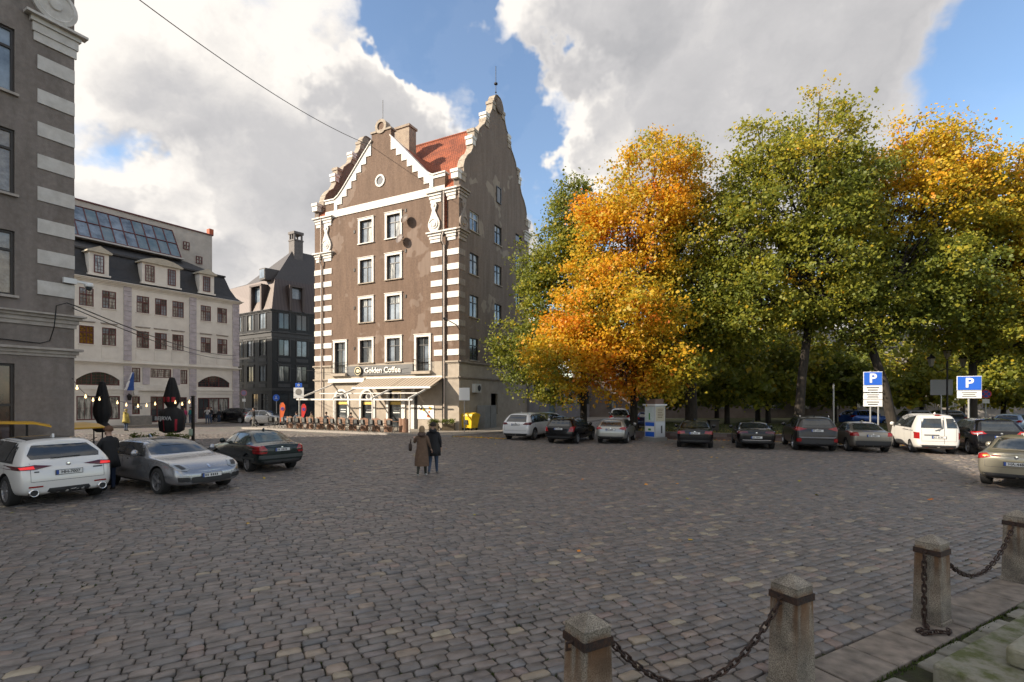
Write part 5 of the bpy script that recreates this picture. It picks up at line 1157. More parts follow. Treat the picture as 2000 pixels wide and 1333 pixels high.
car('parked_car', 'car', 'white sport utility car with slim red tail lamps and twin exhausts at the left edge', p_, h_, paint('pearl_white', (.70, .685, .655), .1, .25), 4.69, 1.90, 1.62, 'suv', belt=1.03, hood=1.08, r=.37, rims='multi', rake=.62, rplate=.80, rtext='HH-7007',
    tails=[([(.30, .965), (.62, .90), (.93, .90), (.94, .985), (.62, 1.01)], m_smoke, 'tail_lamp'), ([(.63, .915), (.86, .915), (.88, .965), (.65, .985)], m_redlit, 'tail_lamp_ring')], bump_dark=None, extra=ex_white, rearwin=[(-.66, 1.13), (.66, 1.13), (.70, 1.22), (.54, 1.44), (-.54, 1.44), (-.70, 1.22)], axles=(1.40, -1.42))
def place_front(px, py, a, L): h = hd(a); return gp(px, py) - h * (L / 2), h
def ex_silver(t, bvh, hw, xr, xf, zb):
    for s in (1, -1): patch(bvh, [(s * .54, .36), (s * .80, .38), (s * .82, .50), (s * .56, .48)], 'front', .008, 'side_intake', m_plast, t); patch(bvh, rrect(s * .68, .52, .24, .025, .01), 'front', .016, 'day_lamp', m_clear, t)
    patch(bvh, [(-.2, -.35), (-.2, .35), (.55, .35), (.55, -.35)], 'top', .012, 'sunroof', m_cglass, t, .2)
    patch(bvh, rrect(0, .73, .06, .08, .02), 'front', .01, 'crest', m_chrome, t)
p_, h_ = place_front(414, 962, 120.5, 4.97)
car('parked_car', 'car', 'silver low sports saloon facing out, between the white car and the green saloon', p_, h_, paint('silver', (.36, .365, .38), .75, .27), 4.97, 1.93, 1.42, 'suv', belt=.97, hood=.99, r=.36, rims='five', rake=1.05, cowl=.98, wtop=.18, nose=.80, fplate=.50, tails=[([(.6, .78), (.9, .78), (.9, .86), (.6, .86)], m_red, 'tail_lamp')],
    heads=[([(.50, .70), (.60, .64), (.80, .68), (.87, .80), (.80, .88), (.62, .82)], m_clear, 'headlight'), ([(.60, .70), (.72, .69), (.80, .80), (.68, .80)], m_plast, 'headlight_lens')], extra=ex_silver, axles=(1.52, -1.40))
def ex_merc(t, bvh, hw, xr, xf, zb):
    patch(bvh, [(-hw * .9, .50), (hw * .9, .50), (hw * .9, .62), (-hw * .9, .62)], 'rear', .02, 'bumper', mat('grey_bumper', (.045, .052, .05), .55), t)
    for ax in ('left', 'right'): patch(bvh, [(-1.9, .44), (1.9, .44), (1.9, .53), (-1.9, .53)], ax, .012, 'side_moulding', MATS['grey_bumper'], t, .25)
p_, h_ = place_rear(552, 922, -50, 4.49)
car('parked_car', 'car', 'dark green older saloon seen from its rear left side, beside the silver car', p_, h_, paint('dark_green', (.012, .022, .021), .3, .22), 4.49, 1.72, 1.42, 'sedan', belt=.92, hood=.96, boot=1.0, r=.31, rims='multi', rplate=.80, tint=mat('green_glass', (.08, .11, .10), .06, spec=.9, c2=(.025, .04, .035), nscale=2.5),
    tails=[([(.50, .80), (.84, .76), (.85, .94), (.62, .95)], m_red, 'tail_lamp'), ([(.56, .68), (.84, .68), (.84, .75), (.52, .75)], m_redlit if False else m_red, 'lower_tail_lamp')], extra=ex_merc)
# --- the row along the park ---------------------------------------------------
GA = 20.0; GROUP = 'cars parked in a row along the park'
def tl(pl, m=None, nm='tail_lamp'): return [(pl, m or m_red, nm)]
p_, h_ = place_rear(1006, 861, GA + 5, 4.85)
car('parked_car', 'car', 'white large sport utility car beside the yellow bin, leftmost of the park row', p_, h_, paint('white', (.66, .66, .65), .1), 4.85, 1.94, 1.69, 'suv', belt=1.08, hood=1.12, r=.38, rims='five', rake=.52, rplate=.98, tails=tl([(.50, .98), (.92, .96), (.94, 1.12), (.62, 1.10)], m_smoke), group=GROUP)
p_, h_ = place_rear(1090, 868, GA + 6, 4.75)
car('parked_car', 'car', 'black estate car with a large white number plate, second in the park row', p_, h_, paint('black', (.004, .004, .005), .1, .2), 4.75, 1.80, 1.47, 'suv', belt=.95, hood=.97, r=.32, rims='five', rake=.38, rplate=.86, tails=tl([(.60, .72), (.86, .72), (.86, 1.0), (.70, .98)]), rails=True, group=GROUP)
p_, h_ = place_rear(1192, 868, GA + 2, 4.3)
car('parked_car', 'car', 'silver beige hatchback with red lamps, left of the poster column', p_, h_, paint('warm_silver', (.33, .325, .30), .6), 4.3, 1.77, 1.43, 'suv', belt=.93, hood=.96, r=.31, rims='multi', rake=.42, rplate=.82, tails=tl([(.46, .86), (.82, .80), (.86, .98), (.6, .96)]), group=GROUP)
p_, h_ = place_rear(1357, 877, GA, 4.7)
car('parked_car', 'car', 'black saloon with pale wide plate, right of the poster column', p_, h_, paint('black2', (.003, .003, .004), .1, .2), 4.7, 1.82, 1.42, 'sedan', belt=.92, hood=.95, boot=1.02, r=.33, rims='five', rplate=.80, tails=tl([(.46, .78), (.84, .74), (.86, .90), (.50, .90)]), group=GROUP)
def ex_b2(t, bvh, hw, xr, xf, zb): patch(bvh, [(-.62, .46), (.62, .46), (.66, .50), (-.66, .50)], 'rear', .014, 'bumper_strip', m_chrome, t)
p_, h_ = place_rear(1478, 879, GA, 4.75)
car('parked_car', 'car', 'black coupe-like saloon with thin bright bumper strip, left of the dark grey off-roader', p_, h_, paint('black2', (.008, .008, .010)), 4.75, 1.84, 1.38, 'sedan', belt=.90, hood=.93, boot=1.02, r=.33, rims='dark', rplate=.62, tails=tl([(.38, .84), (.86, .78), (.88, .92), (.42, .93)], m_smoke), extra=ex_b2, group=GROUP)
def ex_sor(t, bvh, hw, xr, xf, zb):
    for s in (1, -1): patch(bvh, rrect(s * .78, .56, .2, .17, .04), 'rear', .012, 'fog_lamp', m_red, t)
    patch(bvh, [(-.7, .66), (.7, .66), (.8, .72), (.6, .70), (-.6, .70), (-.8, .72)], 'rear', .012, 'bumper_ridge', mat('grey_garnish', (.2, .2, .21), .4), t)
    b = MB(); b.tube([(xr + .05, 0, .36), (xr - .07, 0, .36), (xr - .08, 0, .45)], .02, 6); b.build('tow_bar', m_plast, t)
p_, h_ = place_rear(1597, 883, GA, 4.69)
car('parked_car', 'car', 'dark grey off-road car with roof rails and bright red lamps in the park row', p_, h_, paint('graphite', (.035, .033, .032), .5), 4.69, 1.885, 1.70, 'suv', belt=1.10, hood=1.12, r=.37, rims='five', rake=.36, rplate=1.02, bump_dark=True, rails=True, tails=tl([(.44, 1.10), (.78, 1.00), (.93, 1.02), (.94, 1.20), (.74, 1.18)]), extra=ex_sor, group=GROUP)
p_, h_ = place_rear(1706, 886, GA - 2, 4.55)
car('parked_car', 'car', 'beige silver saloon with a dark framed plate, left of the white van', p_, h_, paint('champagne', (.29, .265, .225), .6), 4.55, 1.77, 1.43, 'sedan', belt=.94, hood=.96, boot=1.02, r=.32, rims='multi', rplate=.82, bump_dark=True, tails=tl([(.56, .80), (.85, .80), (.86, .97), (.60, .97)]), group=GROUP)
def ex_van(t, bvh, hw, xr, xf, zb):
    patch(bvh, rrect(.0, 1.80, .26, .06, .02), 'rear', .012, 'brake_lamp', m_red, t); patch(bvh, [(-.006 - .2, .5), (.006 - .2, .5), (.006 - .2, 1.72), (-.006 - .2, 1.72)], 'rear', .005, 'door_gap', m_plast, t, .2)
    patch(bvh, rrect(.28, .90, .56, .05, .02), 'rear', .02, 'plate_lamp_bar', mat('grey_handle', (.12, .12, .12), .5), t); wiper(t, bvh, -.16, 1.6, -.13, 1.22); wiper(t, bvh, -.13, 1.22, .15, 1.1)
    for ax in ('left', 'right'): patch(bvh, [(-1.7, 1.06), (-.2, 1.06), (-.2, 1.09), (-1.7, 1.09)], ax, .012, 'slide_rail', m_plast, t, .25)
    for s in (1, -1): patch(bvh, rrect(s * .45, .33, .12, .03, .01), 'rear', .02, 'reflector', m_red, t)
p_, h_ = place_rear(1834, 889, GA + 3, 4.4)
car('parked_van', 'van', 'white small van with two rear doors standing in sunlight in the park row', p_, h_, paint('van_white', (.60, .59, .56), .0, .3), 4.40, 1.70, 1.87, 'van', belt=1.18, hood=1.12, r=.30, rims='steel', rake=.10, rplate=.80, cowl=1.45, wtop=.72, tails=[([(.71, .72), (.83, .72), (.83, 1.02), (.71, 1.02)], m_red, 'tail_lamp')],
    rearwin=[[(-.12, 1.22), (.66, 1.22), (.62, 1.66), (-.10, 1.66)], [(-.30, 1.22), (-.68, 1.22), (-.62, 1.66), (-.28, 1.66)]], extra=ex_van, group=GROUP)
p_, h_ = place_rear(1958, 893, GA + 6, 4.77)
car('parked_car', 'car', 'black sport utility car with pale lamps, right of the white van', p_, h_, paint('black', (.010, .010, .011)), 4.77, 1.885, 1.68, 'suv', belt=1.06, hood=1.10, r=.36, rims='five', rake=.55, rplate=.86, tails=[([(.50, 1.0), (.90, .94), (.93, 1.08), (.64, 1.12)], m_red, 'tail_lamp'), ([(.62, 1.01), (.88, .97), (.9, 1.02), (.66, 1.06)], m_clear, 'clear_lamp')], group=GROUP)
def ex_lan(t, bvh, hw, xr, xf, zb): patch(bvh, rrect(.42, .93, .20, .022, .008), 'rear', .008, 'model_script', m_red, t); patch(bvh, [(-.62, 1.075), (.62, 1.075), (.58, 1.10), (-.58, 1.10)], 'rear', .012, 'boot_lip', MATS['paint_olive_beige'], t)
p_, h_ = place_rear(1985, 958, 52, 4.57)
car('parked_car', 'car', 'olive beige saloon cut off by the right edge, nearest car on that side', p_, h_, paint('olive_beige', (.265, .245, .19), .55), 4.57, 1.76, 1.48, 'sedan', belt=.97, hood=.98, boot=1.06, r=.32, rims='five', rplate=.72, rtext='HA-4484', tails=[([(.52, .90), (.84, .82), (.87, .96), (.62, 1.0)], m_red, 'tail_lamp'), ([(.55, .92), (.7, .90), (.7, .95), (.6, .96)], m_amber, 'turn_lamp')], extra=ex_lan)
# --- farther cars ---------------------------------------------------------------
def far_car(px, py, a, label, pm, L=4.4, W=1.8, H=1.45, kind='suv', **k):
    return car('parked_car', 'car', label, gp(px, py), hd(a), pm, L, W, H, kind, belt=k.pop('belt', H * .65), hood=H * .67, r=.33, details=False, tails=tl([(W * .28, H * .58), (W * .46, H * .56), (W * .47, H * .68), (W * .36, H * .67)]), rake=k.pop('rake', .4), **k)
far_car(458, 826, -78, 'black sport utility car at the corner of the cream house', paint('black', (.010, .010, .011)), 4.7, 1.85, 1.62, rims='five', rake=.5)
far_car(523, 832, 90, 'small silver hatchback before the black clad building', paint('silver', (.36, .365, .38)), 3.7, 1.65, 1.5, rake=.3)
far_car(1072, 848, GA + 8, 'olive car peeking out behind the white and black cars of the park row', paint('olive', (.15, .16, .07)), 4.4, 1.8, 1.62, rake=.3)
far_car(1212, 836, 14, 'silver people carrier between tree trunks behind the beige hatchback', paint('silver', (.36, .365, .38)), 4.5, 1.8, 1.75, rake=.3)
far_car(1262, 836, 14, 'dark blue car in the shade behind the poster column', paint('navy', (.012, .02, .07)), 4.3, 1.75, 1.45)
far_car(1690, 833, 80, 'bright blue car under the left parking sign', paint('blue', (.02, .09, .40)), 4.3, 1.8, 1.55)
far_car(1782, 841, 24, 'grey car with pale roof behind the white van', paint('grey', (.20, .205, .21)), 4.6, 1.85, 1.7)
far_car(1842, 841, 24, 'dark blue grey car behind the white van, nearer the right edge', paint('slate_blue', (.045, .055, .075)), 4.6, 1.85, 1.7)
far_car(1985, 845, 60, 'pale blue car at the far right edge under the trees', paint('pale_blue', (.22, .30, .42)), 4.3, 1.8, 1.45)
# ================================================================ PARK: lawn, low wall, trees
RH = hd(GA); RP = Vector((RH.y, -RH.x, 0))                     # parking direction and along the row
K0 = gp(1006, 861) + RH * 5.2; K1 = gp(1958, 893) + RH * 5.2 + RP * 16
KD = (K1 - K0).normalized(); KN = Vector((-KD.y, KD.x, 0)); KN = KN if KN.y > 0 else -KN
m_lawn = mat('lawn_soil', (.055, .06, .018), .95, c2=(.10, .085, .025), nscale=1.6, bump=.4, bscale=20)
PK = [K0 + KD * 6.5, K1, K1 + KN * 40, K0 + KD * 6.5 + KN * 24]
b = MB(); b.prism([(p.x, p.y, .0) for p in PK], (0, 0, .34)); lawn = tag(b.build('lawn', m_lawn), kind='structure')
m_wallst = attr_mat('low_wall_stone', [(0, (.10, .07, .06)), (.5, (.15, .10, .085)), (1, (.20, .16, .14))], rough=.85, atype='OBJECT')
wall_t = thing('low_wall', K0 + KD * 6.5, 'low reddish stone wall edging the lawn behind the parked cars', 'wall')
LWL = (K1 - K0).length - 6.5; n = int(LWL / .42)
for k in range(n):
    for j in range(2):
        a = K0 + KD * (6.5 + LWL * (k + .5 * (j % 2)) / n); c = a + KD * (LWL / n - .015); b = MB()
        b.prism([(p.x, p.y, .19 * j) for p in (a - KN * .004, c - KN * .004, c - KN * .24, a - KN * .24)], (0, 0, .18)); o = b.build('stone', m_wallst, wall_t); o['rnd'] = rng.random()
b = MB(); b.prism([(p.x, p.y, .375) for p in (K0 + KD * 6.4, K1, K1 - KN * .28, K0 + KD * 6.4 - KN * .28)], (0, 0, .06)); b.build('coping', mat('wall_coping', (.2, .18, .16), .85, c2=(.14, .12, .10), nscale=4), wall_t)
# grass blades and fallen leaves
def scatter_tris(name, P, size, m, attr, tilt=1.0, up=False, seed=0):
    r = np.random.default_rng(seed); n = len(P); a = r.uniform(0, 2 * np.pi, n); s = size * r.uniform(.6, 1.3, n)
    ca, sa = np.cos(a), np.sin(a)
    if up:
        w = .012; V = np.stack([P + np.c_[ca * w, sa * w, np.zeros(n)], P - np.c_[ca * w, sa * w, np.zeros(n)], P + np.c_[r.normal(0, .4, n) * s, r.normal(0, .4, n) * s, s]], 1).reshape(-1, 3); Fc = np.arange(3 * n).reshape(-1, 3); k = 3
    else:
        tx, ty = r.normal(0, .25, n) * tilt, r.normal(0, .25, n) * tilt
        q = np.array([(-.5, 0), (0, -.42), (.5, 0), (0, .42)]); V = []
        for (u, v) in q: x = u * ca - v * sa; y = u * sa + v * ca; V.append(P + np.c_[x * s, y * s, (x * tx + y * ty) * s])
        V = np.stack(V, 1).reshape(-1, 3); Fc = np.arange(4 * n).reshape(-1, 4); k = 4
    o = numpy_mesh(name, V, Fc, m, attr=np.repeat(attr, k)); return o
_g = np.random.default_rng(5)
u_ = _g.uniform(0, LWL, 26000); v_ = _g.uniform(.02, 1, 26000) ** 1.4 * 14
GP = np.c_[K0.x + KD.x * (6.5 + u_) + KN.x * v_, K0.y + KD.y * (6.5 + u_) + KN.y * v_, np.full(26000, .34)]
m_grass = attr_mat('grass_blades', [(0, (.035, .06, .012)), (.6, (.075, .10, .02)), (1, (.16, .15, .04))], rough=.7, bump=0, trans=.25)
tag(scatter_tris('grass', GP, .13, m_grass, _g.random(26000), up=True, seed=1), 'short green grass with yellow patches on the park lawn', 'grass', kind='stuff')
LEAF = [(0.0, (.075, .105, .022)), (.22, (.165, .195, .030)), (.42, (.33, .31, .034)), (.58, (.60, .41, .030)), (.74, (.74, .35, .022)), (.88, (.68, .21, .020)), (1.0, (.45, .12, .022))]
m_leaf = attr_mat('autumn_leaf', LEAF, rough=.5, bump=0, trans=.50, spec=.35)
m_fall = attr_mat('fallen_leaf', LEAF[2:] , rough=.7, bump=0)
n = 5200; u_ = _g.uniform(-1, LWL, n); v_ = np.abs(_g.normal(0, 2.2, n)) + .05
FP = np.c_[K0.x + KD.x * (6.5 + u_) + KN.x * v_, K0.y + KD.y * (6.5 + u_) + KN.y * v_, np.full(n, .36)]
n2 = 900; u2 = _g.uniform(-6, LWL, n2); v2 = -_g.uniform(.26, 1.0, n2) ; FP2 = np.c_[K0.x + KD.x * (6.5 + u2) + KN.x * v2, K0.y + KD.y * (6.5 + u2) + KN.y * v2, np.full(n2, .012)]
n3 = 500; t3 = _g.uniform(0, 1, n3); q0, q1 = gp(870, 852), gp(985, 857); FP3 = np.c_[q0.x + (q1.x - q0.x) * t3 + _g.normal(0, .15, n3), q0.y + (q1.y - q0.y) * t3 + np.abs(_g.normal(0, .25, n3)) * -1, np.full(n3, .016)]
n4 = 45; x4 = _g.uniform(-12, 14, n4); y4 = _g.uniform(5, 30, n4); FP4 = np.c_[x4, y4, np.full(n4, .018)]
FP4 = FP4[[bol_side(x, y) < -.2 for x, y, _ in FP4]]
FPA = np.concatenate([FP, FP2, FP3, FP4]); tag(scatter_tris('fallen_leaves', FPA, .12, m_fall, _g.uniform(.25, 1, len(FPA)), seed=2), 'orange and yellow fallen leaves strewn on lawn and cobbles', 'leaves', kind='stuff')
# ---------------------------------------------------------------- trees
m_bark = mat('maple_bark', (.018, .014, .011), .95, c2=(.042, .034, .026), nscale=9, stretch=(1, 1, .25), bump=.8, bscale=18)
def leaf_cloud(C, rad, per, size, seed, flat=.6):
    """leaves around clump centres C: folded four-cornered leaves turned mostly to the sky"""
    r = np.random.default_rng(seed); n = len(C) * per
    P = np.repeat(C, per, 0) + r.normal(0, 1, (n, 3)) * np.array([1, 1, flat]) * np.repeat(rad, per)[:, None] * .55
    nz = np.c_[r.normal(-.25, .8, n), r.normal(-.3, .8, n), np.abs(r.normal(.6, .5, n)) + .05]; nz /= np.linalg.norm(nz, axis=1)[:, None]
    t = np.cross(nz, r.normal(0, 1, (n, 3))); t /= np.linalg.norm(t, axis=1)[:, None] + 1e-9; bt = np.cross(nz, t)
    s = size * np.clip(r.lognormal(0, .32, n), .5, 2.0)[:, None]
    V = np.stack([P - t * s * .5, P + bt * s * .46 + nz * s * .12, P + t * s * .55, P - bt * s * .46 + nz * s * .12], 1).reshape(-1, 3)
    return V, np.arange(4 * n).reshape(-1, 4), n
def tree(name, base, lobes, nclump, per, size, color, label, seed, trunk_r=.28, lean=(0, 0), fork=.38, group='park trees', crad=.72, lowfill=.25, limbs=True):
    """lobes: (dx, dy, z, rx, ry, rz) ellipsoids of the crown; color(p) gives the leaf ramp position"""
    r = np.random.default_rng(seed); base = Vector(base)
    t = thing(name, base, label, 'tree', group)
    main = list(lobes); lobes = list(lobes)
    for q in range(len(main) * 2):
        l = main[r.integers(len(main))]; d0 = r.normal(0, 1, 3); d0 /= np.linalg.norm(d0); k0 = r.uniform(.30, .46); lobes.append((l[0] + d0[0] * l[3] * .92, l[1] + d0[1] * l[4] * .92, l[2] + d0[2] * l[5] * .92, l[3] * k0, l[4] * k0, l[5] * k0 * .8))
    vol = np.array([(l[3] * l[4] * l[5]) ** .8 for l in lobes]); pick = r.choice(len(lobes), nclump, p=vol / vol.sum()); Lb = np.array(lobes)[pick]
    d = r.normal(0, 1, (nclump, 3)); d /= np.linalg.norm(d, axis=1)[:, None]; rr = r.uniform(0, 1, nclump) ** .42
    rr = np.where(r.random(nclump) < .70, .58 + .44 * rr, rr)                    # most foliage near the outside
    rr *= 1 + .10 * r.normal(0, 1, nclump)
    C = np.c_[base.x + Lb[:, 0] + d[:, 0] * Lb[:, 3] * rr, base.y + Lb[:, 1] + d[:, 1] * Lb[:, 4] * rr, Lb[:, 2] + d[:, 2] * Lb[:, 5] * rr]
    keep = C[:, 2] > 1.9; C = C[keep]; rad = crad * r.uniform(.7, 1.35, len(C))
    V, Fc, n = leaf_cloud(C, rad, per, size, seed + 1)
    cv = color(C, r); a = np.clip(np.repeat(cv, per) + r.normal(0, .055, n), 0, 1); a = np.where(r.random(n) < .03, np.clip(a + .25, 0, 1), a)
    crown = numpy_mesh('crown', V, Fc, m_leaf, attr=np.repeat(a, 4), loc=tuple(base)); crown.location = (0, 0, 0); crown.parent = t; WL[crown.name] = base
    ztop = max(l[2] + l[5] for l in lobes); zmid = sum(l[2] for l in lobes) / len(lobes); zf = zmid * fork + 1.2
    b = MB(); tp = [base + Vector((0, 0, -.1)), base + Vector((lean[0] * .1, lean[1] * .1, .5)), base + Vector((lean[0] * .45, lean[1] * .45, zf * .55)), base + Vector((lean[0], lean[1], zf))]
    b.tube(tp, [trunk_r * 1.35, trunk_r * 1.05, trunk_r * .92, trunk_r * .82], 12)
    tr = b.build('trunk', m_bark, t, smooth=True)
    top = tp[-1]; nl = 0
    for li, l in enumerate(main):
        cen = Vector((base.x + l[0], base.y + l[1], l[2])); mid = top.lerp(cen, .5) + Vector((r.normal(0, .3), r.normal(0, .3), .4)); b = MB()
        b.tube([top - Vector((0, 0, .3)), top.lerp(mid, .5) + Vector((0, 0, .15)), mid, cen, cen + (cen - mid) * .6], [trunk_r * .55, trunk_r * .45, trunk_r * .34, trunk_r * .2, .03], 7)
        idx = np.where(pick[keep] == li)[0]
        for q in r.choice(idx, min(len(idx), 24), replace=False):
            e = Vector(C[q]); s0 = top.lerp(mid, .8) if r.random() < .4 else mid.lerp(cen, r.random()); k1 = s0.lerp(e, .5) + Vector((r.normal(0, .2), r.normal(0, .2), .25))
            b.tube([s0, k1, e], [trunk_r * .18, trunk_r * .11, .016], 5, caps=False)
        b.build('limb', m_bark, t, smooth=True)
    return t
def vnoise(C, f, seed):
    p = np.random.default_rng(seed).uniform(0, 6.28, 6); x, y, z = C.T
    return (np.sin(x * f + p[0]) * np.sin(z * f * 1.2 + p[1]) + np.sin(y * f * 1.1 + p[2] + x * f * .4) * np.sin(z * f * .8 + p[3]) + .5 * np.sin((x + z) * f * 2.1 + p[4])) / 2.5
def col_orange(C, r):
    z = C[:, 2]; hi = np.clip((z - 6) / 9, 0, 1); v = .55 + .27 * vnoise(C, .62, 3) + .09 * hi - .16 * np.clip((C[:, 0] - 9.5) / 3, 0, 1) + .12 * np.clip((7 - z) / 4, 0, 1) * (C[:, 0] < 9) + r.normal(0, .07, len(C)); return np.clip(v, .12, .93)
def col_lime(C, r): return np.clip(.27 + .12 * vnoise(C, .6, 5) + r.normal(0, .05, len(C)), .05, .6)
def col_green(C, r): return np.clip(.29 + .10 * vnoise(C, .7, 8) + .12 * np.clip((C[:, 2] - 14) / 7, 0, 1) + r.normal(0, .06, len(C)), .02, .62)
def col_olive(C, r): return np.clip(.20 + .14 * vnoise(C, .8, 9) + r.normal(0, .06, len(C)), .02, .6)
def col_yellow(C, r): return np.clip(.35 + .17 * vnoise(C, .6, 12) + .25 * np.clip((C[:, 2] - 12) / 6, -.6, 1) + r.normal(0, .06, len(C)), .08, .72)
def col_gold(C, r): return np.clip(.44 + .14 * vnoise(C, .6, 15) + .15 * np.clip((C[:, 2] - 10) / 6, -1, 1) + r.normal(0, .06, len(C)), .08, .78)
def pos(px, Y): return Vector(((px - CX) / FPX * Y, Y, .0))
tree('park_tree', pos(1140, 38), [(-2.6, -1, 5.6, 3.4, 3.2, 3.2), (-1.2, 0, 10, 3.9, 3.6, 4.2), (.3, 0, 14.8, 2.4, 2.6, 3.4), (-4.6, -1.2, 6.2, 2.2, 2.2, 2.2), (2, 1, 9, 3, 3, 3.5), (-2.6, 0, 12.2, 2.2, 2.4, 3.0), (-.6, 0, 16.6, 1.8, 2.0, 2.2)], 880, 80, .15, col_lime, 'yellow green tree close against the corner house', 21, .26)
tree('maple_tree', pos(1238, 33.5), [(-1.2, -1, 8.6, 4.4, 4.0, 3.6), (-.4, 0, 12.8, 3.9, 3.8, 3.6), (1.2, 0, 16.4, 3.2, 3.2, 3.4), (-3.9, -1.4, 5.6, 3.0, 2.8, 2.8), (-1.2, -2.4, 4.9, 3.1, 2.4, 2.3), (1.7, -2.2, 5.6, 2.6, 2.4, 2.8), (3.0, 0, 12.4, 3.0, 3, 3.4), (3.4, .6, 16.8, 2.4, 2.4, 2.7)], 980, 78, .15, col_orange, 'large orange maple with low hanging branches left of the poster column', 31, .26)
tree('maple_tree', pos(1350, 34.0), [(.6, 0, 9.6, 3.6, 3.4, 3.6), (1.6, .5, 13.4, 3.0, 3, 3.2), (-.4, -.8, 7.2, 2.8, 2.6, 2.4), (2.4, .4, 8.2, 2.6, 2.6, 2.6)], 480, 70, .15, lambda C, r: np.clip(col_olive(C, r) + .10, 0, .7), 'olive green maple with thick dark trunk behind the black saloon', 41, .40, fork=.42)
tree('maple_tree', pos(1556, 31.0), [(.0, 0, 10.4, 4.3, 4.0, 3.6), (-.2, 0, 14.6, 3.9, 3.7, 3.8), (1.3, .2, 18.4, 2.3, 2.3, 3.0), (-2.0, 0, 17.0, 2.0, 2.0, 2.6), (2.8, .6, 12.4, 2.8, 2.8, 3.4), (-2.9, -.4, 8.4, 2.9, 2.6, 2.6), (2.9, 0, 7.9, 3.2, 2.8, 2.6), (-3.6, 0, 12.6, 2.4, 2.4, 2.8), (3.9, .4, 15.2, 2.2, 2.2, 2.6)], 900, 78, .15, col_green, 'tall green maple with forked dark trunk in the middle of the park', 51, .27, lean=(.75, 0), fork=.44)
tree('maple_tree', pos(1752, 30.5), [(1.6, 1.5, 10.0, 4.2, 4, 3.2), (2.8, 1.8, 14.4, 4.2, 3.8, 4.0), (4.2, 2, 17.4, 2.6, 2.6, 2.9), (1.4, 1.4, 17.2, 2.4, 2.4, 3.0), (-1.0, .6, 8.2, 2.8, 2.6, 2.4), (4.6, 1.5, 8.0, 3.2, 3.0, 2.8), (5.8, 2, 13.8, 2.8, 2.8, 3.2)], 860, 78, .15, col_yellow, 'maple with leaning trunk and golden top behind the beige saloon', 61, .27, lean=(-1.6, .2), fork=.40)
tree('maple_tree', pos(1900, 32.5), [(1.4, 0, 10.6, 4.0, 3.6, 3.6), (3.2, 0, 13.8, 3.4, 3.4, 3.2), (-.8, 0, 8.2, 2.8, 2.8, 2.4), (4.6, -.6, 9.8, 3.0, 3.0, 3.2), (6.0, 0, 13.0, 2.6, 2.6, 3.0), (1.6, -1.2, 7.2, 3.4, 2.8, 2.4), (5.4, -1, 6.6, 3.2, 2.8, 2.4), (2.6, 0, 16.2, 2.6, 2.6, 2.6), (5.6, 0, 15.6, 2.4, 2.4, 2.4)], 1000, 78, .15, col_gold, 'yellow maple at the right edge behind the right parking sign', 71, .25, fork=.36)
bgt = [(1290, 47, 6.2, 'dark low tree in the shade behind the poster column', col_olive, .26), (1480, 50, 6.8, 'dim amber tree beyond the forked maple, to its left', col_yellow, .24), (1630, 46, 6.6, 'small yellow green tree behind the dark grey off-roader', lambda C, r: col_lime(C, r) - .04, .2), (1670, 56, 7.5, 'olive tree far behind the left parking sign', col_olive, .22),
       (1800, 44, 6.4, 'bright lime young tree between the two parking signs', lambda C, r: col_lime(C, r) + .06, .18), (1880, 60, 8.0, 'golden tree far behind the lamp post', lambda C, r: col_gold(C, r), .24), (1960, 48, 6.8, 'olive tree behind the no-stopping sign', lambda C, r: col_olive(C, r) + .08, .22), (2080, 42, 7.4, 'yellow tree beyond the right edge', lambda C, r: col_gold(C, r), .24), (1400, 58, 7.0, 'dark tree in front of the dim brown house', col_olive, .24), (1560, 62, 8.0, 'dark green tree farthest back in the park', col_olive, .24), (1420, 43, 7.6, 'shaded olive tree between the thick trunk and the forked maple', lambda C, r: col_olive(C, r) + .06, .22), (1500, 45, 8.2, 'green tree right behind the forked maple, on its left', lambda C, r: col_olive(C, r) + .1, .22)]
for k, (px, Y, h, lab, cf, tr_) in enumerate(bgt):
    rr = np.random.default_rng(500 + k); w = h * .52
    tree('park_tree', pos(px, Y), [(0, 0, h * .62, w, w, h * .36), (rr.uniform(-1.5, 1.5), 0, h * .95, w * .75, w * .75, h * .34), (rr.uniform(-2, 2), -.5, h * .5, w * .8, w * .7, h * .26), (rr.uniform(-2, 2), .5, h * .75, w * .7, w * .7, h * .3)], 230, 30, .28, cf, lab, 600 + k * 7, tr_, fork=.32)
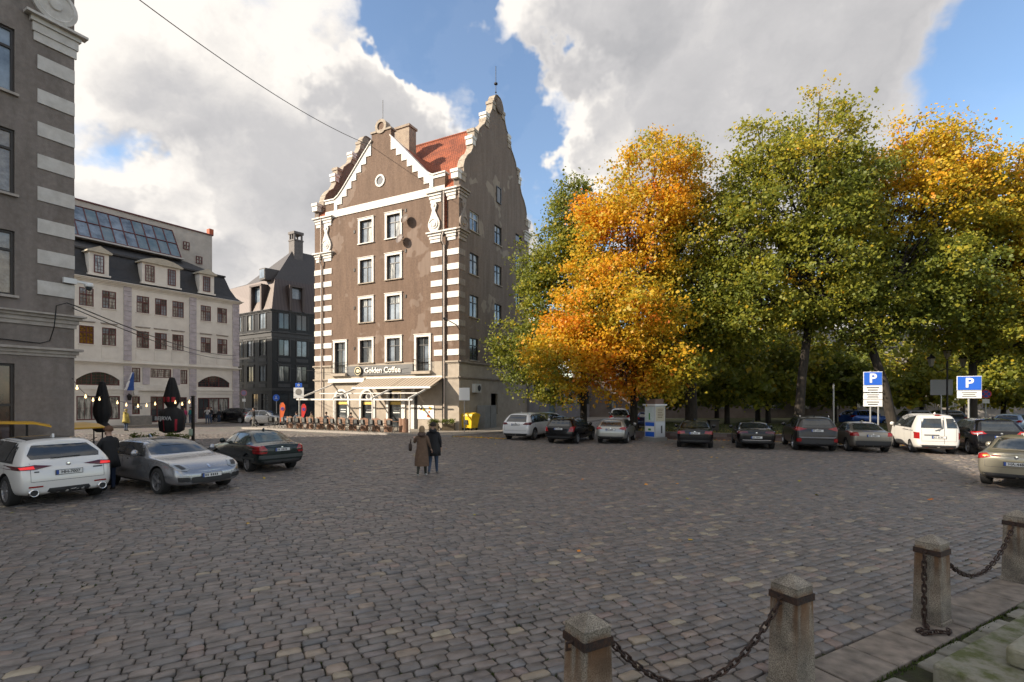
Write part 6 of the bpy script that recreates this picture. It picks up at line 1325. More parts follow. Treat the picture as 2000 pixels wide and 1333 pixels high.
# ================================================================ PEOPLE
SKINM = mat('skin', (.46, .29, .21), .55, c2=(.40, .24, .175), nscale=9)
def cloth(name, c): return mat('cloth_' + name, c, .85, c2=tuple(q * .72 for q in c), nscale=7, bump=.3, bscale=25, obj_coord=True)
def person(label, loc, face, h=1.75, top=None, legs=None, shoes=None, hair=None, pose='stand', armL=None, armR=None, hood=None, coat=None, hairlen=0, bulk=1.0, beard=None, group=None, head_yaw=0.0, seat_z=.46):
    """one continuous skinned figure; local +y is forward, +x is the person's right"""
    s = h / 1.75; J = {}
    sit = pose == 'sit'; dz = (seat_z / s + .10 - .95) if sit else 0.0
    def P(n, x, y, z, rx, ry=None): J[n] = (Vector((x, y, z + dz)) if not n.startswith('!') else Vector((x, y, z)), rx, ry or rx)
    k = bulk
    P('pel', 0, 0, .95, .155 * k, .115 * k); P('spi', 0, .0, 1.12, .140 * k, .105 * k); P('che', 0, -.005, 1.32, .165 * k, .115 * k); P('nec', 0, .0, 1.47, .062); P('chin', 0, .025, 1.56, .070, .075); P('hea', 0, .02, 1.645, .080, .100); P('cro', 0, .01, 1.715, .062, .07)
    P('nos', 0, .125, 1.62, .014); 
    for sd, n in ((1, 'R'), (-1, 'L')):
        arm = (armR if sd > 0 else armL) or [(.23, -.02, 1.15), (.25, .06, .92)]
        (ex, ey, ez), (wx, wy, wz) = arm
        P('ear' + n, sd * .088, .01, 1.63, .014, .022); P('sho' + n, sd * .165, -.005, 1.41, .075 * k); P('elb' + n, sd * ex, ey, ez, .052 * k); P('wri' + n, sd * wx, wy, wz, .036)
        d = (Vector((wx, wy, wz)) - Vector((ex, ey, ez))).normalized(); q = Vector((wx, wy, wz)) + d * .07; side = Vector((-d.y, d.x, 0)) if abs(d.z) < .9 else Vector((0, 1, 0)); side = side.normalized() if side.length > .1 else Vector((0, 1, 0))
        P('pal' + n, sd * q.x, q.y, q.z, .030, .020)
        for f in range(4):
            ln = (.065, .078, .072, .055)[f]; b0 = q + side * (.024 - .016 * f) + d * .025; t0 = b0 + d * ln * .6 + Vector((0, .012, -.004)); t1 = t0 + d * ln * .45 + Vector((-.018, .012, -.006)); P('f%d0' % f + n, sd * b0.x, b0.y, b0.z, .0095); P('f%d1' % f + n, sd * t0.x, t0.y, t0.z, .0085); P('f%d2' % f + n, sd * t1.x, t1.y, t1.z, .007)
        th = Vector((wx, wy, wz)) + d * .03 + side * .032; th2 = th + d * .035 + side * .02; P('t0' + n, sd * th.x, th.y, th.z, .011); P('t1' + n, sd * th2.x, th2.y, th2.z, .0085)
        if sit:
            zk = .95 - .03; P('hip' + n, sd * .10, .02, .93, .10 * k); P('kne' + n, sd * .13, .44, .95, .072); P('!ank' + n, sd * .13, .42, .09, .048); P('!hel' + n, sd * .13, .40, .045, .042); P('!toe' + n, sd * .14, .60, .04, .038, .03)
        else:
            st = {'stand': (0, 0), 'walk': ((.20, -.22) if sd > 0 else (-.22, .10))}[pose] if pose != 'walk' else None
            if pose == 'walk': ky, ay = (.10, .17) if sd > 0 else (.02, -.26)
            else: ky, ay = .01, -.015
            lift = .06 if (pose == 'walk' and sd < 0) else 0
            P('hip' + n, sd * .095, 0, .90, .098 * k); P('kne' + n, sd * .10, ky, .50, .066); P('!ank' + n, sd * .105, ay, .095 + lift, .046); P('!hel' + n, sd * .105, ay - .035, .05 + lift, .044); P('!toe' + n, sd * .125, ay + .15, .04 + lift * .3, .040, .032)
    E_ = [('pel', 'spi'), ('spi', 'che'), ('che', 'nec'), ('nec', 'chin'), ('chin', 'hea'), ('hea', 'cro'), ('hea', 'nos')]
    for n in 'RL':
        A_ = '!ank' + n; E_ += [('che', 'sho' + n), ('sho' + n, 'elb' + n), ('elb' + n, 'wri' + n), ('wri' + n, 'pal' + n), ('pel', 'hip' + n), ('hip' + n, 'kne' + n), ('kne' + n, A_), (A_, '!hel' + n), (A_, '!toe' + n), ('hea', 'ear' + n), ('wri' + n, 't0' + n), ('t0' + n, 't1' + n)]
        for f in range(4): E_ += [('pal' + n, 'f%d0' % f + n), ('f%d0' % f + n, 'f%d1' % f + n), ('f%d1' % f + n, 'f%d2' % f + n)]
    names = list(J); ix = {n: i for i, n in enumerate(names)}; cy, sy = math.cos(head_yaw), math.sin(head_yaw)
    V = []
    for n in names:
        p = J[n][0] * s
        if n in ('chin', 'hea', 'cro', 'nos', 'earR', 'earL'): p = Vector((p.x * cy - p.y * sy, p.x * sy + p.y * cy, p.z))
        V.append(p)
    me = bpy.data.meshes.new('skel'); me.from_pydata(V, [(ix[a], ix[c]) for a, c in E_], []); o = bpy.data.objects.new('skel', me); COL.objects.link(o)
    md = o.modifiers.new('skin', 'SKIN'); md.use_smooth_shade = True; md.branch_smoothing = .6
    for n, i in ix.items(): sv = me.skin_vertices[0].data[i]; sv.radius = (J[n][1] * s, J[n][2] * s); sv.use_root = n == 'pel'
    su = o.modifiers.new('sub', 'SUBSURF'); su.levels = 1; su.render_levels = 1
    fm = eval_mesh(o); bpy.data.objects.remove(o)
    t = thing('person', (loc.x, loc.y, loc.z), label, 'person', group, math.atan2(-face.x, face.y)); WL[t.name] = Vector((0, 0, 0))
    top = top or cloth('black', (.02, .02, .022)); legs = legs or cloth('jeans', (.035, .055, .10)); shoes = shoes or cloth('shoe', (.03, .03, .03))
    for m in (top, legs, shoes, SKINM): fm.materials.append(m)
    seg = []
    for a, c in E_:
        k_ = 0
        if any(q in (a, c) for q in ('chin', 'hea', 'cro', 'nos', 'earR', 'earL')): k_ = 3
        elif a[:3] in ('wri', 'pal') or c[:3] == 'pal' or c[0] in 'ft' and c[1].isdigit(): k_ = 3
        elif a.startswith('!') : k_ = 2
        elif a[:3] in ('hip', 'kne') or c[:3] == 'hip': k_ = 1
        seg.append((V[ix[a]], V[ix[c]], k_))
    for p in fm.polygons:
        best = (9, 0); c = p.center
        for a, b_, k_ in seg:
            ab = b_ - a; tt = max(0, min(1, (c - a).dot(ab) / max(ab.length_squared, 1e-9))); dd = (a + ab * tt - c).length
            if dd < best[0]: best = (dd, k_)
        p.material_index = best[1]; p.use_smooth = True
    bd = bpy.data.objects.new('body', fm); COL.objects.link(bd); bd.parent = t; WL[bd.name] = Vector((0, 0, 0))
    hc = V[ix['hea']]; Rz = Matrix.Rotation(head_yaw, 4, 'Z')
    if hair:
        b = MB(); n = 14
        for i in range(8):
            for j in range(n):
                th = math.pi * .62 * i / 7; ph = 2 * math.pi * j / n; fr_ = max(0, math.cos(ph - math.pi / 2)); cut = 1 - .55 * fr_ * (i / 7)
                r_ = .108 * s; v = Vector((r_ * .93 * math.sin(th * cut) * math.cos(ph), r_ * 1.12 * math.sin(th * cut) * math.sin(ph) - .005, r_ * 1.02 * math.cos(th * cut) + .015))
                if hairlen and i == 7 and fr_ < .3: v += Vector((0, -.02, -hairlen))
                b.v.append(tuple(hc + Rz.to_3x3() @ v))
        for i in range(7):
            for j in range(n): j2 = (j + 1) % n; b.f.append((i * n + j, i * n + j2, (i + 1) * n + j2, (i + 1) * n + j)); b.m.append(0)
        b.build('hair', hair, t, smooth=True)
    if beard:
        b = MB(); c = V[ix['chin']] + Rz.to_3x3() @ Vector((0, .045, .0)); b.lathe([(0, -.06), (.045, -.045), (.062, .0), (.055, .03), (0, .035)], c, (0, .25, 1), 12); b.build('beard', beard, t, smooth=True)
    for sd in (1, -1):
        b = MB(); c = hc + Rz.to_3x3() @ Vector((sd * .032 * s, .088 * s, .004)); b.lathe([(0, -.011), (.009, -.005), (.011, 0), (.009, .005), (0, .011)], c, (0, 0, 1), 8); b.build('eye', mat('eye_dark', (.03, .02, .018), .2), t, smooth=True)
    if coat:
        m, zl, fl = coat; b = MB(); n = 20; prof = [(1.36, .185, .135), (1.2, .175, .135), (1.02, .185, .145), (.85, .215, .165), (.65, .235, .19), (zl, .245 * fl, .205 * fl)]
        for (z, rx, ry) in prof:
            for j in range(n): a = 2 * math.pi * j / n; w = 1 + .03 * math.sin(5 * a + z * 7); b.v.append((rx * k * math.cos(a) * w * s, ry * k * math.sin(a) * w * s, z * s))
        for i in range(len(prof) - 1):
            for j in range(n): j2 = (j + 1) % n; b.f.append((i * n + j, i * n + j2, (i + 1) * n + j2, (i + 1) * n + j)); b.m.append(0)
        b.build('coat', m, t, smooth=True)
    if hood:
        b = MB(); c = V[ix['nec']] + Vector((0, -.07, .01)); b.lathe([(0, -.06), (.10, -.045), (.135, .0), (.11, .055), (.07, .07)], c, (0, -.35, 1), 14); b.build('hood', hood, t, smooth=True)
    return t
c_brown = cloth('camel', (.145, .088, .055)); c_black = cloth('black', (.017, .017, .019)); c_jean = cloth('jeans', (.055, .085, .14)); c_djean = cloth('dark_jeans', (.02, .035, .075)); c_olive = cloth('olive', (.035, .036, .025)); c_wsh = cloth('white_shoe', (.55, .54, .52)); h_blond = cloth('blond', (.30, .20, .11)); h_dark = cloth('dark_hair', (.03, .018, .012)); h_red = cloth('ginger', (.13, .065, .035))
gw_ = gp(824, 933); gm_ = gp(846, 928)
fw_ = Vector((-.06, 1, 0)).normalized()
person('woman in a long brown coat and white shoes walking away arm in arm', gw_, fw_, 1.68, top=c_brown, legs=c_olive, shoes=c_wsh, hair=h_blond, hairlen=.06, pose='walk', armL=[(.26, .10, 1.18), (.30, .32, 1.30)], armR=[(.24, -.02, 1.16), (.30, .06, .98)], coat=(c_brown, .40, 1.0), hood=cloth('scarf', (.10, .065, .05)))
person('man in a black hooded jacket and blue jeans walking away beside the brown coat', gm_, fw_, 1.78, top=c_black, legs=c_jean, shoes=cloth('grey_shoe', (.2, .2, .2)), hair=h_dark, pose='walk', hood=c_black, bulk=1.12, coat=(c_black, .80, .86), head_yaw=.7)
hb = thing('handbag', gw_ + Vector((-.36, .05, .8)), 'small dark round handbag on the arm of the brown coat', 'handbag')
b = MB(); c = gw_ + Vector((-.40, .10, .98)); b.lathe([(0, -.05), (.11, -.045), (.13, 0), (.11, .045), (0, .05)], c, (1, .3, 0), 14); b.build('pouch', cloth('bag', (.05, .032, .024)), hb, smooth=True); b = MB(); b.tube([c + Vector((0, -.09, .1)), c + Vector((0.02, 0, .26)), c + Vector((0, .09, .1))], .012, 5); b.build('strap', MATS['cloth_bag'], hb)
person('bearded man in a black jacket standing between the white and the silver car', gp(213, 960), Vector((-.95, .3, 0)).normalized(), 1.82, top=c_black, legs=c_djean, shoes=cloth('shoe', (.03, .03, .03)), hair=h_red, beard=h_red, pose='stand', bulk=1.12, armL=[(.25, .05, 1.15), (.16, .28, 1.18)], armR=[(.25, .05, 1.15), (.14, .28, 1.20)], coat=(c_black, .86, .82))
person('person in a pale yellow hooded jacket at the terrace', gp(246, 843), Vector((.3, 1, 0)).normalized(), 1.75, top=cloth('yellow', (.42, .33, .08)), hair=cloth('yellow_hood', (.40, .31, .09)), bulk=1.2, hood=MATS['cloth_yellow'], coat=(MATS['cloth_yellow'], .80, .9))
person('blond girl in a pale lilac jacket by the second closed parasol', gp(316, 843), Vector((.4, -1, 0)).normalized(), 1.62, top=cloth('lilac', (.40, .37, .44)), hair=h_blond, hairlen=.14, legs=c_jean, coat=(MATS['cloth_lilac'], .82, .85))
person('person in a pink top in front of the cream house', gp(361, 829), Vector((0, -1, 0)), 1.66, top=cloth('pink', (.50, .05, .14)), hair=h_dark)
person('person in a teal jacket next to the pink top', gp(372, 829), Vector((-.3, -1, 0)).normalized(), 1.72, top=cloth('teal', (.02, .20, .20)), hair=h_dark)
person('person in white with raised hands by the shop window of the cream house', gp(405, 829), Vector((.4, -1, 0)).normalized(), 1.72, top=cloth('white', (.5, .5, .5)), hair=h_dark, armR=[(.24, .16, 1.2), (.10, .26, 1.42)], armL=[(.24, .14, 1.2), (.06, .24, 1.40)])
person('person in dark clothes near the shop window of the cream house', gp(412, 828), Vector((-.4, -1, 0)).normalized(), 1.70, hair=h_dark)
person('person in black sitting figure height by the black car', gp(428, 827), Vector((0, -1, 0)), 1.5, hair=h_dark)['label'] = 'short person in black beside the far black car'
person('man in a dark jacket and grey trousers crossing before the silver hatchback', gp(496, 837), Vector((-1, -.2, 0)).normalized(), 1.78, legs=cloth('grey_trousers', (.22, .215, .2)), hair=h_dark, pose='walk', armR=[(.24, .10, 1.18), (.10, .20, 1.40)])
# ================================================================ BOLLARDS, CHAINS, SLABS
def bollard_mat():
    m = bpy.data.materials.new('bollard_granite'); m.use_nodes = True; n = m.node_tree.nodes; l = m.node_tree.links; b = n['Principled BSDF']; b.inputs['Roughness'].default_value = .85
    g = n.new('ShaderNodeNewGeometry'); t1 = n.new('ShaderNodeTexNoise'); t1.inputs['Scale'].default_value = 110; t1.inputs['Detail'].default_value = 3; l.new(g.outputs['Position'], t1.inputs['Vector'])
    r1 = n.new('ShaderNodeValToRGB'); r1.color_ramp.elements[0].position = .38; r1.color_ramp.elements[0].color = (.13, .11, .085, 1); r1.color_ramp.elements[1].position = .62; r1.color_ramp.elements[1].color = (.33, .285, .225, 1); l.new(t1.outputs['Fac'], r1.inputs[0])
    mp = n.new('ShaderNodeMapping'); mp.inputs['Scale'].default_value = (9, 9, .9); l.new(g.outputs['Position'], mp.inputs[0]); t2 = n.new('ShaderNodeTexNoise'); t2.inputs['Scale'].default_value = 1.4; t2.inputs['Detail'].default_value = 5; l.new(mp.outputs[0], t2.inputs['Vector'])
    sx = n.new('ShaderNodeSeparateXYZ'); l.new(g.outputs['Position'], sx.inputs[0]); zr = n.new('ShaderNodeMapRange'); zr.inputs['From Min'].default_value = .25; zr.inputs['From Max'].default_value = .82; l.new(sx.outputs[2], zr.inputs[0])
    zq = n.new('ShaderNodeMapRange'); zq.inputs['From Min'].default_value = .90; zq.inputs['From Max'].default_value = .84; l.new(sx.outputs[2], zq.inputs[0]); mz = n.new('ShaderNodeMath'); mz.operation = 'MULTIPLY'; l.new(zr.outputs[0], mz.inputs[0]); l.new(zq.outputs[0], mz.inputs[1])
    mu = n.new('ShaderNodeMath'); mu.operation = 'MULTIPLY'; l.new(mz.outputs[0], mu.inputs[0]); r2 = n.new('ShaderNodeMapRange'); r2.inputs['From Min'].default_value = .40; r2.inputs['From Max'].default_value = .56; l.new(t2.outputs['Fac'], r2.inputs[0]); l.new(r2.outputs[0], mu.inputs[1])
    mx_ = n.new('ShaderNodeMix'); mx_.data_type = 'RGBA'; l.new(mu.outputs[0], mx_.inputs[0]); l.new(r1.outputs[0], mx_.inputs[6]); mx_.inputs[7].default_value = (.15, .07, .025, 1)
    t3 = n.new('ShaderNodeTexNoise'); t3.inputs['Scale'].default_value = 4; t3.inputs['Detail'].default_value = 6; l.new(g.outputs['Position'], t3.inputs['Vector']); r3 = n.new('ShaderNodeMapRange'); r3.inputs['From Min'].default_value = .35; r3.inputs['From Max'].default_value = .65; r3.inputs['To Min'].default_value = .55; r3.inputs['To Max'].default_value = 1.1; l.new(t3.outputs['Fac'], r3.inputs[0])
    m2 = n.new('ShaderNodeMix'); m2.data_type = 'RGBA'; m2.blend_type = 'MULTIPLY'; m2.inputs[0].default_value = 1; l.new(mx_.outputs[2], m2.inputs[6]); l.new(r3.outputs[0], m2.inputs[7]); l.new(m2.outputs[2], b.inputs['Base Color'])
    bp = n.new('ShaderNodeBump'); bp.inputs['Strength'].default_value = .6; bp.inputs['Distance'].default_value = .006; l.new(t1.outputs['Fac'], bp.inputs['Height']); l.new(bp.outputs[0], b.inputs['Normal'])
    return m
m_bol = bollard_mat()
m_rust = mat('rusty_iron', (.022, .017, .016), .7, metal=.3, c2=(.06, .03, .018), nscale=30, bump=.4, bscale=60)
blab = ['nearest stone bollard, cut off by the lower edge of the picture', 'second stone bollard from the lower edge, with the sagging chain on its left', 'third stone bollard, with a broken chain hanging down its face', 'farthest stone bollard at the right edge']
def frustum(b, c, h0, h1, z0, z1, mi=0):
    b.hexa([c + BD * a * h + BN * e * h + Vector((0, 0, z)) for z, h in ((z0, h0), (z1, h1)) for a, e in ((-1, 1), (1, 1), (1, -1), (-1, -1))], mi)
for i, c in enumerate(BOL):
    t = thing('bollard', c, blab[i], 'bollard', 'stone bollards in a row')
    b = MB(); frustum(b, c, .155, .150, -.05, .05); frustum(b, c, .138, .122, .05, .93); s_ = b.build('shaft', m_bol, t)
    bv = s_.modifiers.new('bv', 'BEVEL'); bv.width = .008; bv.segments = 2
    b = MB(); frustum(b, c, .126, .030, .9305, 1.0); frustum(b, c, .03, .004, 1.0, 1.012); b.build('pyramid_cap', m_bol, t)
    b = MB(); frustum(b, c, .134, .133, .795, .855); b.build('iron_band', m_rust, t)
    for s in (1, -1): b = MB(); p = c + BD * s * .14 + Vector((0, 0, .825)); b.tube([p, p + BD * s * .05, p + BD * s * .05 + Vector((0, 0, -.05)), p + BD * s * .015 + Vector((0, 0, -.05))], .012, 6); b.build('eye_hook', m_rust, t)
b = MB(); n1, n2 = 14, 6; lk = []
for i in range(n1):
    a = 2 * math.pi * i / n1; cx_ = (.026 if math.cos(a) > 0 else -.026); ctr = Vector((cx_ + .019 * math.cos(a), .019 * math.sin(a) , 0)); nx = Vector((math.cos(a), math.sin(a), 0))
    for j in range(n2): q = 2 * math.pi * j / n2; b.v.append(tuple(ctr + nx * .0075 * math.cos(q) + Vector((0, 0, .0075 * math.sin(q)))))
for i in range(n1):
    for j in range(n2): i2, j2 = (i + 1) % n1, (j + 1) % n2; b.f.append((i * n2 + j, i2 * n2 + j, i2 * n2 + j2, i * n2 + j2)); b.m.append(0)
lo_ = b.build('link', m_rust, None, smooth=True); LINK = lo_.data; bpy.data.objects.remove(lo_)
def chain(pts, label, step=.068):
    t = thing('chain', pts[0], label, 'chain', 'rusty chains on the bollards'); pts = [Vector(p) for p in pts]
    cum = [0.0]
    for p, q in zip(pts, pts[1:]): cum.append(cum[-1] + (q - p).length)
    n = int(cum[-1] / step); 
    def at_(d):
        for i in range(len(pts) - 1):
            if d <= cum[i + 1]: return pts[i].lerp(pts[i + 1], (d - cum[i]) / max(1e-6, cum[i + 1] - cum[i])), (pts[i + 1] - pts[i]).normalized()
        return pts[-1], (pts[-1] - pts[-2]).normalized()
    for i in range(n):
        p, d = at_((i + .5) * cum[-1] / n); o = bpy.data.objects.new('link', LINK); COL.objects.link(o); o.parent = t; o.location = p - pts[0]
        q = d.to_track_quat('X', 'Z').to_matrix() @ Matrix.Rotation(math.pi / 2 * (i % 2) + .35 + rng.uniform(-.15, .15), 3, 'X'); o.rotation_euler = q.to_euler(); o.scale = (1.12, 1.12, 1.12)
def sagline(p, q, sag, n=40): return [p.lerp(q, k / n) - Vector((0, 0, sag * 4 * (k / n) * (1 - k / n))) for k in range(n + 1)]
hook = lambda c, s: c + BD * s * .19 + Vector((0, 0, .78))
chain(sagline(hook(BOL[0], 1), hook(BOL[1], -1), .52), 'rusty chain sagging between the nearest and the second bollard')
chain(sagline(hook(BOL[2], 1), hook(BOL[3], -1), .46), 'rusty chain sagging between the third and the farthest bollard')
c3 = BOL[2] - BD * .19; hp = [c3 + Vector((0, 0, z)) for z in (.79, .6, .4, .2, .05)]
hp += [c3 - BD * .05 + BN * .02 + Vector((0, 0, .035)), c3 - BD * .16 + BN * .10 + Vector((0, 0, .03)), c3 - BD * .30 + BN * .07 + Vector((0, 0, .03)), c3 - BD * .36 + BN * .14 + Vector((0, 0, .03)), c3 - BD * .22 + BN * .20 + Vector((0, 0, .05)), c3 - BD * .08 + BN * .26 + Vector((0, 0, .03)), c3 + BD * .02 + BN * .22 + Vector((0, 0, .03))]
chain(hp, 'broken rusty chain hanging off the third bollard and coiled on the slab')
# slabs under the bollards, rubble and mossy blocks behind them
m_slab = attr_mat('red_granite_slab', [(0, (.180, .150, .122)), (.5, (.225, .185, .148)), (1, (.170, .150, .128))], rough=.75, atype='OBJECT', bump=.6, bscale=70, grime=(6, .5, 1.2))
def bp_(s, t_, z=0): p = BOL[1] + BD * s + BN * t_; return Vector((p.x, p.y, z))
b = MB(); b.prism([bp_(-4, -.15, -.08), bp_(9, -.15, -.08), bp_(9, 9, -.08), bp_(-4, 9, -.08)], (0, 0, .05)); verge = tag(b.build('bollard_verge', mat('verge_soil', (.035, .032, .018), .95, c2=(.05, .055, .02), nscale=5, bump=.5, bscale=30)), kind='structure')
s = -3.4
while s < 8.5:
    ln = rng.uniform(.62, .98); b = MB(); dz = rng.uniform(-.006, .006)
    b.prism([bp_(s, -.15, -.06), bp_(s + ln - .022, -.15, -.06), bp_(s + ln - .022, .32, -.06), bp_(s, .32, -.06)], (0, 0, .075 + dz)); o = b.build('slab', m_slab, verge); o['rnd'] = rng.random(); bv = o.modifiers.new('bv', 'BEVEL'); bv.width = .012; bv.segments = 2; s += ln
m_rub = attr_mat('mossy_rubble', [(0, (.20, .19, .155)), (.5, (.28, .265, .22)), (1, (.15, .15, .10))], rough=.9, atype='OBJECT', bump=.7, bscale=25, grime=(4, .5, 1.15))
for row, (t0, t1) in enumerate(((.345, .565), (.585, .80))):
    s = -3.2 + .2 * row
    while s < 8:
        ln = rng.uniform(.25, .62); j = lambda: rng.uniform(-.03, .03)
        if rng.random() < .85 and not (row == 1 and s + ln > 1.15):
            b = MB(); b.prism([bp_(s + j(), t0 + j(), -.06), bp_(s + ln - .03 + j(), t0 + j(), -.06), bp_(s + ln - .03 + j(), t1 - .02 + j(), -.06), bp_(s + j(), t1 - .02 + j(), -.06)], (0, 0, .05 + rng.uniform(0, .03))); o = b.build('rubble_stone', m_rub, verge); o['rnd'] = rng.random(); bv = o.modifiers.new('bv', 'BEVEL'); bv.width = .02; bv.segments = 2
        s += ln
m_moss = mat('mossy_stone', (.20, .19, .145), .95, c2=(.075, .085, .025), nscale=4.5, ramp=(.42, .62), bump=.8, bscale=22)
st_ = thing('stone_step', bp_(1.2, 1.0), 'mossy grey stone step with a broken block at the lower right corner', 'step')
b = MB(); b.prism([bp_(1.2, .58, -.05), bp_(8, .60, -.05), bp_(8, 3.5, -.05), bp_(1.25, 3.5, -.05)], (0, 0, .22)); o = b.build('tread', m_moss, st_); bv = o.modifiers.new('bv', 'BEVEL'); bv.width = .03; bv.segments = 3
b = MB(); b.prism([bp_(1.72, .92, .17), bp_(2.6, .90, .17), bp_(2.6, 1.7, .17), bp_(1.78, 1.7, .17)], (0, 0, .19)); o = b.build('block', mat('pale_block', (.27, .255, .205), .9, c2=(.17, .165, .10), nscale=6, bump=.7, bscale=25), st_); bv = o.modifiers.new('bv', 'BEVEL'); bv.width = .05; bv.segments = 3
mp_n = 2600; _m = np.random.default_rng(9); ms = _m.uniform(-2, 6, mp_n); mt = .31 + np.abs(_m.normal(0, .03, mp_n)) + _m.choice([0, .29, .56], mp_n)
MP = np.array([tuple(bp_(a, c, -.025)) for a, c in zip(ms, mt)]); o = scatter_tris('moss', MP, .035, m_grass, _m.random(mp_n) * .6, up=True, seed=4); tag(o, 'green moss and weeds in the joints behind the bollards', 'moss', kind='stuff')
jn = 9000; jx = _m.uniform(-8, 7, jn); jy = 4.0 + _m.uniform(0, 1, jn) ** 1.6 * 7; kk = [bol_side(a, c) < -.2 and abs(a) < 1.05 * c for a, c in zip(jx, jy)]
# tufts only where a joint lies: between stones
if True:
    tree_xy = ST[:, :2]; JP = []
    near = [i for i in range(len(ST)) if ST[i, 1] < 9]
    for i in near:
        if _m.random() < .55:
            e = 1 if _m.random() < .5 else -1; u = E1 * float(e * ST[i, 2] / 2) + E2 * float(_m.uniform(-.5, .5) * ST[i, 3])
            if _m.random() < .4: u = E2 * float(e * ST[i, 3] / 2) + E1 * float(_m.uniform(-.5, .5) * ST[i, 2])
            for q in range(int(_m.integers(2, 6))): JP.append((ST[i, 0] + u.x + _m.normal(0, .006), ST[i, 1] + u.y + _m.normal(0, .006), -.03))
    JP = np.array(JP); tag(scatter_tris('joint_moss', JP, .03, m_grass, _m.random(len(JP)) * .5, up=True, seed=6), 'tiny green moss tufts growing in the cobble joints', 'moss', kind='stuff')
# ================================================================ CAFE TERRACE BEFORE THE CORNER HOUSE
m_alu = mat('white_frame', (.68, .66, .62), .4)
pg = thing('pergola', A.p(7.5, .12, 3.6), 'white terrace frame with posts and sloping rafters along the cafe front', 'pergola')
PU = (1.9, 5.4, 9.4, 13.3); PO = 3.6; PZ = 2.45
for u in PU:
    b = MB(); b.hexa([A.p(u + a, z, PO + o) for z in (.12, PZ) for a, o in ((-.04, -.04), (.04, -.04), (.04, .04), (-.04, .04))]); b.build('post', m_alu, pg)
    b = MB(); b.hexa([A.p(u + a, PZ + .06 + dz, PO + .1) for a, dz in ((-.05, 0), (.05, 0), (.05, .12), (-.05, .12))] + [A.p(u + a, 3.75 + dz, .05) for a, dz in ((-.05, 0), (.05, 0), (.05, .12), (-.05, .12))]); b.build('rafter', m_alu, pg)
b = MB(); A.box(b, PU[0] - .3, PU[-1] + .3, PZ - .02, PZ + .1, PO - .05, PO + .05); b.build('front_beam', m_alu, pg)
b = MB(); A.box(b, 2.4, 13.0, 2.95, 3.03, 1.75, 1.83); b.build('cross_beam', m_alu, pg)
aw = thing('awning', A.p(5, 4.3), 'beige striped awning with white front bar under the shop sign', 'awning')
def stripes():
    m = bpy.data.materials.new('striped_canvas'); m.use_nodes = True; n = m.node_tree.nodes; l = m.node_tree.links; b = n['Principled BSDF']; b.inputs['Roughness'].default_value = .85
    g = n.new('ShaderNodeNewGeometry'); mp = n.new('ShaderNodeMapping'); mp.vector_type = 'TEXTURE'; mp.inputs['Rotation'].default_value = (0, 0, math.atan2(dA.y, dA.x)); l.new(g.outputs['Position'], mp.inputs[0])
    wv = n.new('ShaderNodeTexWave'); wv.inputs['Scale'].default_value = .95; l.new(mp.outputs[0], wv.inputs['Vector']); r = n.new('ShaderNodeValToRGB'); r.color_ramp.elements[0].position = .45; r.color_ramp.elements[0].color = (.21, .165, .125, 1); r.color_ramp.elements[1].position = .6; r.color_ramp.elements[1].color = (.38, .325, .255, 1)
    l.new(wv.outputs['Fac'], r.inputs[0]); l.new(r.outputs[0], b.inputs['Base Color']); return m
m_str = stripes()
for (u0, u1) in ((1.36, 5.15), (5.2, 9.2)):
    b = MB(); q = [A.p(u0, 4.26, .08), A.p(u1, 4.26, .08), A.p(u1, 3.46, 1.8), A.p(u0, 3.46, 1.8)]; b.prism(q, (0, 0, -.03)); b.build('canvas', m_str, aw)
    b = MB(); A.box(b, u0 - .02, u1 + .02, 3.34, 3.5, 1.78, 1.88); b.build('front_bar', m_alu, aw)
b = MB(); A.box(b, 1.3, 9.3, 4.24, 4.36, .0, .14); b.build('cassette', m_alu, aw)
a2 = thing('retracted_awning', A.p(11, 4.2), 'white rolled-up awning box left of the striped awning', 'awning')
b = MB(); A.box(b, 9.4, 13.6, 4.08, 4.30, .0, .30); b.build('cassette', m_alu, a2); b = MB(); A.box(b, 9.42, 13.58, 3.95, 4.07, .26, .36); b.build('front_bar', m_alu, a2)
# wooden screens and dark chairs
m_wood = attr_mat('screen_plank', [(0, (.19, .095, .055)), (.5, (.25, .135, .085)), (1, (.30, .18, .12))], rough=.7, atype='OBJECT', bump=.3, bscale=40)
def screen(u, o, w, h, n, lab):
    t = thing('wooden_screen', A.p(u, .12, o), lab, 'screen', 'wooden terrace screens')
    for k in range(n):
        a = u + w * k / n; b = MB(); A.box(b, a, a + w / n - .012, .16, h + .03 * ((k * 7) % 3), o, o + .03); p = b.build('plank', m_wood, t); p['rnd'] = rng.random()
    for z in (.3, h - .2): b = MB(); A.box(b, u, u + w - .012, z, z + .06, o - .03, o - .001); b.build('batten', m_wood, t)
place = ['rightmost', 'second from right', 'third from right', 'fourth from right', 'fifth from right', 'sixth from right', 'seventh from right', 'leftmost']
screen(1.55, 4.15, .85, 1.12, 6, 'tall planked screen at the right end of the cafe terrace')
for k in range(10): screen(2.95 + k * 1.15, 4.2, .78, 1.08, 5, 'low brown planked screen on the cafe terrace, %s of ten' % ['rightmost', 'second from the right', 'third from the right', 'fourth from the right', 'fifth from the right', 'fifth from the left', 'fourth from the left', 'third from the left', 'second from the left', 'leftmost'][k])
m_wick = mat('dark_wicker', (.025, .022, .02), .7, bump=.4, bscale=80); m_cush = mat('grey_cushion', (.20, .205, .20), .9, c2=(.14, .145, .14), nscale=8)
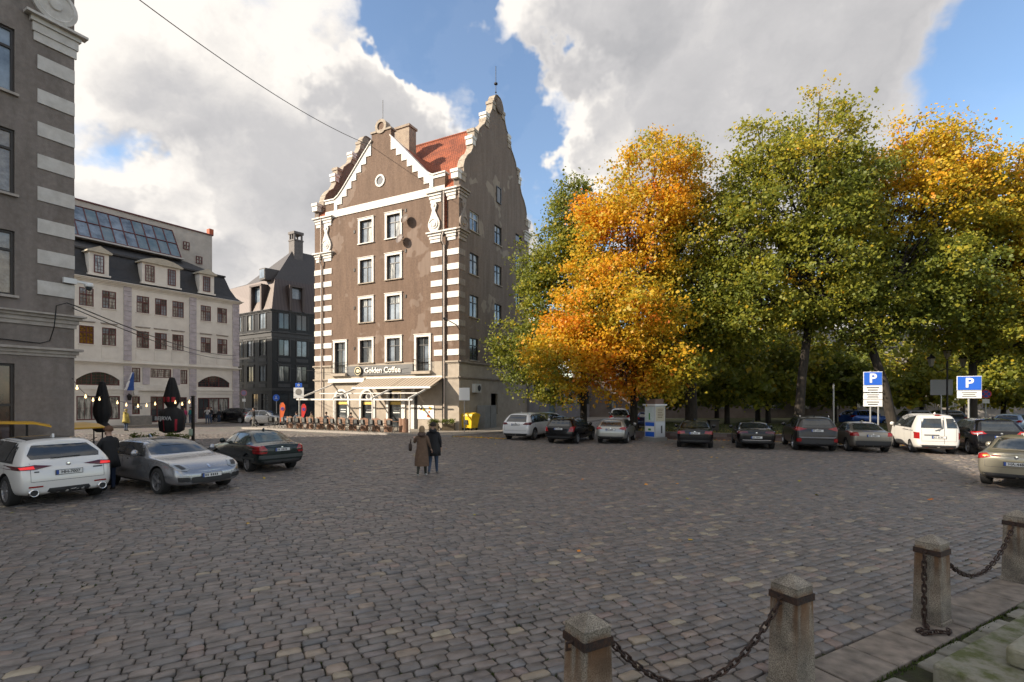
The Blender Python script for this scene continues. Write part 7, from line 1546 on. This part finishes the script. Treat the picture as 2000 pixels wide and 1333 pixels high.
def cafe_chair():
    """folding terrace chair, local x right, y forward"""
    t = thing('terrace_chair', (0, 0, 0), 'x', 'chair', 'dark terrace chairs'); WL[t.name] = Vector((0, 0, 0))
    for s in (1, -1):
        b = MB(); b.tube([(s * .22, -.20, .88), (s * .22, -.12, .45), (s * .22, .24, .0)], .014, 6); b.build('leg', m_wick, t)
        b = MB(); b.tube([(s * .23, .20, .46), (s * .23, -.05, .25), (s * .23, -.26, .0)], .014, 6); b.build('leg', m_wick, t)
        b = MB(); b.tube([(s * .235, -.18, .66), (s * .24, .16, .66)], .016, 6); b.build('armrest', m_wick, t)
    b = MB(); b.box((-.22, -.18, .43), (.22, .24, .46)); b.build('seat', m_wick, t)
    b = MB(); b.hexa([(-.21, -.15, .5), (.21, -.15, .5), (.21, -.13, .5), (-.21, -.13, .5), (-.21, -.215, .9), (.21, -.215, .9), (.21, -.195, .9), (-.21, -.195, .9)]); b.build('backrest', m_wick, t)
    b = MB(); b.hexa([(-.12, -.235, .62), (.10, -.235, .60), (.10, -.20, .60), (-.12, -.20, .62), (-.11, -.27, .92), (.11, -.27, .93), (.11, -.235, .93), (-.11, -.235, .92)]); b.build('folded_blanket', m_cush, t)
    return t
ch0 = cafe_chair(); nch = 17
for k in range(nch):
    o = ch0 if k == 0 else copy_tree(ch0); u = 2.85 + k * .78 + rng.uniform(-.05, .05); p = A.p(u, .12, 4.62 + rng.uniform(-.08, .08)); o.location = p
    f = A.n * -1 if k % 4 else (A.n * -1 + A.d * .4).normalized(); o.rotation_euler = (0, 0, math.atan2(-f.x, f.y) + rng.uniform(-.2, .2)); 
    o['label'] = 'dark folding terrace chair, number %s from the right in the cafe row' % ('one two three four five six seven eight nine ten eleven twelve thirteen fourteen fifteen sixteen seventeen'.split()[k]) if 0 < k < nch - 1 else 'dark folding terrace chair at the %s end of the cafe row' % ('right' if k == 0 else 'left')
def table(p, lab):
    t = thing('cafe_table', p, lab, 'table', 'small terrace tables'); b = MB(); b.lathe([(0, .72), (.34, .72), (.34, .74), (0, .745)], p, n=18); b.build('table_top', m_wood, t); b = MB(); b.tube([p + Vector((0, 0, .03)), p + Vector((0, 0, .72))], .025, 8); b.build('leg', m_wick, t); b = MB(); b.lathe([(0, 0), (.2, 0), (.2, .03), (0, .04)], p, n=14); b.build('base', m_wick, t)
for k in range(6): table(A.p(3.4 + k * 1.9, .12, 3.1), 'small round brown terrace table behind the chairs, %s of six' % ['rightmost', 'second from the right', 'third from the right', 'third from the left', 'second from the left', 'leftmost'][k])
sp = [(13.9, 3.4, (.05, .07, .10), 'seated guest in a dark blue jacket at the left end of the terrace'), (12.6, 3.0, (.15, .11, .06), 'seated guest in an olive jacket near the left terrace post'), (11.0, 2.9, (.03, .03, .035), 'seated guest in black on the left half of the terrace'), (8.3, 2.9, (.04, .03, .03), 'seated guest in dark brown in the middle of the terrace')]
for (u, o, c, lab) in sp:
    person(lab, A.p(u, .12, o), (-A.n + A.d * .3).normalized(), 1.72, top=cloth('guest_%d' % int(u * 10), c), hair=h_dark, pose='sit')
    st2 = copy_tree(ch0); st2.location = A.p(u, .12, o) - (-A.n) * .05; st2.rotation_euler = (0, 0, math.atan2(A.n.x, -A.n.y)); st2['label'] = 'dark chair under the ' + lab.split(' at ')[0].split(' near ')[0].split(' on ')[0].split(' in the ')[0]
# planters with greenery at the right end
for k, (px, py, w) in enumerate(((875, 845, .9), (846, 845, .7))):
    p = gp(px, py) + Vector((0, .3, .12)); t = thing('planter', p, ['brown wooden planter by the corner downpipe', 'low planter with dark shrubs beside the tall screen'][k], 'planter')
    b = MB(); b.box((p.x - w / 2, p.y - .25, .12), (p.x + w / 2, p.y + .25, .62)); b.build('box', mat('planter_wood', (.10, .075, .04), .8, c2=(.07, .05, .03), nscale=6), t)
    C = np.c_[rng.random() * 0 + p.x + np.random.default_rng(k).uniform(-w / 2, w / 2, 26), p.y + np.random.default_rng(k + 9).uniform(-.2, .2, 26), np.random.default_rng(k + 5).uniform(.68, .95, 26)]
    V, Fc, n = leaf_cloud(C, np.full(26, .16), 26, .06, 900 + k); c = numpy_mesh('foliage', V, Fc, m_leaf, attr=np.repeat(np.random.default_rng(2).uniform(0, .25, n), 4), loc=tuple(p)); c.location = (0, 0, 0); c.parent = t
# ================================================================ STREET FURNITURE
m_yel = mat('yellow_plastic', (.72, .47, .02), .4, c2=(.60, .38, .02), nscale=3)
def bin_(p, f, lab):
    r_ = Vector((f.y, -f.x, 0)); t = thing('waste_container', p, lab, 'waste container')
    def q(a, c, z): return p + r_ * a + f * c + Vector((0, 0, z))
    b = MB(); b.hexa([q(-.48, -.36, .18), q(.48, -.36, .18), q(.48, .36, .18), q(-.48, .36, .18), q(-.62, -.46, 1.08), q(.62, -.46, 1.08), q(.62, .46, 1.08), q(-.62, .46, 1.08)]); b.build('tub', m_yel, t)
    b = MB(); pts = [q(-.66, -.50, 1.085), q(-.66, .5, 1.085), q(-.66, .42, 1.26), q(-.66, 0, 1.36), q(-.66, -.42, 1.26)]; b.prism(pts, r_ * 1.32); b.build('lid', m_yel, t)
    b = MB(); b.hexa([q(-.2, .40, .45), q(.2, .40, .45), q(.2, .47, .45), q(-.2, .47, .45), q(-.2, .44, .8), q(.2, .44, .8), q(.2, .49, .8), q(-.2, .49, .8)]); b.build('sticker', m_plast, t)
    for a in (-.42, .42):
        for c in (-.3, .3): b = MB(); b.lathe([(0, -.03), (.09, -.03), (.09, .03), (0, .03)], q(a, c, .09), r_, 12); b.build('castor', m_tyre, t)
bin_(gp(917, 844) + Vector((0, .3, .12)), (A.n * .8 - Vector((.2, 0, 0))).normalized(), 'bright yellow waste container at the corner of the brown house')
cb = thing('metal_cabinet', B.p(3.6, .12, .5), 'pale grey metal cabinet against the shaded wall behind the bins', 'cabinet')
b = MB(); B.box(b, 2.6, 4.6, .12, 2.0, .05, .75); b.build('body', mat('cabinet_grey', (.26, .265, .26), .6, c2=(.20, .20, .20), nscale=3), cb); b = MB(); B.box(b, 3.56, 3.6, .2, 1.95, .75, .76); b.build('door_gap', m_plast, cb)
ac = thing('air_conditioner', B.p(2.3, 3.4, .3), 'white air conditioner box on the shaded side wall', 'air conditioner')
b = MB(); B.box(b, 1.85, 2.75, 3.05, 3.75, .02, .36); b.build('case', mat('ac_white', (.55, .55, .52), .5), ac); b = MB(); b.lathe([(.24, 0), (.24, .02), (0, .02)], B.p(2.42, 3.4, .36), B.n, 18); b.build('fan_grille', m_plast, ac)
def wall_lamp(u, z, lab):
    t = thing('street_light', A.p(u, z), lab, 'street light'); b = MB(); b.tube([B.p(.05, z - .35, .02), A.p(-.1, z - .05, .5), A.p(.3, z + .25, 1.0)], .035, 6); b.build('arm', m_iron, t); b = MB(); c = A.p(.42, z + .3, 1.2); b.lathe([(0, -.3), (.1, -.2), (.13, .0), (.08, .22), (0, .3)], c, (A.n + Vector((0, 0, .4))), 10); b.build('head', m_sash, t, smooth=True)
wall_lamp(0, 8.2, 'dark lamp head on a bracket at the corner of the brown house')
m_pole = mat('galvanised_pole', (.38, .38, .37), .45, metal=.6); m_sw = mat('sign_white', (.72, .72, .70), .5); m_sb = mat('sign_blue', (.012, .10, .50), .45); m_sr = mat('sign_red', (.55, .03, .04), .45); m_sgrey = mat('sign_back', (.25, .25, .25), .5, metal=.4)
XR = Vector((1, 0, 0)); ZU = Vector((0, 0, 1))
def sframe(px, Y, yaw=0.0):
    """local frame of a sign standing at photo column px, depth Y"""
    p = Vector(((px - CX) / FPX * Y, Y, 0)); x = Vector((math.cos(yaw), math.sin(yaw), 0)); return p, x, Vector((x.y, -x.x, 0))
def plate(t, p, x, n, zc, w, h, m, name, off=.05, th=.02, dx=0.0):
    b = MB(); c = p + x * dx + n * off; b.hexa([c + x * a * w / 2 + ZU * (zc + e * h / 2) + n * o for o in (0, th) for a, e in ((-1, -1), (1, -1), (1, 1), (-1, 1))]); return b.build(name, m, t)
def pole(t, p, z1, r=.035, z0=0.0): b = MB(); b.tube([p + ZU * z0, p + ZU * z1], r, 8); return b.build('pole', m_pole, t)
def zrow(py, Y): return HC - (py - HOR) / FPX * Y
def lines(t, p, x, n, zc, w, h, k, off):
    for i in range(k): z = zc + h * (.5 - (i + .5) / k) * .8; b = MB(); ww = w * (.75, .6, .7)[i % 3]; c = p + n * off; b.hexa([c + x * a * ww / 2 + ZU * (z + e * h / k * .16) + n * o for o in (0, .004) for a, e in ((-1, -1), (1, -1), (1, 1), (-1, 1))]); b.build('text_line', m_ink, t)
# left parking sign with three plates
p, x, n = sframe(1704, 29.0, -.38); t = thing('parking_sign', p, 'blue parking sign with three white plates under it on two poles', 'sign')
for dx in (-.1, .28): b = MB(); b.tube([p + x * dx + ZU * .3, p + x * dx + ZU * zrow(725, 29)], .04, 8); b.build('pole', m_pole, t)
zc = zrow(740, 29); plate(t, p, x, n, zc, .92, .80, m_sw, 'border'); s_ = plate(t, p, x, n, zc, .86, .74, m_sb, 'panel', .072); text_mesh('letter', 'P', .72, m_sw, t, p + n * .098 + ZU * zc, x, ZU, depth=.003, bold=.02)
for py, k in ((760, 2), (774.5, 3), (788, 2)): z = zrow(py, 29); plate(t, p, x, n, z, .92, .37, m_sw, 'info_plate'); lines(t, p, x, n, z, .8, .34, k, .072)
# right parking sign
p, x, n = sframe(1892, 27.0, -.45); t = thing('parking_sign', p, 'blue parking sign with one white plate behind the white van', 'sign')
pole(t, p, zrow(735, 27), .045, .3); zc = zrow(749, 27); plate(t, p, x, n, zc, 1.04, .78, m_sw, 'border'); plate(t, p, x, n, zc, .98, .72, m_sb, 'panel', .072); text_mesh('letter', 'P', .70, m_sw, t, p + n * .098 + ZU * zc, x, ZU, depth=.003, bold=.02)
z = zrow(771, 27); plate(t, p, x, n, z, 1.02, .40, m_sw, 'info_plate'); lines(t, p, x, n, z, .85, .36, 3, .072)
def disc(t, c, n, r, m, name, th=.02): b = MB(); b.lathe([(0, 0), (r, 0), (r, th), (0, th)], c, n, 24); return b.build(name, m, t)
# no stopping sign, round
p, x, n = sframe(1925, 38, -.45); t = thing('no_stopping_sign', p, 'round red and blue no-stopping sign right of the parking sign', 'sign'); pole(t, p, zrow(765, 38), .04, .3)
c = p + n * .06 + ZU * zrow(770, 38); disc(t, c, n, .33, m_sr, 'rim'); disc(t, c + n * .021, n, .25, m_sb, 'panel', .004)
for s in (1, -1): b = MB(); dd = (x + ZU * s).normalized(); e = (x - ZU * s).normalized() * .028; b.hexa([c + n * (.027 + .002 * (s > 0)) + dd * a * .25 + e * q + n * o for o in (0, .003) for a, q in ((-1, -1), (1, -1), (1, 1), (-1, 1))]); b.build('bar', m_sr, t)
plate(t, p, x, n, zrow(784, 38), .42, .32, m_sw, 'info_plate')
# grey sign backs
p, x, n = sframe(1838, 34, -.35); t = thing('sign_back', p, 'grey back of a large road sign left of the lamp post', 'sign'); pole(t, p, zrow(745, 34), .045, .3); plate(t, p, x, n, zrow(757, 34), 1.25, 1.05, m_sgrey, 'panel')
p, x, n = sframe(907, 36.6, .0); t = thing('sign_back', p, 'white square sign on a pole in front of the shaded corner', 'sign'); pole(t, p, zrow(758, 36.6), .035, .1); plate(t, p, x, n, zrow(770, 36.6), .78, .92, m_sw, 'panel')
# signs at the left end of the terrace
p, x, n = sframe(584, 40.5, .0); t = thing('traffic_sign', p, 'square pale sign with grey disc under a small blue sign, left of the cafe', 'sign'); pole(t, p, zrow(748, 40.5), .035); plate(t, p, x, n, zrow(768, 40.5), .82, .86, m_sw, 'panel'); disc(t, p + n * .075 + ZU * zrow(766, 40.5), n, .26, mat('faded_sign', (.23, .22, .20), .6), 'disc', .006); plate(t, p, x, n, zrow(753, 40.5), .55, .36, m_sb, 'blue_panel')
b = MB(); c = p + n * .075 + ZU * (zrow(753, 40.5) - .04); b.lathe([(.09, 0), (.09, .006), (.05, .006), (.05, 0)], c + ZU * .05, n, 14); b.build('pictogram', m_sw, t)
p, x, n = sframe(540, 50, .0); t = thing('traffic_sign', p, 'round blue sign in front of the black clad building', 'sign'); pole(t, p, zrow(772, 50), .04); c = p + n * .06 + ZU * zrow(777.5, 50); disc(t, c, n, .34, m_sb, 'panel'); b = MB(); b.tube([c + n * .024 + ZU * .2, c + n * .024], .03, 5); b.tube([c + n * .024, c + n * .024 - ZU * .12 + x * .12], .03, 5); b.tube([c + n * .024, c + n * .024 - ZU * .12 - x * .12], .03, 5); b.build('arrow', m_sw, t)
p, x, n = sframe(477, 52, .0); t = thing('traffic_sign', p, 'faded pinkish round sign with a white plate at the cream house corner', 'sign'); pole(t, p, zrow(770, 52), .04); c = p + n * .06 + ZU * zrow(768, 52); disc(t, c, n, .32, mat('faded_red', (.35, .15, .18), .6), 'rim'); disc(t, c + n * .021, n, .22, mat('faded_blue', (.22, .2, .33), .6), 'panel', .004); plate(t, p, x, n, zrow(782, 52), .34, .3, m_sw, 'info_plate')
# feather flags
def feather(px, py, Y, h, m, lab):
    p = Vector(((px - CX) / FPX * Y, Y, .0)); t = thing('feather_flag', p, lab, 'flag'); b = MB(); b.tube([p, p + ZU * h * .9, p + ZU * h + XR * .12], .015, 5); b.build('pole', m_pole, t); b = MB(); pts = [(0, .55), (.25, .95), (.46, h * .75), (.44, h * .9), (.3, h), (.12, h * .99), (0, h * .92)]; b.prism([p + XR * a + ZU * z for a, z in pts], Vector((0, .012, 0))); b.build('cloth', m, t)
    b = MB(); b.lathe([(.13, 0), (.13, .01), (.07, .01), (.07, 0)], p + XR * .24 + ZU * h * .77 - Vector((0, .012, 0)), (0, -1, 0), 16); b.build('emblem', m_sb, t)
feather(546, 840, 40.5, 2.25, mat('flag_orange', (.72, .13, .03), .7), 'orange feather flag left of the cafe terrace'); feather(588, 838, 44, 2.1, mat('flag_red', (.65, .03, .025), .7), 'red feather flag behind the left terrace post')
# poster column
p = gp(1279, 862); t = thing('poster_column', p, 'square poster column with blue and white panels beside the parked cars', 'poster column')
yaw = .52; x = Vector((math.cos(yaw), math.sin(yaw), 0)); n = Vector((x.y, -x.x, 0)); hw = .42
def kb(z0, z1, w, m, nm): b = MB(); b.hexa([p + x * a * w + n * c * w + ZU * z for z in (z0, z1) for a, c in ((-1, 1), (1, 1), (1, -1), (-1, -1))]); return b.build(nm, m, t)
kb(0, .25, .5, mat('kiosk_base', (.24, .23, .21), .7), 'plinth'); kb(.25, 2.15, hw, mat('kiosk_grey', (.45, .46, .46), .5), 'shaft'); kb(2.15, 2.24, .5, m_sw, 'cornice'); kb(2.24, 2.55, .36, mat('kiosk_roof', (.16, .10, .08), .7), 'cap')
def face(sd, z0, z1, m, nm, a0=-.36, a1=.36, off=.0):
    d, ax = (n, x) if sd == 'f' else (-x, n); b = MB(); o = hw + .004 + off; b.hexa([p + d * (o + q) + ax * a + ZU * z for q in (0, .012) for a, z in ((a0, z0), (a1, z0), (a1, z1), (a0, z1))]); return b.build(nm, m, t)
face('s', 1.22, 2.08, mat('map_poster', (.55, .60, .60), .5, c2=(.42, .50, .46), nscale=6), 'upper_poster'); face('s', .30, .58, m_sb, 'blue_panel'); face('s', .58, .92, m_sw, 'white_panel'); face('s', .92, 1.15, m_sb, 'blue_panel'); face('s', 1.3, 1.7, mat('poster_green', (.05, .22, .03), .5), 'tower_print', -.06, .04, .014); face('s', .66, .78, MATS['poster_green'], 'leaf_print', -.1, .1, .014)
face('f', 1.22, 2.08, mat('beige_poster', (.50, .45, .34), .6, c2=(.42, .37, .27), nscale=14), 'text_poster'); face('f', .30, 1.15, mat('pale_poster', (.52, .54, .55), .5), 'lower_poster'); face('f', .5, .95, m_sash, 'figure_print', .05, .16, .014)
for k in range(6): face('f', 1.92 - k * .1, 1.96 - k * .1, mat('print_brown', (.2, .15, .1), .6), 'text_line', -.22, .24 - .04 * (k % 3), .014)
# street lamp with three lanterns
p, x, n = sframe(1850, 33, .0); t = thing('street_lamp', p, 'black cast iron lamp post with three lanterns in the park', 'street lamp'); zt2 = zrow(705, 33)
b = MB(); b.lathe([(.16, .3), (.16, .6), (.09, .9), (.06, 1.2), (.05, zt2 - .5), (.07, zt2 - .3), (.04, zt2)], p, n=10); b.build('post', m_iron, t, smooth=True)
for dx, dz in ((-1.05, -.15), (0, .35), (1.05, -.15)):
    if dx: b = MB(); b.tube([p + ZU * (zt2 - .5), p + x * dx * .6 + ZU * (zt2 - .75), p + x * dx + ZU * (zt2 - .35)], .03, 6); b.build('arm', m_iron, t)
    c = p + x * dx + ZU * (zt2 + dz); b = MB(); b.lathe([(.06, -.25), (.12, -.2), (.24, .28)], c, n=6); lb = b.build('lantern_glass', mat('lantern_pane', (.22, .21, .18), .2), t); b = MB(); b.lathe([(.28, .28), (.2, .42), (.08, .5), (.03, .6), (0, .6)], c, n=6); b.lathe([(0, -.26), (.07, -.25), (.05, -.3), (0, -.32)], c, n=6); b.build('lantern_cap', m_iron, t)
b = MB(); pp = gp(1712, 900) ; 
# plain poles in the park and a litter bin by the wall
for k, (px, py, Y, z) in enumerate(((1628, 838, 32, 3.2),)): p = Vector(((px - CX) / FPX * Y, Y, .3)); t = thing('post', p, 'plain pale post behind the dark grey off-roader', 'post'); b = MB(); b.tube([p, p + ZU * z], .05, 8); b.build('shaft', m_pole, t); b = MB(); b.lathe([(.06, 0), (.06, .06), (0, .08)], p + ZU * z, n=8); b.build('cap', m_iron, t)
p = gp(1410, 858) + Vector((0, 1.4, .34)); t = thing('litter_bin', p, 'dark slatted litter bin on the lawn between the two black saloons', 'litter bin'); b = MB(); b.box((p.x - .28, p.y - .25, p.z + .12), (p.x + .28, p.y + .25, p.z + .75)); b.build('tub', mat('bin_wood', (.05, .04, .03), .8), t); b = MB(); b.box((p.x - .33, p.y - .3, p.z + .752), (p.x + .33, p.y + .3, p.z + .82)); b.build('rim', m_iron, t)
for s in (-.24, .24): b = MB(); b.tube([(p.x + s, p.y, p.z - .02), (p.x + s, p.y, p.z + .13)], .03, 6); b.build('foot', m_iron, t)
# ================================================================ LEFT TERRACE: closed parasols, pedicabs, string lights
m_blkc = cloth('parasol_black', (.014, .013, .014)); m_rprint = mat('parasol_red', (.36, .02, .035), .8); m_wpr = mat('parasol_print', (.6, .6, .6), .8)
def parasol(px, Y, ztop, zb, lab, letters=None, rs=.36, zn=1.7, rb=.36):
    p = Vector(((px - CX) / FPX * Y, Y, 0)); t = thing('parasol', p, lab, 'parasol', 'closed black parasols'); b = MB(); b.tube([p, p + ZU * (ztop - .05)], .03, 8); b.build('pole', m_iron, t)
    b = MB(); b.lathe([(0, 0), (.42, 0), (.40, .08), (.06, .1)], p, n=16); b.build('foot', m_iron, t)
    b = MB(); nn = 24; H_ = ztop - zb; hb_ = ztop - zn; prof = [(0, ztop), (.10, ztop - .03), (rb * .5, ztop - hb_ * .16), (rb * .72, ztop - hb_ * .36), (rb, ztop - hb_ * .66), (rb * .97, ztop - hb_ * .82), (rb * .62, zn + .05), (rb * .55, zn), (rs * .86, zn - .18), (rs, zn - (zn - zb) * .45), (rs * .9, zb + .12), (rs * .55, zb)]
    for (r_, z) in prof:
        for j in range(nn): a = 2 * math.pi * j / nn; w = 1 + (.13 if j % 3 == 0 else -.05) ; b.v.append((p.x + r_ * w * math.cos(a), p.y + r_ * w * math.sin(a), z))
    for i in range(len(prof) - 1):
        for j in range(nn): j2 = (j + 1) % nn; b.f.append((i * nn + j, i * nn + j2, (i + 1) * nn + j2, (i + 1) * nn + j)); b.m.append(1 if (i == 4 and letters and j % 3 != 1 and 14 < j < 22) or (i == 9 and j % 4 == 1) else 0)
    c = b.build('canopy', [m_blkc, m_rprint], t, smooth=True)
    for k in range(0):
        a = R(-70 - 25 * k); zz = ztop - hb_ * (.66 + .02 * (k % 2)); b = MB(); q = p + Vector((math.cos(a) * rb * 1.12, math.sin(a) * rb * 1.12, 0)); xx = Vector((-math.sin(a), math.cos(a), 0)); dn = Vector((math.cos(a), math.sin(a), 0)); b.hexa([q + xx * e * .06 + ZU * (zz + f * .28) + dn * o for o in (-.05, .0) for e, f in ((-1, -1), (1, -1), (1, 1), (-1, 1))]); b.build('red_print', m_rprint, c)
    if letters: text_mesh('lettering', letters, .25, m_wpr, c, p + Vector((.0, -rs * 1.24, zn - (zn - zb) * .42)), XR, ZU, depth=.004, bold=.004)
    return t
parasol(200, 23.5, zrow(745, 23.5), 1.0, 'closed black parasol nearest the grey house', None, .34, 1.45, .31)
parasol(336, 24.5, zrow(737, 24.5), .9, 'closed black parasol with white lettering right of the yellow jacket', 'BEJRVA', .52, 2.15, .32)
m_yc = mat('pedicab_yellow', (.62, .33, .015), .45, c2=(.52, .27, .012), nscale=2)
def pedicab(p, f, lab, zr=2.0):
    r_ = Vector((f.y, -f.x, 0)); t = thing('pedicab', p, lab, 'pedicab', 'yellow pedicabs')
    def q(a, c, z): return p + r_ * a + f * c + ZU * z
    b = MB(); pts = [q(-.6, -1.0, zr), q(-.6, -.3, zr + .10), q(-.6, .5, zr + .06), q(-.6, .9, zr - .06), q(-.6, .9, zr - .11), q(-.6, .5, zr), q(-.6, -.3, zr + .04), q(-.6, -1.0, zr - .06)]; b.prism(pts, r_ * 1.2); b.build('canopy', m_yc, t)
    for a in (-.55, .55):
        for c in (-.9, .35): b = MB(); b.tube([q(a, c, .6), q(a, c, zr - .01)], .022, 6); b.build('canopy_post', m_yc if c < 0 else m_iron, t)
        b = MB(); b.lathe([(.30, -.025), (.34, -.02), (.35, 0), (.34, .02), (.30, .025), (.30, -.025)], q(a * 1.15, -.6, .35), r_, 22); w = b.build('wheel', m_tyre, t, smooth=True); b = MB()
        for s in range(8): an = math.pi * s / 4; b.tube([q(a * 1.15, -.6, .35), q(a * 1.15, -.6 + .3 * math.cos(an), .35 + .3 * math.sin(an))], .006, 4)
        b.build('spokes', m_chrome, w)
    b = MB(); b.lathe([(.30, -.025), (.34, -.02), (.35, 0), (.34, .02), (.30, .025), (.30, -.025)], q(0, 1.25, .35), r_, 22); b.build('wheel', m_tyre, t, smooth=True)
    b = MB(); pts = [q(-.52, -.95, .45), q(-.52, -.2, .45), q(-.52, -.2, .72), q(-.52, -.72, .76), q(-.52, -.92, 1.35), q(-.52, -1.05, 1.35)]; b.prism(pts, r_ * 1.04); b.build('passenger_bench', m_yc, t)
    b = MB(); b.box((0, 0, 0), (.001, .001, .001)); b = MB(); b.hexa([q(a, c, z) for z in (.74, .84) for a, c in ((-.48, -.72), (.48, -.72), (.48, -.2), (-.48, -.2))]); b.build('cushion', m_plast, t)
    b = MB(); b.tube([q(0, -.3, .45), q(0, .45, .42), q(0, .6, .9)], .03, 6); b.tube([q(0, .45, .42), q(0, 1.0, .95), q(0, 1.25, .35)], .03, 6); b.build('frame', m_yc, t)
    b = MB(); b.tube([q(-.3, .92, 1.1), q(0, 1.0, 1.0), q(.3, .92, 1.1)], .016, 6); b.build('handlebar', m_iron, t); b = MB(); b.lathe([(0, 0), (.13, 0), (.12, .06), (0, .08)], q(0, .58, .9), n=10); b.build('saddle', m_plast, t)
pd_ = (G.d * -1); pn_ = G.n
pedicab(Vector((-17.4, 18.6, 0)) * 0 + at(140, 800, 19.0) * Vector((1, 1, 0)).to_tuple()[0] if False else Vector(((140 - CX) / FPX * 19.2, 19.2, 0)), Vector((.95, -.3, 0)).normalized(), 'yellow pedicab with flat roof behind the bearded man', 1.55)
pedicab(Vector(((22 - CX) / FPX * 15.6, 15.6, 0)), Vector((.7, .7, 0)).normalized(), 'yellow pedicab behind the white car at the left edge', 1.78)
# terrace rail of planter boxes with black lantern posts
for k, (px, lab) in enumerate(((285, 'dark planter box behind the silver car, left one'), (345, 'dark planter box behind the silver car, right one'))):
    p = Vector(((px - CX) / FPX * 22.4, 22.4, 0)); t = thing('terrace_planter', p, lab, 'planter', 'dark terrace planters'); b = MB(); b.box((p.x - .62, p.y - .2, 0), (p.x + .62, p.y + .2, .62)); b.build('box', mat('planter_black', (.02, .018, .016), .7), t); b = MB(); b.box((p.x - .66, p.y - .24, .622), (p.x + .66, p.y + .24, .68)); b.build('rim', mat('planter_brown', (.07, .04, .025), .7), t)
    C = np.c_[p.x + np.random.default_rng(k).uniform(-.55, .55, 20), p.y + np.random.default_rng(k + 3).uniform(-.12, .12, 20), np.random.default_rng(k + 6).uniform(.75, .95, 20)]; V, Fc, n_l = leaf_cloud(C, np.full(20, .16), 24, .07, 950 + k); c = numpy_mesh('foliage', V, Fc, m_leaf, attr=np.repeat(np.random.default_rng(3).uniform(0, .2, n_l), 4), loc=tuple(p)); c.location = (0, 0, 0); c.parent = t
p = Vector(((377 - CX) / FPX * 22.8, 22.8, 0)); t = thing('lantern_post', p, 'thin dark post at the right end of the left terrace', 'post'); b = MB(); b.box((p.x - .05, p.y - .05, 0), (p.x + .05, p.y + .05, zrow(775, 22.8))); b.build('shaft', m_iron, t); b = MB(); b.box((p.x - .07, p.y - .07, zrow(775, 22.8)), (p.x + .07, p.y + .07, zrow(775, 22.8) + .03)); b.build('cap', m_iron, t); b = MB(); b.box((p.x - .13, p.y - .11, .9), (p.x + .02, p.y - .052, 1.2)); b.build('notice', mat('notice_green', (.35, .42, .33), .6), t)
m_bulb = mat('lit_bulb', (1.0, .72, .35), .3, emit=1.8)
def lights(p0, p1, sag, n, lab):
    t = thing('string_lights', p0, lab, 'string lights'); pts = sagline(p0, p1, sag, 24); b = MB(); b.tube(pts, .012, 4); b.build('wire', m_iron, t)
    for k in range(n): f = (k + .5) / n; i = int(f * 24); c = pts[i] - ZU * .12; b = MB(); b.tube([pts[i], c + ZU * .06], .014, 5); b.lathe([(.02, .06), (.034, .02), (.038, -.015), (.024, -.045), (0, -.05)], c, n=10); b.build('bulb', m_bulb, t, smooth=True)
lights(G.p(.1, 3.3, .1), Vector(((200 - CX) / FPX * 23.5, 23.5, zrow(772, 23.5))), .35, 4, 'string of warm bulbs from the grey corner to the first parasol')
lights(Vector(((200 - CX) / FPX * 23.5, 23.5, zrow(770, 23.5))), Vector(((336 - CX) / FPX * 24.5, 24.5, zrow(772, 24.5))), .45, 7, 'string of warm bulbs between the two closed parasols')
lights(Vector(((336 - CX) / FPX * 24.5, 24.5, zrow(778, 24.5))), Vector(((377 - CX) / FPX * 22.8, 22.8, zrow(776, 22.8))), .2, 3, 'string of warm bulbs from the second parasol to the thin post')
# ================================================================ OVERHEAD CABLES
def cable(p, q, sag, r, lab): b = MB(); b.tube(sagline(Vector(p), Vector(q), sag, 30), r, 5); o = b.build('overhead_cable', m_iron, None, loc=Vector(p)); tag(o, lab, 'cable')
uu, zz = A.uz(722, 284); cable(G.p(-.0, 18.3, .2), A.p(uu, zz, .1), .7, .022, 'thin black cable crossing the sky to the stepped gable')
uu, zz = W2.uz(462, 690); cable(G.p(.1, 5.85, .25), W2.p(.3, 7.3, .1), .5, .022, 'upper black cable sagging from the grey corner past the cream house'); cable(G.p(.15, 5.75, .25), W2.p(.3, 6.9, .1), .55, .018, 'lower black cable sagging from the grey corner past the cream house')
cable(A.p(LA, 5.0, .2), A.p(4.4, 5.0, .5), .25, .015, 'black wire strung along the front above the shop sign'); cable(DR.p(.2, 7.6, .1), A.p(LA, 5.1, .2), .4, .015, 'black wire between the black building and the brown house')
